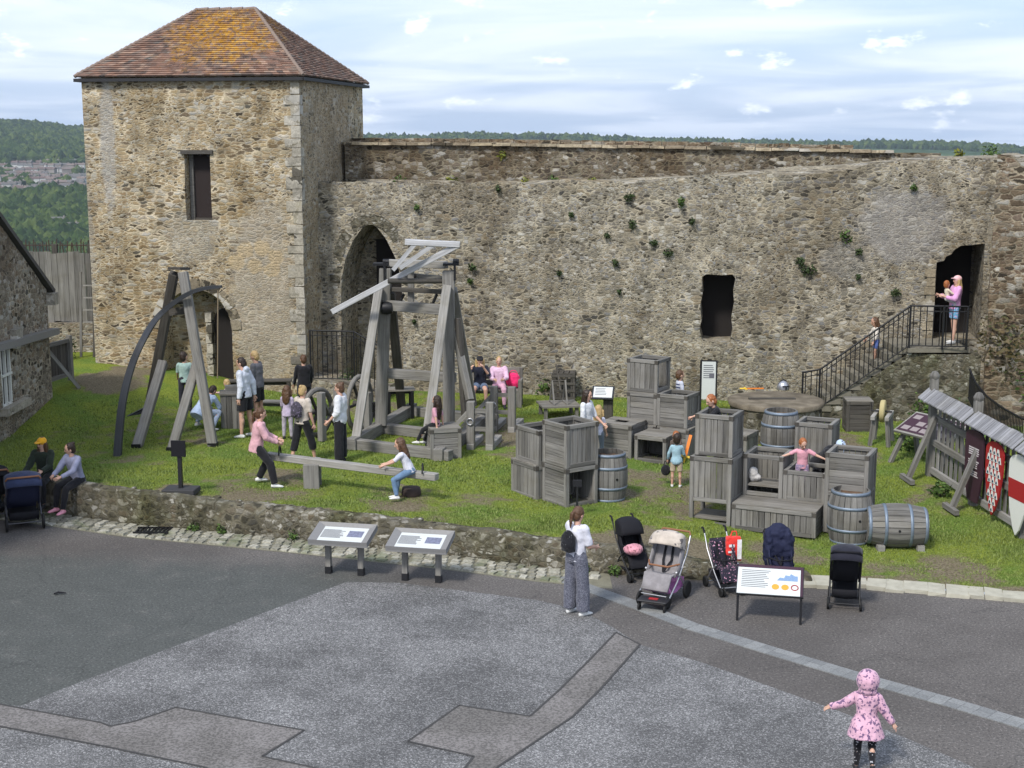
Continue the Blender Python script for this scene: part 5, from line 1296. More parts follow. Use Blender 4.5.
# ------------------------------------------------------------------ cottage at left edge
ct=thing('stone_cottage','grey rubble cottage gable with a dark sloping roof edge at the left','cottage',(-12,29,.6))
XC=-11.12
def ctop(x,y): 
    return float(np.interp(y,[20,24.5,29.6,33.35],[6.3,8.9,5.80,3.52]))
cts=[]
m=MB(); m.box((XC,30.35,1.95),(.5,.60,1.35)); cts=[m.build('cutter',M['void'])]
stone_block('wall',[(-15.5,20),(XC,20),(XC,33.35),(-15.5,33.35)],-.2,ctop,M['house_stone'],ct,cts,res=.14,zres=.14,disp=.03,seed=6)
m=MB()
for a_,b2,z0,z1 in((24.5,33.7,8.95,3.37),): m.beam((XC-.12,a_,z0+.08),(XC-.12,b2,z1+.08),.42,.10); 
m.build('gable_coping',plain('dark_coping_stone',(.075,.07,.065),.9,nz=.3,ns=8),ct,world=True)
m=MB(); m.add([(XC-.15,24.5,8.99),(XC-.15,33.6,3.49),(-17,33.6,3.49),(-17,24.5,8.99)],[(0,1,2,3)]); m.add([(XC-.15,24.5,8.99),(-17,24.5,8.99),(-17,19.5,6.2),(XC-.15,19.5,6.2)],[(0,1,2,3)]); m.build('roof',plain('slate_roof',(.08,.08,.085),.8,nz=.3,ns=4),ct,world=True)
m=MB(); m.box((XC+.02,33.45,3.3),(.34,.3,.28)); m.build('kneeler_stone',M['quoin'],ct,world=True)
pa=W(-30,353,28.6); pb=W(54,331,33.5); m=MB(); m.beam((XC+.10,pa.y,pa.z),(XC+.10,pb.y,pb.z),.22,.15); m.build('sloping_ledge',plain('pale_weathered_ledge',(.20,.19,.17),.9,nz=.2),ct,world=True)
m=MB(); m.box((XC+.06,30.95,2.70),(.16,.42,.42),j=.01); m.build('quoin_stones',M['quoin'],ct,world=True)
m=MB(); m.box((XC+.02,30.35,1.97),(.05,.56,.05)); 
for y_ in(30.07,30.35,30.62): m.box((XC-.02,y_,1.95),(.06,.05,1.3))
for z_ in(1.3,1.95,2.6): m.box((XC-.02,30.35,z_),(.06,.58,.05))
wf=m.build('window_frame',M['cream'],ct,world=True); m=MB(); m.box((XC-.1,30.35,1.95),(.02,.56,1.3)); m.build('pane',plain('dark_glass',(.02,.025,.03),.1,0,.6,.05),wf,world=True)
m=MB(); m.box((XC+.05,30.6,1.2),(.25,1.5,.16),j=.01); m.build('sill',M['quoin'],ct,world=True)
# wooden gate beside the cottage
q=V3(-11.35,33.75,g(-11,33.6)); t=thing('timber_gate','grey timber gate with a raking brace between cottage and tower','gate',(q.x,q.y,q.z),R(78))
for x_ in(0,1.1): m=MB(); m.box((x_,0,.62),(.11,.11,1.3)); m.build('post',M['wood'],t)
for z_ in(.3,1.15): m=MB(); m.box((.55,0,z_),(1.1,.05,.1)); m.build('rail',M['wood'],t)
m=MB()
for k in range(8): m.box((.08+.135*k,.04,.72),(.12,.025,.95),j=.003)
m.build('boards',M['wood_dark'],t); m=MB(); m.beam((.0,-.05,1.05),(.5,-.55,.05),.08,.08); m.build('brace',M['wood_pale'],t)
# palisade and ladder behind
zb0=2.0; t=thing('timber_palisade','tall weathered board palisade between the cottage and the tower','palisade',(-13,39,.8))
m=MB(); x=-16.2
while x<-11.65:
    w_=random.uniform(.13,.20); m.box((x+w_/2,39.0+random.uniform(-.015,.015),(2.0+4.0)/2+.02*random.random()),(w_-.008,.035,2.0+random.uniform(-.12,.06)),j=.004); x+=w_
m.build('boards',M['wood'],t,world=True)
for z_ in(2.2,3.7): m=MB(); m.box((-14,39.06,z_),(4.7,.06,.12)); m.build('rail',M['wood_dark'],t,world=True)
for x in(-15.6,-14.2,-12.75,-11.75): m=MB(); m.box((x,39.12,2.4),(.14,.12,3.6)); m.build('post',M['wood_dark'],t,world=True)
m=MB()
x=-16.2
while x<-11.5: m.beam((x,39.4,3.9),(x+random.uniform(-.04,.04),39.4,4.28+random.uniform(-.08,.05)),.025,.025); x+=random.uniform(.07,.12)
m.box((-14,39.38,4.15),(4.7,.02,.03)); m.build('spiked_top',plain('reddish_dark_stakes',(.06,.04,.035),.9),t,world=True)
bwll=thing('rubble_base_wall','low rubble wall under the board palisade','wall',(-14,39.2,.9))
stone_block('wall',[(-16.5,38.8),(-11.4,38.8),(-11.2,39.6),(-16.5,39.6)],0,lambda x,y:2.02,M['house_stone'],bwll,(),disp=.05)
lx=W(82,340,38.1).x; t=thing('timber_ladder','timber ladder leaning between the palisade and the tower','ladder',(lx,38.0,1.0))
for s_ in(0,.36): m=MB(); m.beam((lx+s_,37.9,.9),(lx+s_,38.3,3.5),.06,.06); m.build('stile',M['wood_dark'] if s_ else M['wood'],t,world=True)
for k in range(7): m=MB(); z=1.15+k*.33; m.beam((lx,37.92+.4*(z-.9)/2.6,z),(lx+.36,37.92+.4*(z-.9)/2.6,z),.035,.035); m.build('rung',M['wood_pale'],t,world=True)
# ------------------------------------------------------------------ plants on walls and banks
def clump(name,label,c,rad,n,mat,cat='plant',ls=.05,group=None,stem=True):
    t=thing(name,label,cat,c,random.random()*6,group); m=MB()
    for i in range(n):
        d=V3(random.gauss(0,1),random.gauss(0,1),random.gauss(0,1)).normalized(); r_=random.random()**.5; p=V3(d.x*rad[0]*r_,d.y*rad[1]*r_,d.z*rad[2]*r_+rad[2]*.7)
        a=V3(random.gauss(0,1),random.gauss(0,1),random.gauss(0,.6)).normalized(); b=a.cross(d).normalized() if a.cross(d).length>.1 else V3(1,0,0); s_=ls*random.uniform(.5,1.3)
        m.add([p-a*s_,p+b*s_*.5,p+a*s_,p-b*s_*.5],[(0,1,2,3)])
    m.build('leaves',mat,t,recalc=False)
    if stem:
        m=MB()
        for i in range(4): m.tube((0,0,0),(random.uniform(-1,1)*rad[0]*.6,random.uniform(-1,1)*rad[1]*.6,rad[2]*random.uniform(.6,1.4)),.008,.004,5)
        m.build('stems',M['wood_dark'],t)
    return t
def wallplant(px,py,r_,mat,label,top=False):
    X=(px-512)/F*36.5
    for _ in range(6): Y=wallY(X)-.06; p=atY(px,py,Y); X=p.x
    clump('wall_plant',label,(p.x,Y-.02,p.z-r_*.5),(r_,r_*.45,r_*.8),int(110*r_/.2),mat,ls=.045,group='plants growing out of the curtain wall')
D,Lf,Ye=M['leaf_dark'],M['leaf'],M['leaf_yel']
for px,py,r_,mt_,lb in [(498,189,.13,D,'small dark tuft near the top left of the wall face, highest at the left'),(571,215,.10,D,'dark tuft high on the wall, first left of the two large upper tufts'),(629,198,.17,D,'dark tuft high on the wall just under its top edge'),(681,203,.20,Lf,'broad green tuft high on the wall, largest near the upper middle'),(632,225,.17,D,'dark tuft directly below the high tuft at the wall middle'),(607,236,.11,D,'small dark tuft left of the twin holes in the wall middle'),(692,222,.15,D,'tuft below and right of the broad upper green tuft'),(653,243,.13,D,'brownish tuft on the wall above the window opening, left of it'),(668,253,.14,D,'narrow spreading tuft above and left of the dark window'),(615,263,.15,D,'dark tuft midway up the wall at the left of the window'),(559,273,.12,D,'dark round tuft midway up the wall left part'),(619,292,.09,D,'little dark tuft on the wall left of the window and above its sill'),(472,268,.14,D,'dark tuft on the wall right beside the trebuchet top'),(470,281,.11,Lf,'green tuft just below the one beside the trebuchet top'),(846,237,.22,Lf,'large green bush sprouting high on the wall left of the doorway'),(859,252,.12,D,'small dark tuft below the large high bush'),(799,262,.20,D,'left one of the pair of dark bushes right of the window'),(809,271,.20,D,'right one of the pair of dark bushes right of the window'),(858,277,.10,D,'tiny tuft straight above the upper stair railing'),(896,293,.15,D,'dark tuft beside the top of the stair railing'),(914,188,.12,Lf,'bright tuft hanging near the wall top above the doorway'),(417,208,.11,Lf,'pale green tuft high on the wall right of the pointed arch'),(414,322,.10,D,'faint tuft behind the trebuchet legs')]:
    wallplant(px,py,r_,mt_,lb)
def topplant(px,py,Y,r_,mat,lb,n=90):
    p=atY(px,py,Y); clump('weed',lb,(p.x,Y,p.z-r_*.4),(r_,r_*.6,r_*.8),n,mat,ls=.05,group='weeds along the wall ledge')
topplant(400,182,37.9,.22,Lf,'green weed on the wall ledge nearest the tower'); topplant(452,182,37.6,.22,Ye,'yellow weed on the wall ledge second from the tower')
topplant(503,156,38.3,.16,Ye,'yellow weed high against the dark parapet'); topplant(525,184,37.3,.2,Ye,'low yellowish weed on the wall ledge above the bare middle'); topplant(553,182,37.3,.22,Lf,'green weed on the ledge right of the low yellowish one'); topplant(592,183,37.1,.18,Ye,'rightmost yellow green weed of the ledge row')
topplant(903,166,36.2,.2,Ye,'yellow weed on the wall top above the high bush'); topplant(990,157,35.5,.38,Lf,'leafy bush on the wall top at the right end',160); topplant(960,155,35.6,.2,Ye,'low brown weed beside the leafy bush on the wall top')
def bankplant(px,py,r_,mat,lb,n,h=None,Y=None,ls=.06):
    p=G(px,py) if Y is None else atY(px,py,Y); clump('scrub',lb,(p.x,p.y,p.z),(r_,r_*.7,h or r_),n,mat,'shrub',ls)
bankplant(925,430,.45,Lf,'green scrub at the foot of the stone landing',260,.6); bankplant(955,440,.5,D,'dark green scrub under the doorway landing',260,.6); bankplant(910,452,.35,Lf,'flowering low scrub behind the information table',180,.35)
bankplant(1005,372,.65,M['brush'],'brown ivy draped over the foot of the projecting brown wall',450,.8,32.1,.07); bankplant(1035,400,.6,Lf,'green bramble bank at the far right below the brown wall',260,.6,31.9,.06); bankplant(990,355,.5,M['brush'],'thin brown ivy on the face of the projecting brown wall',220,.7,32.2,.05)
bankplant(985,470,.5,Lf,'weeds growing behind the paling fence at its near end',260,.5); bankplant(945,470,.4,D,'weeds growing behind the far end of the paling fence',200,.45); bankplant(1012,500,.4,Lf,'grass clump under the hanging shields at the right',200,.35); bankplant(940,497,.25,Lf,'low weed tuft in front of the paling fence prop',140,.2)
bankplant(347,392,.4,D,'dark scrub on the slope behind the black gate railing',200,.4); bankplant(545,395,.3,Lf,'low weeds at the wall foot beside the bench end',160,.3); bankplant(505,392,.3,Lf,'low weeds at the wall foot behind the timber bench',120,.25)
bankplant(65,360,.35,D,'dark weeds at the foot of the palisade beside the gate',200,.4,37.5)
x=-4
for i,(px,lb) in enumerate([(193,'small weed in the cobbles near the black sign stand'),(220,'weed at the low wall foot between sign stand and lecterns'),(292,'ivy tuft at the low wall foot left of the lecterns'),(583,'grass tuft at the low wall foot beside the woman with the backpack'),(615,'fresh grass tuft at the wall foot behind the pushchairs'),(838,'weed at the kerb end beside the black pushchair')]):
    q=atz(px,float(np.interp(px,[193,302,455,540,620,860],[533,543,559,570,577,588])),0); clump('weed',lb,(q.x,fw(q.x)-.06,0),(.14,.1,.12),70,Lf,ls=.04,group='weeds at the low wall foot')
# ------------------------------------------------------------------ people
PENDING=[]
def mk_raw(name,mb,mat,parent,voxel,disp=0.0,smooth=2,post=None,dscale=.09):
    o=mb.build(name,mat,parent)
    PENDING.append((o,voxel,disp,smooth,post,dscale)); return o
_tex={}
def finish_pending():
    for o,vx,disp,sm,post,ds in PENDING:
        r=o.modifiers.new('remesh','REMESH'); r.mode='VOXEL'; r.voxel_size=vx; r.use_smooth_shade=True
        if sm: s_=o.modifiers.new('smooth','SMOOTH'); s_.iterations=sm; s_.factor=.5
        if disp:
            if ds not in _tex:
                _tex[ds]=bpy.data.textures.new('folds','CLOUDS'); _tex[ds].noise_scale=ds; _tex[ds].noise_depth=2
            d=o.modifiers.new('folds','DISPLACE'); d.texture=_tex[ds]; d.strength=disp; d.mid_level=.5; d.texture_coords='LOCAL'
    bpy.context.view_layer.update(); dg=bpy.context.evaluated_depsgraph_get()
    res=[]
    for o,*_ in PENDING: res.append(bpy.data.meshes.new_from_object(o.evaluated_get(dg)))
    for (o,vx,disp,sm,post,ds),me in zip(PENDING,res):
        mats=[m_ for m_ in o.data.materials]; o.modifiers.clear(); o.data=me
        me.materials.clear()
        for m_ in mats: me.materials.append(m_)
        me.polygons.foreach_set('material_index',[0]*len(me.polygons)); me.polygons.foreach_set('use_smooth',[True]*len(me.polygons))
        if post: post(me)
def ring(c,d,rx,ry,side,n=14):
    d=d.normalized(); x=(side-d*side.dot(d)).normalized(); y=d.cross(x)
    return [c+x*math.cos(2*PI*k/n)*rx+y*math.sin(2*PI*k/n)*ry for k in range(n)]
def loft(mb,secs,side,n=14):
    """secs: (center, rx, ry); direction by neighbours"""
    rs_=[]; N=len(secs)
    for i,(c,rx,ry) in enumerate(secs):
        d=secs[min(i+1,N-1)][0]-secs[max(i-1,0)][0]; rs_.append(ring(c,d,rx,ry,side,n))
    mb.rings(rs_)
def ball(mb,c,r): mb.ell(c,(r,r,r),n=12,k=8)
def seg(mb,p0,p1,r0,r1,caps=True,side=V3(1,0,0)):
    if caps: ball(mb,p0,r0); ball(mb,p1,r1)
    loft(mb,[(p0,r0,r0),(p0.lerp(p1,.35),r0*.6+r1*.4+(r0*.05),r0*.6+r1*.4+(r0*.05)),(p1,r1,r1)],side if abs((p1-p0).normalized().dot(side))<.9 else V3(0,1,0),12)
def person(label,loc,rz,h,pose={},skin='skin',top=None,bottom=None,hair=None,shoes='shoe_dark',extra=None,kid=0.0,cat='person',seat=None,group=None,vox=.010):
    """facing local +Y, right = +X.  pose angles in degrees"""
    t=thing('person',label,cat,loc,R(rz),group); s=h/1.70; P_=pose
    hs=1+kid*.55; bl=1-kid*.10           # bigger head, shorter limbs for children
    lean=R(P_.get('lean',0)); sway=R(P_.get('sway',0)); X=V3(1,0,0)
    up=V3(math.sin(sway),math.sin(lean)*math.cos(sway),math.cos(lean)*math.cos(sway)).normalized()
    side=V3(1,0,0); side=(side-up*side.dot(up)).normalized(); fwd=up.cross(side)
    tw_=R(P_.get('twist',0)); sh_side=(side*math.cos(tw_)+fwd*math.sin(tw_))
    J={}; pel=V3(0,0,0)
    hipw=.088*s; shw=.165*s*(1-kid*.12)
    def dirv(f,o,sg): f=R(f);o=R(o); return V3(sg*math.sin(o),math.cos(o)*math.sin(f),-math.cos(o)*math.cos(f))
    chest=pel+up*.30*s; shc=pel+up*.43*s*(1-kid*.05); neck=pel+up*.49*s*(1-kid*.05)
    hp=R(P_.get('nod',0)); hy=R(P_.get('turn',0)); hr=R(P_.get('tilt',0))
    hup=(up*math.cos(hp)+fwd*math.sin(hp)+side*math.sin(hr)).normalized(); hup=(hup+V3(0,0,.35)).normalized() if P_.get('level',1) else hup
    hs_=(side*math.cos(hy)+fwd*math.sin(hy)); hs_=(hs_-hup*hs_.dot(hup)).normalized(); hf=hup.cross(hs_)
    head=neck+hup*(.115*s*hs+.015*s)
    lim={}
    for nm,sg in(('L',-1),('R',1)):
        f,o,b=P_.get('leg'+nm,(0,4,0))[:3]; hip=pel+side*sg*hipw-V3(0,0,.03*s)
        d1=dirv(f,o,sg); kn=hip+d1*.42*s*bl; d2=dirv(f-b,o*.3,sg); an=kn+d2*.41*s*bl
        tf=P_.get('toe'+nm,0); fd_=V3(sg*.15,math.cos(R(tf)),-math.sin(R(tf))).normalized()
        if P_.get('footdown'+nm): fd_=V3(0,.3,-.95)
        f,o,b,o2=(list(P_.get('arm'+nm,(4,8,12)))+[None])[:4]
        sh=shc+sh_side*sg*shw; d1=dirv(f,o,sg); el=sh+d1*.285*s*bl; d2=dirv(f+b,(o*.4 if o2 is None else o2),sg); wr=el+d2*.25*s*bl
        lim[nm]=dict(hip=hip,kn=kn,an=an,fd=fd_,sh=sh,el=el,wr=wr,hd=d2,sg=sg)
    low=min(min(l['an'].z-.075*s for l in lim.values()),1e9)
    dz=-low if seat is None else seat+.095*s
    if P_.get('z') is not None: dz=P_['z']
    off_=V3(0,0,dz)
    for l in lim.values():
        for k in('hip','kn','an','sh','el','wr'): l[k]=l[k]+off_
    pel=pel+off_; chest=chest+off_; shc=shc+off_; neck=neck+off_; head=head+off_
    sl=1-kid*.1
    def torso(mb,e=0.0,z0=-.12,z1=.46,flare=0.0,hipf=1.0):
        prof=[(-.12,.105,.085),(-.05,.158*hipf,.112),(.03,.150*hipf,.105),(.12,.128,.09),(.20,.132,.09),(.30,.152,.10),(.38,.165,.098),(.43,.155,.082),(.465,.09,.062),(.50,.052,.052)]
        prof=[p for p in prof if z0-.001<=p[0]<=z1+.001]
        if z0<prof[0][0]-.005: prof=[(z0,.148,.108),(-.08,.152,.11)]+prof[2:]
        loft(mb,[(pel+up*p[0]*s,(p[1]*sl+e+flare*max(0,(.12-p[0]))*1.2)*s,(p[2]+e+flare*max(0,(.12-p[0]))*1.2)*s) for p in prof],side if abs(tw_)<.2 else (side+sh_side).normalized(),18)
    # body
    mb=MB(); torso(mb); seg(mb,shc+up*.02*s,head-hup*.05*s*hs,.052*s,.048*s,side=hs_)
    a_=hs*s
    Rm=Matrix((hs_,hf,hup)).transposed()
    mb.ell(head+hup*.012*a_,(.074*a_,.094*a_,.108*a_),Rm,16,12); mb.ell(head-hup*.055*a_+hf*.022*a_,(.052*a_,.062*a_,.058*a_),Rm,12,8)
    mb.ell(head+hf*.096*a_-hup*.018*a_,(.013*a_,.02*a_,.022*a_),Rm,8,6)
    for sg in(-1,1): mb.ell(head+hs_*sg*.075*a_-hup*.008*a_,(.011*a_,.02*a_,.03*a_),Rm,8,6)
    hb=MB()
    for l in lim.values():
        sg=l['sg']; seg(mb,l['hip'],l['kn'],.082*s,.053*s); seg(mb,l['kn'],l['an'],.052*s,.034*s)
        c1=l['kn'].lerp(l['an'],.3)-V3(0,.012*s,0); mb.ell(c1,(.05*s,.052*s,.09*s),None,10,8)
        loft(mb,[(l['an']-l['fd']*.05*s-V3(0,0,.045*s),.03*s,.025*s),(l['an']+l['fd']*.05*s-V3(0,0,.045*s),.04*s,.028*s),(l['an']+l['fd']*.15*s-V3(0,0,.055*s),.036*s,.016*s)],V3(1,0,0))
        ball(mb,l['an']-l['fd']*.04*s-V3(0,0,.04*s),.03*s)
        seg(mb,l['sh'],l['el'],.047*s,.037*s); seg(mb,l['el'],l['wr'],.037*s,.024*s)
        # hand
        hd=l['hd']; nrm=side.cross(hd).normalized() if abs(side.dot(hd))<.9 else V3(0,0,1).cross(hd).normalized(); wd_=hd.cross(nrm).normalized()*sg
        pw=l['wr']; pc=pw+hd*.05*s; 
        mb.rings([ring(pw,hd,.024*s,.02*s,wd_,10),ring(pw+hd*.03*s,hd,.036*s,.016*s,wd_,10),ring(pw+hd*.085*s,hd,.040*s,.014*s,wd_,10)])
        inn=-nrm*0+(-side*sg if abs(side.dot(hd))<.9 else V3(0,0,-1)); inn=(inn-hd*inn.dot(hd)).normalized(); ws=hd.cross(inn).normalized()
        mb.rings([ring(pw+hd*.02*s,hd,.034*s,.016*s,ws,10),ring(pw+hd*.085*s,hd,.041*s,.014*s,ws,10)])
        for fi,(o_,L) in enumerate(((-.031,.060),(-.0105,.073),(.0105,.069),(.031,.054))):
            b0=pw+hd*.075*s+ws*o_*s; m1=b0+(hd+ws*o_*3.0+inn*.25).normalized()*L*.55*s; m2=m1+(hd*.8+inn*.6+ws*o_*2).normalized()*L*.5*s
            seg(mb,b0,m1,.0095*s,.0085*s); seg(mb,m1,m2,.0085*s,.007*s)
        tb0=pw+hd*.025*s+ws*(-.03)*s; tb1=tb0+(hd*.7-ws*.9+inn*.3).normalized()*.04*s; seg(mb,tb0,tb1,.012*s,.010*s); seg(mb,tb1,tb1+(hd-ws*.2+inn*.4).normalized()*.03*s,.010*s,.008*s)
    eyes=[head+hf*.088*a_+hs_*sg*.030*a_+hup*.012*a_ for sg in(-1,1)]; mouth=head+hf*.088*a_-hup*.058*a_
    def post(me):
        n=len(me.polygons); cs=np.empty(n*3,dtype=np.float32); me.polygons.foreach_get('center',cs); cs=cs.reshape(-1,3); mi=np.zeros(n,dtype=np.int32)
        for e in eyes: mi[np.linalg.norm(cs-np.array(e),axis=1)<.015*a_]=1
        dm=np.abs((cs-np.array(mouth))@np.array([hs_[:],hf[:],hup[:]]).T); mi[(dm[:,0]<.024*a_)&(dm[:,1]<.03*a_)&(dm[:,2]<.008*a_)]=2
        me.polygons.foreach_set('material_index',mi)
    bo=mk_raw('body',mb,[M[skin],M['eye'],M['lip']],t,vox*s*1.0,0,2,post)
    # shoes
    if shoes:
        for l in lim.values():
            b=MB(); u=l['fd']; a=l['an']; zc=V3(0,0,.042*s)
            loft(b,[(a-u*.072*s-zc,.028*s,.030*s),(a-u*.03*s-zc,.042*s,.036*s),(a+u*.06*s-zc-V3(0,0,.003*s),.046*s,.034*s),(a+u*.13*s-zc-V3(0,0,.012*s),.044*s,.024*s),(a+u*.175*s-zc-V3(0,0,.018*s),.022*s,.014*s)],V3(1,0,0)); ball(b,a-V3(0,0,.02*s),.044*s)
            mk_raw('shoe',b,M[shoes],t,.012*s,0,1)
    if top:
        m_=top['mat']; e=top.get('e',.014); b=MB(); hem=top.get('hem',-.04); torso(b,e,hem,.465,top.get('flare',0))
        sv=top.get('sleeve',.5); le=top.get('se',.012)
        for l in lim.values():
            if sv<=0: ball(b,l['sh'],.05*s); continue
            ball(b,l['sh']-side*l['sg']*.01*s,(.050+le)*s)
            up_=min(1,sv/.5) if sv<=.5 else 1
            e_=l['sh'].lerp(l['el'],up_); loft(b,[(l['sh'],(.05+le)*s,(.05+le)*s),(e_,(.040+le*1.3)*s,(.040+le*1.3)*s)],V3(1,0,0) if abs((e_-l['sh']).normalized().x)<.9 else V3(0,1,0),12)
            if sv>.5:
                ball(b,l['el'],(.040+le)*s); w_=l['el'].lerp(l['wr'],(sv-.5)/.5*.98); loft(b,[(l['el'],(.040+le)*s,(.040+le)*s),(w_,(.027+le)*s,(.027+le)*s)],V3(1,0,0) if abs((w_-l['el']).normalized().x)<.9 else V3(0,1,0),12)
        if top.get('hood'): b.ell(neck-fwd*.075*s+up*.0*s,(.10*s,.06*s,.07*s),None,12,8)
        if top.get('collar'): b.ell(neck-up*.02*s,(.085*s,.075*s,.04*s),None,12,8)
        mk_raw(top.get('name','top'),b,m_,t,.013*s,.022*s,2,dscale=.10)
    if bottom:
        m_=bottom['mat']; e=bottom.get('e',.012); b=MB(); ln=bottom.get('len',1.0); wide=bottom.get('wide',0.0); torso(b,e,-.12,.12)
        if bottom.get('skirt'):
            ks=(lim['L']['kn']+lim['R']['kn'])/2; hs2=(lim['L']['hip']+lim['R']['hip'])/2; e_=hs2.lerp(ks,bottom['skirt'])
            loft(b,[(pel,.165*s,.12*s),(hs2.lerp(e_,.5),(.18+wide)*s,(.135+wide)*s),(e_,(.19+wide)*s,(.15+wide)*s)],side)
        else:
            for l in lim.values():
                ball(b,l['hip'],(.084+e)*s); k_=l['hip'].lerp(l['kn'],min(1,ln/.5)); loft(b,[(l['hip'],(.086+e)*s,(.086+e)*s),(k_,(.056+.03*(1-min(1,ln/.5))+e+wide*.5)*s,(.056+.03*(1-min(1,ln/.5))+e+wide*.5)*s)],X,12)
                if ln>.5:
                    ball(b,l['kn'],(.056+e+wide*.5)*s); a2=l['kn'].lerp(l['an'],(ln-.5)/.5*.97); rr=(.036+e+wide)*s; rm=(.054+e+wide*.7)*s
                    loft(b,[(l['kn'],(.056+e+wide*.5)*s,(.056+e+wide*.5)*s),(l['kn'].lerp(a2,.4),rm,rm),(a2,rr,rr)],X,12)
        mk_raw(bottom.get('name','trousers'),b,m_,t,.013*s,.018*s,2,dscale=.12)
    if hair:
        b=MB(); st=hair['style']; c=head
        if st!='hood':
            b.ell(c-hf*.016*a_+hup*.026*a_,(.083*a_,.096*a_,.104*a_),Rm,16,10); b.ell(c-hf*.04*a_-hup*.02*a_,(.078*a_,.07*a_,.09*a_),Rm,14,9)
            if st in('long','halflong'):
                L=.30 if st=='long' else .17
                loft(b,[(c-hf*.03*a_+hup*.02*a_,.088*a_,.07*a_),(c-hf*.055*a_-hup*.08*a_,.092*a_,.06*a_),(neck-up*.04*s-fwd*.085*s,.095*a_,.05*a_),(neck-up*L*s-fwd*.105*s,.075*a_,.03*a_),(neck-up*(L+.07)*s-fwd*.10*s,.03*a_,.015*a_)],hs_)
                for sg in(-1,1): loft(b,[(c+hs_*sg*.07*a_+hup*.02*a_,.025*a_,.05*a_),(c+hs_*sg*.082*a_-hup*.09*a_,.026*a_,.045*a_),(neck+side*sg*.09*s-up*.10*s+fwd*.03*s,.03*a_,.03*a_),(neck+side*sg*.085*s-up*(L*.7)*s+fwd*.07*s,.012*a_,.012*a_)],hf)
            if st=='bun': b.ell(c-hf*.085*a_+hup*.095*a_,(.04*a_,.04*a_,.036*a_),Rm,10,8)
            if st=='ponytail': loft(b,[(c-hf*.09*a_+hup*.05*a_,.03*a_,.03*a_),(c-hf*.14*a_+hup*.0*a_,.034*a_,.03*a_),(c-hf*.14*a_-hup*.12*a_,.03*a_,.025*a_),(c-hf*.12*a_-hup*.22*a_,.01*a_,.01*a_)],hs_)
            mk_raw('hair',b,M[hair['mat']],t,.011*s,.018*a_,1,dscale=.035)
        if hair.get('cap'):
            b=MB(); b.ell(c+hup*.040*a_-hf*.008*a_,(.092*a_,.105*a_,.088*a_),Rm,16,10); 
            if hair['cap']!='beanie': b.rings([[c+hf*.06*a_+hup*.052*a_+hs_*math.cos(q_)*.07*a_+hf*max(0,math.sin(q_))*.11*a_+hup*z_*a_ for q_ in [2*PI*k/14 for k in range(14)]] for z_ in(-.008,.008)])
            mk_raw('cap',b,hair['capmat'],t,.011*s,0,1)
        if st=='hood':
            b=MB(); b.ell(c-hf*.015*a_+hup*.01*a_,(.125*a_,.135*a_,.130*a_),Rm,16,10); b.ell(c-hup*.10*a_-hf*.02*a_,(.10*a_,.09*a_,.06*a_),Rm,12,8); mk_raw('hood',b,hair['hm'],t,.012*s,.012*a_,2)
    t['_k']=0; del t['_k']
    info=dict(t=t,s=s,pel=pel,up=up,side=side,fwd=fwd,neck=neck,shc=shc,head=head,lim=lim,hf=hf,hup=hup,a=a_,rz=R(rz),loc=V3(*loc))
    return info
def toworld(i,p): return i['loc']+Matrix.Rotation(i['rz'],3,'Z')@p
def backpack(i,label,mat,size=(.28,.15,.36)):
    s=i['s']; c=i['shc']-i['up']*.20*s-i['fwd']*.175*s; w=toworld(i,c); t=thing('backpack',label,'backpack',w,i['rz']); up=i['up']
    Rm=Matrix((i['side'],i['fwd'],i['up'])).transposed(); b=MB(); sx,sy,sz=[q*s for q in size]
    b.ell((0,0,0),(sx*.52,sy*.5,sz*.52),Rm,16,10); b.box((0,0,-sz*.08),(sx*.8,sy*.75,sz*.7),Rm); b.ell(Rm@V3(0,-sy*.45,-sz*.15),(sx*.36,sy*.28,sz*.24),Rm,12,8); mk_raw('bag',b,mat,t,.012,.01,2)
    b=MB()
    for sg in(-1,1): b.path([Rm@V3(sg*.07*s,.08*s,.16*s),Rm@V3(sg*.085*s,.14*s,.235*s),Rm@V3(sg*.09*s,.22*s,.21*s),Rm@V3(sg*.105*s,.285*s,.10*s),Rm@V3(sg*.125*s,.23*s,-.04*s),Rm@V3(sg*.11*s,.10*s,-.12*s)],.014*s,6,flat=(1.5,.6))
    b.build('strap',M['black_fab'],t); return t
def at(px,py): return tuple(G(px,py))
def wp(px,py): return tuple(atz(px,py,0))
TS=lambda m_,sl=.42,**k: dict(mat=m_,sleeve=sl,**k)
WHT=CL(.62,.63,.66); BLK=CL(.016,.016,.019)
HD='hair_dark'; HB='hair_brown'
# --- left wall pair
x_=atz(31,498,.55); q=(x_.x-.12,fw(x_.x)+.22,0)
person('seated woman in an orange yellow cap and dark green jacket on the low wall',(q[0],q[1]+.05,wh(q[0])+.03),172,1.68,dict(lean=8,turn=-18,nod=4,legL=(82,6,78),legR=(80,8,74),armL=(38,8,40,-10),armR=(35,10,30)),top=TS(CL(.022,.03,.02),1,e=.03,se=.022,hem=-.10,name='jacket'),bottom=dict(mat=BLK),hair=dict(style='long',mat=HB,cap='cap',capmat=CL(.72,.36,.02)),seat=0.0)
x_=atz(70,490,.55)
person('seated woman in a lavender grey jumper and pink shoes on the low wall',(x_.x+.05,fw(x_.x)+.22,wh(x_.x)+.03),150,1.66,dict(lean=14,turn=-35,nod=6,legL=(78,4,62),legR=(80,2,70),armL=(42,6,30,-18),armR=(40,4,34,-20)),top=TS(CL(.25,.26,.36),1,e=.022,se=.016,hem=-.08,name='jumper'),bottom=dict(mat=BLK),hair=dict(style='bun',mat=HD),shoes='shoe_pink',seat=0.0)
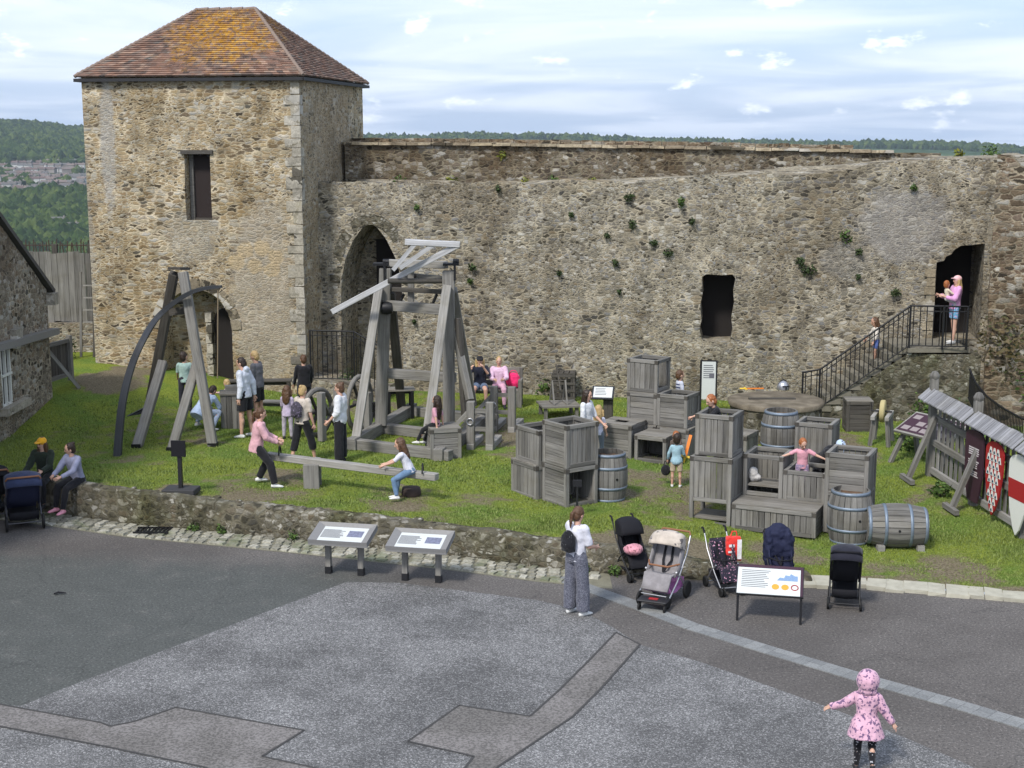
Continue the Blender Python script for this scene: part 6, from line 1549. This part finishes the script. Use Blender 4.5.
# --- group around tower doorway
person('boy in a pale green top and dark trousers behind the A-frame leg',at(186,411),10,1.45,dict(nod=12,turn=-40,armL=(20,8,30)),top=TS(CL(.33,.46,.42),.45),bottom=dict(mat=CL(.03,.03,.04)),hair=dict(style='short',mat=HD),kid=.4)
person('crouching person in a pale blue shirt seen from behind between the A-frame legs',at(200,431),-30,1.70,dict(lean=48,nod=20,legL=(95,14,135),legR=(85,18,125),armL=(30,6,30),armR=(30,6,30)),top=TS(CL(.42,.52,.68),.9,e=.03,hem=-.14),bottom=dict(mat=CL(.40,.47,.60)),hair=dict(style='short',mat=HD),shoes='shoe_white')
person('tiny child in pink reaching over the timber trestle by the tower door',at(232,418),60,.95,dict(lean=22,armL=(60,5,20),armR=(60,5,20)),top=TS(CL(.62,.42,.46),1),bottom=dict(mat=CL(.35,.33,.38)),hair=dict(style='short',mat='hair_blond'),kid=1)
mn=person('tall bearded man in a white hoodie, black shorts and white socks',at(246,437),72,1.84,dict(nod=22,turn=10,lean=2,legL=(3,4,2),legR=(-4,4,2),armL=(-8,8,16),armR=(-22,10,20)),top=TS(CL(.60,.63,.70),1,e=.03,se=.022,hem=-.09,hood=1,name='hoodie'),bottom=dict(mat=BLK,len=.40,wide=.05,e=.02,name='shorts'),hair=dict(style='short',mat=HD),shoes='shoe_white')
person('man in a grey t-shirt half hidden behind the man in the white hoodie',at(259,425),75,1.78,dict(nod=18,lean=3,armR=(-5,8,10)),top=TS(CL(.13,.13,.145),.42,e=.026),bottom=dict(mat=BLK,len=.42,wide=.05,name='shorts'),hair=dict(style='short',mat='hair_blond'))
person('dark haired youth in a black top by the black gate railing',at(305,420),20,1.60,dict(nod=10,armL=(15,8,20),armR=(15,8,20)),top=TS(BLK,.95,e=.02),bottom=dict(mat=CL(.02,.02,.025)),hair=dict(style='short',mat=HB))
person('child in a lilac top beside the large timber wheel',at(288,439),-10,1.22,dict(nod=14,armL=(20,10,20)),top=TS(CL(.45,.38,.50),1,flare=.08,hem=-.14),bottom=dict(mat=CL(.40,.36,.42)),hair=dict(style='halflong',mat=HB),kid=.7)
i_=person('blonde woman in a beige t-shirt and black cropped trousers wearing a backpack',at(303,462),-35,1.66,dict(nod=8,lean=4,legL=(-10,5,8),legR=(20,4,8),armL=(8,10,14),armR=(4,8,14)),top=TS(CL(.50,.44,.38),.42,e=.02),bottom=dict(mat=BLK,len=.78,wide=.03),hair=dict(style='bun',mat='hair_blond'),shoes='shoe_white')
backpack(i_,'small dark patterned backpack worn by the blonde woman in beige',CL(.05,.045,.06,(.25,.2,.3),40,.6))
pw_=G(262,487)
person('woman in a pink jacket and black trousers straddling the left end of the seesaw',(pw_.x-.10,pw_.y+.10,pw_.z),-78,1.66,dict(lean=10,nod=4,legL=(34,18,62),legR=(38,14,28),armL=(26,6,40,-16),armR=(24,6,40,-16)),top=TS(CL(.62,.36,.39),1,e=.03,se=.022,hem=-.14,name='jacket'),bottom=dict(mat=BLK,wide=.02),hair=dict(style='ponytail',mat=HB),shoes='shoe_white')
person('woman in a loose white top and wide black trousers behind the seesaw',at(341,462),80,1.70,dict(nod=14,lean=-2,armL=(2,10,42),armR=(-2,8,10)),top=TS(WHT,.72,e=.035,se=.03,hem=-.12),bottom=dict(mat=BLK,wide=.04,e=.02),hair=dict(style='bun',mat='hair_brown'))
gs=G(404,502)
person('girl in a white t-shirt and blue jeans sitting on the right end of the seesaw',(gs.x+.10,gs.y+.12,gs.z),85,1.35,dict(lean=22,nod=-4,legL=(62,10,72),legR=(50,12,40),armL=(48,6,20,-6),armR=(46,6,20,-6)),top=TS(CL(.62,.62,.68),.42,e=.018),bottom=dict(mat=CL(.13,.21,.33)),hair=dict(style='halflong',mat=HB),shoes='shoe_white',kid=.5,seat=None)
cq=G(441,459)
person('girl in a dusty pink top sitting on the small square crate with her legs out',(cq.x-.12,cq.y+.22,cq.z+.66),62,1.25,dict(lean=-6,nod=10,legL=(62,6,34),legR=(55,6,30),armL=(-20,10,10),armR=(-12,12,10)),top=TS(CL(.50,.26,.32),.42,e=.018),bottom=dict(mat=BLK,e=.008),hair=dict(style='long',mat=HD),shoes='shoe_white',kid=.6,seat=0.0)
bq=G(480,407)
person('woman in a black cap and dark top with bare knees seated on the wall bench',(bq.x,bq.y+.15,bq.z+.46),180,1.68,dict(lean=4,legL=(84,8,88),legR=(84,8,88),armL=(60,12,95,-30),armR=(40,30,110,-20)),top=TS(CL(.015,.017,.03),.6,e=.022),bottom=dict(mat=CL(.10,.14,.22),len=.3,wide=.03,name='shorts'),hair=dict(style='long',mat='hair_blond',cap='cap',capmat=BLK),seat=0.0,skin='skin')
bq=G(499,407)
person('woman in a pale pink top seated on the wall bench beside a bright pink bag',(bq.x,bq.y+.15,bq.z+.46),180,1.62,dict(lean=2,legL=(84,6,86),legR=(84,6,86),armL=(35,8,55,-20),armR=(35,8,55,-20)),top=TS(CL(.66,.45,.58),.95,e=.025,se=.02),bottom=dict(mat=CL(.6,.35,.45)),hair=dict(style='bun',mat='hair_blond'),seat=0.0)
bq=G(513,407); t=thing('shoulder_bag','bright pink bag lying on the timber bench beside the seated women','bag',(bq.x,bq.y+.22,bq.z+.45)); b=MB(); b.ell((0,0,.2),(.19,.14,.2),None,14,9); b.ell((.04,-.05,.14),(.17,.1,.14),None,12,8); mk_raw('body',b,CL(.72,.03,.14),t,.015,.03,2)
b=MB(); b.path([(-.1,0,.36),(-.04,-.02,.44),(.06,-.02,.44),(.12,0,.35)],.012,6); b.build('strap',CL(.72,.03,.14),t)
# --- middle group
person('dark haired woman in a white top looking down behind the tall left hand crates',at(586,467),-120,1.64,dict(nod=10,turn=10,armL=(20,6,30)),top=TS(WHT,.6,e=.02),bottom=dict(mat=CL(.10,.12,.17)),hair=dict(style='long',mat=HD))
person('blond child in a white shirt and grey trousers behind the barrel in the middle',at(598,460),-25,1.18,dict(nod=6,armR=(10,10,14),armL=(8,8,10)),top=TS(CL(.55,.56,.68),.45,flare=.05),bottom=dict(mat=CL(.14,.17,.21)),hair=dict(style='halflong',mat='hair_blond'),kid=.8)
i_=person('boy in a blue and white striped shirt against the curtain wall behind the crates',at(679,424),-75,1.30,dict(nod=2,armL=(6,8,20)),top=TS(CL(.5,.52,.6),.45),bottom=dict(mat=CL(.2,.2,.24),len=.5),hair=dict(style='short',mat=HB),kid=.6,shoes='shoe_white')
b=MB()
for k in range(4):
    zz=.10+.09*k; loft(b,[(i_['pel']+i_['up']*(zz-.018)*i_['s'],.168*i_['s'],.118*i_['s']),(i_['pel']+i_['up']*(zz+.018)*i_['s'],.170*i_['s'],.120*i_['s'])],i_['side'],18)
b.build('shirt_stripes',CL(.03,.04,.12),i_['t'])
ch=person('small child in a light blue shirt and beige shorts holding a toy sword',at(676,487),-12,1.08,dict(nod=4,armL=(8,22,14),armR=(20,14,44)),top=TS(CL(.30,.45,.52),.95,flare=.12,hem=-.12,e=.025),bottom=dict(mat=CL(.42,.34,.24),len=.42,wide=.03,name='shorts'),hair=dict(style='short',mat=HD),kid=.9,shoes='shoe_white')
hw=toworld(ch,ch['lim']['R']['wr']+ch['lim']['R']['hd']*.05); t=sword('pale bladed toy sword with an orange sheath held by the child in light blue',hw,R(-30),.62); t.rotation_euler=(R(72),R(10),R(-20))
hw=toworld(ch,ch['lim']['L']['wr']+ch['lim']['L']['hd']*.06); t=thing('toy_shield_bag','small black bag hanging from the left hand of the child in light blue','bag',(hw.x-.03,hw.y,hw.z-.22)); b=MB(); b.ell((0,0,.06),(.10,.08,.11),None,12,8); mk_raw('body',b,BLK,t,.012,.01,1); b=MB(); b.path([(-.05,0,.13),(-.02,0,.24),(.04,0,.24),(.05,0,.13)],.01,6); b.build('handle',M['black_fab'],t)
person('child with ginger brown hair crouched behind the child in light blue',at(676,462),170,1.0,dict(lean=30,legL=(90,14,120),legR=(90,14,120)),top=TS(CL(.12,.09,.08),.9),bottom=dict(mat=CL(.06,.06,.08)),hair=dict(style='short',mat='hair_red'),kid=.9)
person('ginger boy in a black t-shirt leaning over the upper left crate of the right group',fR(-.50,.80,0,0,1.05,zR),110,1.30,dict(lean=22,nod=10,legL=(0,6,0),armL=(55,10,20),armR=(58,10,16)),top=TS(BLK,.42,e=.02),bottom=dict(mat=CL(.05,.05,.07)),hair=dict(style='short',mat='hair_red'),kid=.5)
gp=fR(1.02,.98,0,0,.50,zR)
person('ginger girl in a pink t-shirt with both arms stretched out between the crates',gp,168,1.12,dict(lean=8,nod=30,turn=18,legL=(4,6,0),legR=(4,6,0),armL=(30,62,10,66),armR=(30,62,10,66)),top=TS(CL(.66,.32,.38),.42,e=.018),bottom=dict(mat=CL(.40,.30,.38,(.2,.15,.25),30,.5)),hair=dict(style='short',mat='hair_red'),kid=.7)
person('person in black bending down behind the girl in the pink t-shirt',fR(1.18,1.78,0,0,.0,zR+.1),-150,1.66,dict(lean=52,nod=20,legL=(10,8,10),legR=(6,8,10),armL=(40,10,20),armR=(40,10,20)),top=TS(BLK,.95,e=.035,hem=-.16),bottom=dict(mat=BLK),hair=dict(style='short',mat='hair_black',cap='cap',capmat=CL(.45,.55,.70)))
# small pale toy or cloth in the crate
q=fR(.12,.95,0,0,.72,zR); t=thing('cloth_bundle','pale crumpled cloth left inside the open fronted crate of the right group','cloth',q); b=MB(); b.ell((0,0,.1),(.10,.07,.14),None,10,8); b.ell((.06,0,.04),(.09,.08,.07),None,10,8); mk_raw('cloth',b,CL(.5,.48,.46),t,.014,.04,1)
# --- steps and doorway
zl2=zl_+.01
wq=atz(952,337,zl2)
wm=person('woman in a pink cap, pink top and blue shorts on the doorway landing',(10.62,33.4,zl2),95,1.66,dict(lean=-3,nod=2,turn=6,legL=(4,4,0),legR=(-4,4,0),armL=(25,10,80,-20),armR=(30,8,75,-16)),top=TS(CL(.66,.34,.58),.95,e=.026,se=.02,hem=-.08),bottom=dict(mat=CL(.12,.30,.45,(.5,.3,.5),20,.58),len=.34,wide=.04,name='shorts'),hair=dict(style='halflong',mat='hair_blond',cap='cap',capmat=CL(.74,.45,.46)),shoes='shoe_white')
wc_=toworld(wm,wm['shc']+wm['fwd']*.20+wm['side']*.02-wm['up']*.28)
person('toddler in a cream top carried in the arms of the woman in the pink cap',(wc_.x,wc_.y,wc_.z),-85,.85,dict(lean=-4,turn=30,legL=(60,30,50),legR=(60,30,50),armL=(50,12,20),armR=(50,12,20)),top=TS(CL(.62,.56,.42),.9),bottom=dict(mat=CL(.5,.5,.5)),hair=dict(style='short',mat='hair_red'),kid=1.1,seat=-.02)
k_=4; xs_=7.3+(LX0-7.3)*5.6/N; zs_=.62+(zl_-.62)*6/N
person('girl in a cream top and blue shorts coming down the stone steps',(8.78,33.42,1.72),95,1.15,dict(lean=6,nod=10,legL=(14,4,14),legR=(-2,4,6),armL=(10,14,14),armR=(20,20,20)),top=TS(CL(.60,.55,.48),.8,e=.02),bottom=dict(mat=CL(.08,.12,.3),len=.36,wide=.02,name='shorts'),hair=dict(style='halflong',mat=HB),kid=.7,skin='skin_tan')
# --- foreground
sw=wp(576,614)
i_=person('standing woman in white t-shirt and grey wide trousers seen from behind in the yard',(sw[0],sw[1],0),-48,1.69,dict(nod=16,lean=1,legL=(-1,3,0),legR=(2,5,2),armL=(20,8,55,-12),armR=(12,8,62,-20)),top=TS(CL(.60,.60,.66),.46,e=.022,se=.018),bottom=dict(mat=CL(.085,.088,.115,(.15,.155,.19),60,.5),wide=.045,e=.022),hair=dict(style='ponytail',mat='hair_brown'),shoes='shoe_white',vox=.009)
backpack(i_,'small black studded backpack on the standing woman in grey trousers',CL(.012,.012,.015,(.3,.3,.3),60,.68),(.27,.14,.34))
pc=wp(864,772)
pkm=CL(.60,.36,.45,(.15,.09,.17),30,.54)
person('small child in a pink patterned hooded coat running across the yard',(pc[0],pc[1],0),-12,1.20,dict(lean=4,nod=4,legL=(8,4,6),legR=(-8,2,55),footdownR=1,armL=(8,52,18,62),armR=(-6,30,6,34)),top=TS(pkm,1,e=.045,se=.03,hem=-.24,flare=.27,name='coat'),bottom=dict(mat=CL(.012,.012,.015,(.4,.4,.42),30,.60),e=.010),hair=dict(style='hood',hm=pkm,mat=HB),kid=.85,shoes='shoe_dark',vox=.008)
# ------------------------------------------------------------------ pushchairs
def wheel(t,c,r,w=.035,double=False):
    for dx in((-w,w) if double else (0,)):
        m=MB(); R_=Matrix.Rotation(PI/2,3,'Y'); m.lathe([(r*.72,-w*.5),(r*.95,-w*.5),(r,-w*.2),(r,w*.2),(r*.95,w*.5),(r*.72,w*.5)],c=V3(*c)+V3(dx,0,0),rot=R_,n=18); wh_=m.build('wheel',M['tyre'],t)
        m=MB(); m.lathe([(.012,-w*.35),(r*.74,-w*.25),(r*.74,w*.25),(.012,w*.35)],c=V3(*c)+V3(dx,0,0),rot=R_,n=12); m.build('rim',M['grey_iron'],wh_)
def sheetmesh(name,rows,mat,t,th=.018):
    """quilted sheet through rows of points, with thickness"""
    m=MB(); n=len(rows[0]); vs=[V3(*p) for r_ in rows for p in r_]; fs=[(i*n+j,i*n+j+1,(i+1)*n+j+1,(i+1)*n+j) for i in range(len(rows)-1) for j in range(n-1)]
    m.add(vs,fs,smooth=True); o=m.build(name,mat,t); sd=o.modifiers.new('thick','SOLIDIFY'); sd.thickness=th; sd.offset=0; return o
def canopy(t,c,w,r,a0,a1,mat,name='canopy',n=9,tilt=0):
    rows=[]
    for i in range(n):
        a=R(a0+(a1-a0)*i/(n-1)); rr=r*(1+.03*math.sin(i*PI)); rows.append([(c[0]+x*w*.5,c[1]+math.cos(a)*rr*(1-.10*x*x),c[2]+math.sin(a)*rr*(1-.22*abs(x)**3)) for x in(-1,-.8,-.4,0,.4,.8,1)])
    o=sheetmesh(name,rows,mat,t)
    for x in(-1,1):
        m=MB(); m.add([V3(c[0]+x*w*.5,c[1],c[2])]+[V3(*(rw_[0] if x<0 else rw_[-1])) for rw_ in rows],[(0,i+1,i+2) for i in range(n-1)]); s2=m.build('canopy_side',mat,o,recalc=False); sd=s2.modifiers.new('thick','SOLIDIFY'); sd.thickness=.012
    return o
def pushchair(label,px,py,rz,fab,fab2,frame,W_=.48,big=False,hand='bar',can=True,basket=True,canmat=None,tilt=0,z=0,S_=None):
    """child faces local +Y; handle at -Y"""
    q=atz(px,py,0); t=thing('pushchair',label,'pushchair',(q.x,q.y,z),R(rz)); sc_=(.98 if big else .86) if S_ is None else S_; t.scale=(sc_,sc_,sc_); fm=M[frame]; w=W_/2
    rr=.14 if big else .10; rf_=.11 if big else .085
    for sg in(-1,1):
        wheel(t,(sg*(w+.02),-.30,rr),rr,.04,False); wheel(t,(sg*(w-.02),.36,rf_),rf_,.03,not big)
        m=MB(); m.path([(sg*w,.36,rf_+.05),(sg*w,.05,.36),(sg*w,-.30,.72),(sg*w,-.44,.98)],.014,8); m.path([(sg*w,-.30,rr),(sg*w,-.10,.36),(sg*w,.10,.52)],.014,8); m.build('side_frame',fm,t)
    m=MB(); m.path([(-w,-.30,rr),(w,-.30,rr)],.011,8); m.build('rear_axle',fm,t)
    m=MB(); m.path([(-w,.34,rf_+.07),(w,.34,rf_+.07)],.011,8); m.build('footrest',fm,t)
    if hand=='bar': m=MB(); m.path([(-w,-.44,.98),(-w+.03,-.48,1.03),(w-.03,-.48,1.03),(w,-.44,.98)],.018,8); m.build('handle',M['black_fab'] if not big else plain('tan_leather_grip',(.22,.10,.05),.7),t)
    else:
        for sg in(-1,1): m=MB(); m.path([(sg*w,-.44,.98),(sg*w,-.50,1.06),(sg*w,-.56,1.06)],.02,8); m.build('handle',M['black_fab'],t)
    ws=[-1,-.6,0,.6,1]
    rows=[[(x*w*.86,.36,.26) for x in ws],[(x*w*.86,.30,.30+.02*x*x) for x in ws],[(x*w*.9,.22,.46+.02*x*x) for x in ws],[(x*w*.9,.0,.43+.04*x*x) for x in ws],[(x*w*.9,-.12,.45+.05*x*x) for x in ws],[(x*w*.88,-.20,.65+.0*x*x) for x in ws],[(x*w*.84,-.30,.92) for x in ws]]
    sheetmesh('seat',rows,fab,t,.03)
    for sg in(-1,1):
        rows=[[(sg*w*.9,-.12,.43),(sg*w*.93,.14,.44)],[(sg*w*.93,-.20,.62),(sg*w*.95,.02,.60)],[(sg*w*.9,-.28,.85),(sg*w*.92,-.12,.82)]]; sheetmesh('seat_side',rows,fab,t,.02)
    m=MB()
    for sg in(-1,1): m.path([(sg*.06,-.245,.86),(sg*.07,-.14,.62),(0,.02,.47)],.012,6,flat=(1.6,.5))
    m.build('harness',M['black_fab'],t)
    m=MB(); m.path([(-w,-.02,.62),(-w*.6,.20,.62),(w*.6,.20,.62),(w,-.02,.62)],.016,8); m.build('bumper_bar',M['black_fab'] if not big else (bpy.data.materials.get('tan_leather_grip') or M['black_fab']),t)
    if can: canopy(t,(0,-.26,.78),W_*1.02,.31,100-tilt,8+max(0,tilt),canmat or fab)
    if basket:
        rows=[[(x*w*.85,-.30,.34) for x in ws],[(x*w*.85,-.26,.20-.02*(1-x*x)) for x in ws],[(x*w*.85,.0,.17-.02*(1-x*x)) for x in ws],[(x*w*.85,.22,.20) for x in ws],[(x*w*.85,.26,.30) for x in ws]]; sheetmesh('basket',rows,fab2,t,.015)
    return t
BF=M['black_fab']; NF=M['navy_fab']
pushchair('large navy pushchair with a hood parked at the far left by the seated women',24,526,24,NF,BF,'grey_iron',.60,True,canmat=CL(.03,.04,.085),tilt=-62,S_=1.0)
t=pushchair('black pushchair mostly cut off by the left edge of the photo',-8,518,30,BF,BF,'grey_iron',.55,True,tilt=-50)
S1=pushchair('black umbrella pushchair behind the cream hooded pushchair',632,576,200,BF,BF,'dark',.44,hand='two')
q=atz(632,578,0); t=thing('blanket','pink spotted blanket folded in the black umbrella pushchair','blanket',(q.x,q.y-.1,.46),R(195)); b=MB(); b.ell((0,.02,.06),(.17,.13,.09),None,12,8); mk_raw('cloth',b,CL(.62,.28,.33,(.25,.1,.12),30,.58),t,.014,.03,1)
S2=pushchair('large pushchair with a cream striped hood and grey seat',663,600,150,CL(.24,.225,.23),CL(.42,.16,.36),'alu',.52,True,canmat=CL(.46,.40,.34,(.10,.09,.09),7,.56),tilt=18)
q=atz(658,604,0); t=thing('buggy_board','black ride on board with small wheels in front of the cream hooded pushchair','buggy board',(q.x-.1,q.y-.28,0),R(158)); m=MB(); m.box((0,0,.16),(.46,.26,.03)); m.build('deck',M['dark'],t,bevel=.01); m=MB(); m.box((0,0,.179),(.14,.08,.006)); m.build('red_pad',M['red'],t)
for sg in(-1,1): wheel(t,(sg*.2,.08,.06),.06,.03)
q=atz(668,600,0); t=thing('purple_cloth','purple cloth tucked under the seat of the cream hooded pushchair','cloth',(q.x-.03,q.y+.05,.30)); b=MB(); b.ell((0,0,.05),(.19,.15,.08),None,12,8); mk_raw('cloth',b,CL(.50,.20,.42),t,.014,.03,1)
S3=pushchair('umbrella pushchair with a dark blossom patterned seat and silver legs',724,590,196,CL(.02,.018,.03,(.55,.28,.38),26,.60),BF,'alu',.44,hand='two',can=False)
q=atz(737,588,0); t=thing('carrier_bag','red and white plastic carrier bag hanging from the blossom patterned pushchair','bag',(q.x-.06,q.y+.12,.42),R(5)); b=MB(); b.box((0,0,.20),(.26,.10,.40),taper=.9); mk_raw('bag',b,CL(.75,.05,.04),t,.014,.03,2); m=MB(); m.box((.085,-.07,.2),(.07,.01,.32)); m.box((-.04,-.07,.26),(.09,.01,.04)); m.box((-.04,-.07,.16),(.11,.01,.03)); m.build('white_print',CL(.72,.70,.70),t); m=MB(); m.path([(-.05,0,.39),(-.02,0,.48),(.04,0,.48),(.06,0,.39)],.01,6); m.build('handle',CL(.75,.05,.04),t)
S4=pushchair('pushchair under a navy coat behind the white information board',780,590,186,NF,BF,'dark',.44,can=False)
q=atz(779,590,0); t=thing('navy_coat','navy hooded coat draped over the pushchair behind the white information board','coat',(q.x,q.y+.12,.42),R(0)); b=MB(); b.ell((0,.12,.42),(.21,.15,.18),None,14,9); b.ell((0,.12,.28),(.24,.15,.34),None,14,9); b.ell((-.15,.06,.22),(.09,.12,.32),None,12,8); b.ell((.15,.06,.22),(.10,.12,.32),None,12,8); mk_raw('cloth',b,NF,t,.016,.07,2,dscale=.12)
S5=pushchair('plain black pushchair seen from behind, rightmost of the parked row',844,604,-13,BF,BF,'dark',.48,canmat=CL(.02,.02,.03),tilt=-55,S_=.93)
finish_pending()
# ------------------------------------------------------------------ haze
m=MB(); m.box((0,6000,-50),(16000,13000,520)); hz=m.build('haze',None)
hz.data.materials.clear(); mat=bpy.data.materials.new('haze_air'); mat.use_nodes=True; nt=mat.node_tree; nt.nodes.clear()
ou=nt.nodes.new('ShaderNodeOutputMaterial'); pv=nt.nodes.new('ShaderNodeVolumePrincipled'); pv.inputs['Color'].default_value=(.74,.86,1,1); pv.inputs['Density'].default_value=.00007; pv.inputs['Anisotropy'].default_value=.1
nt.links.new(pv.outputs[0],ou.inputs['Volume']); hz.data.materials.append(mat); tag(hz,'thin pale blue air haze over the valley','haze',kind='stuff')
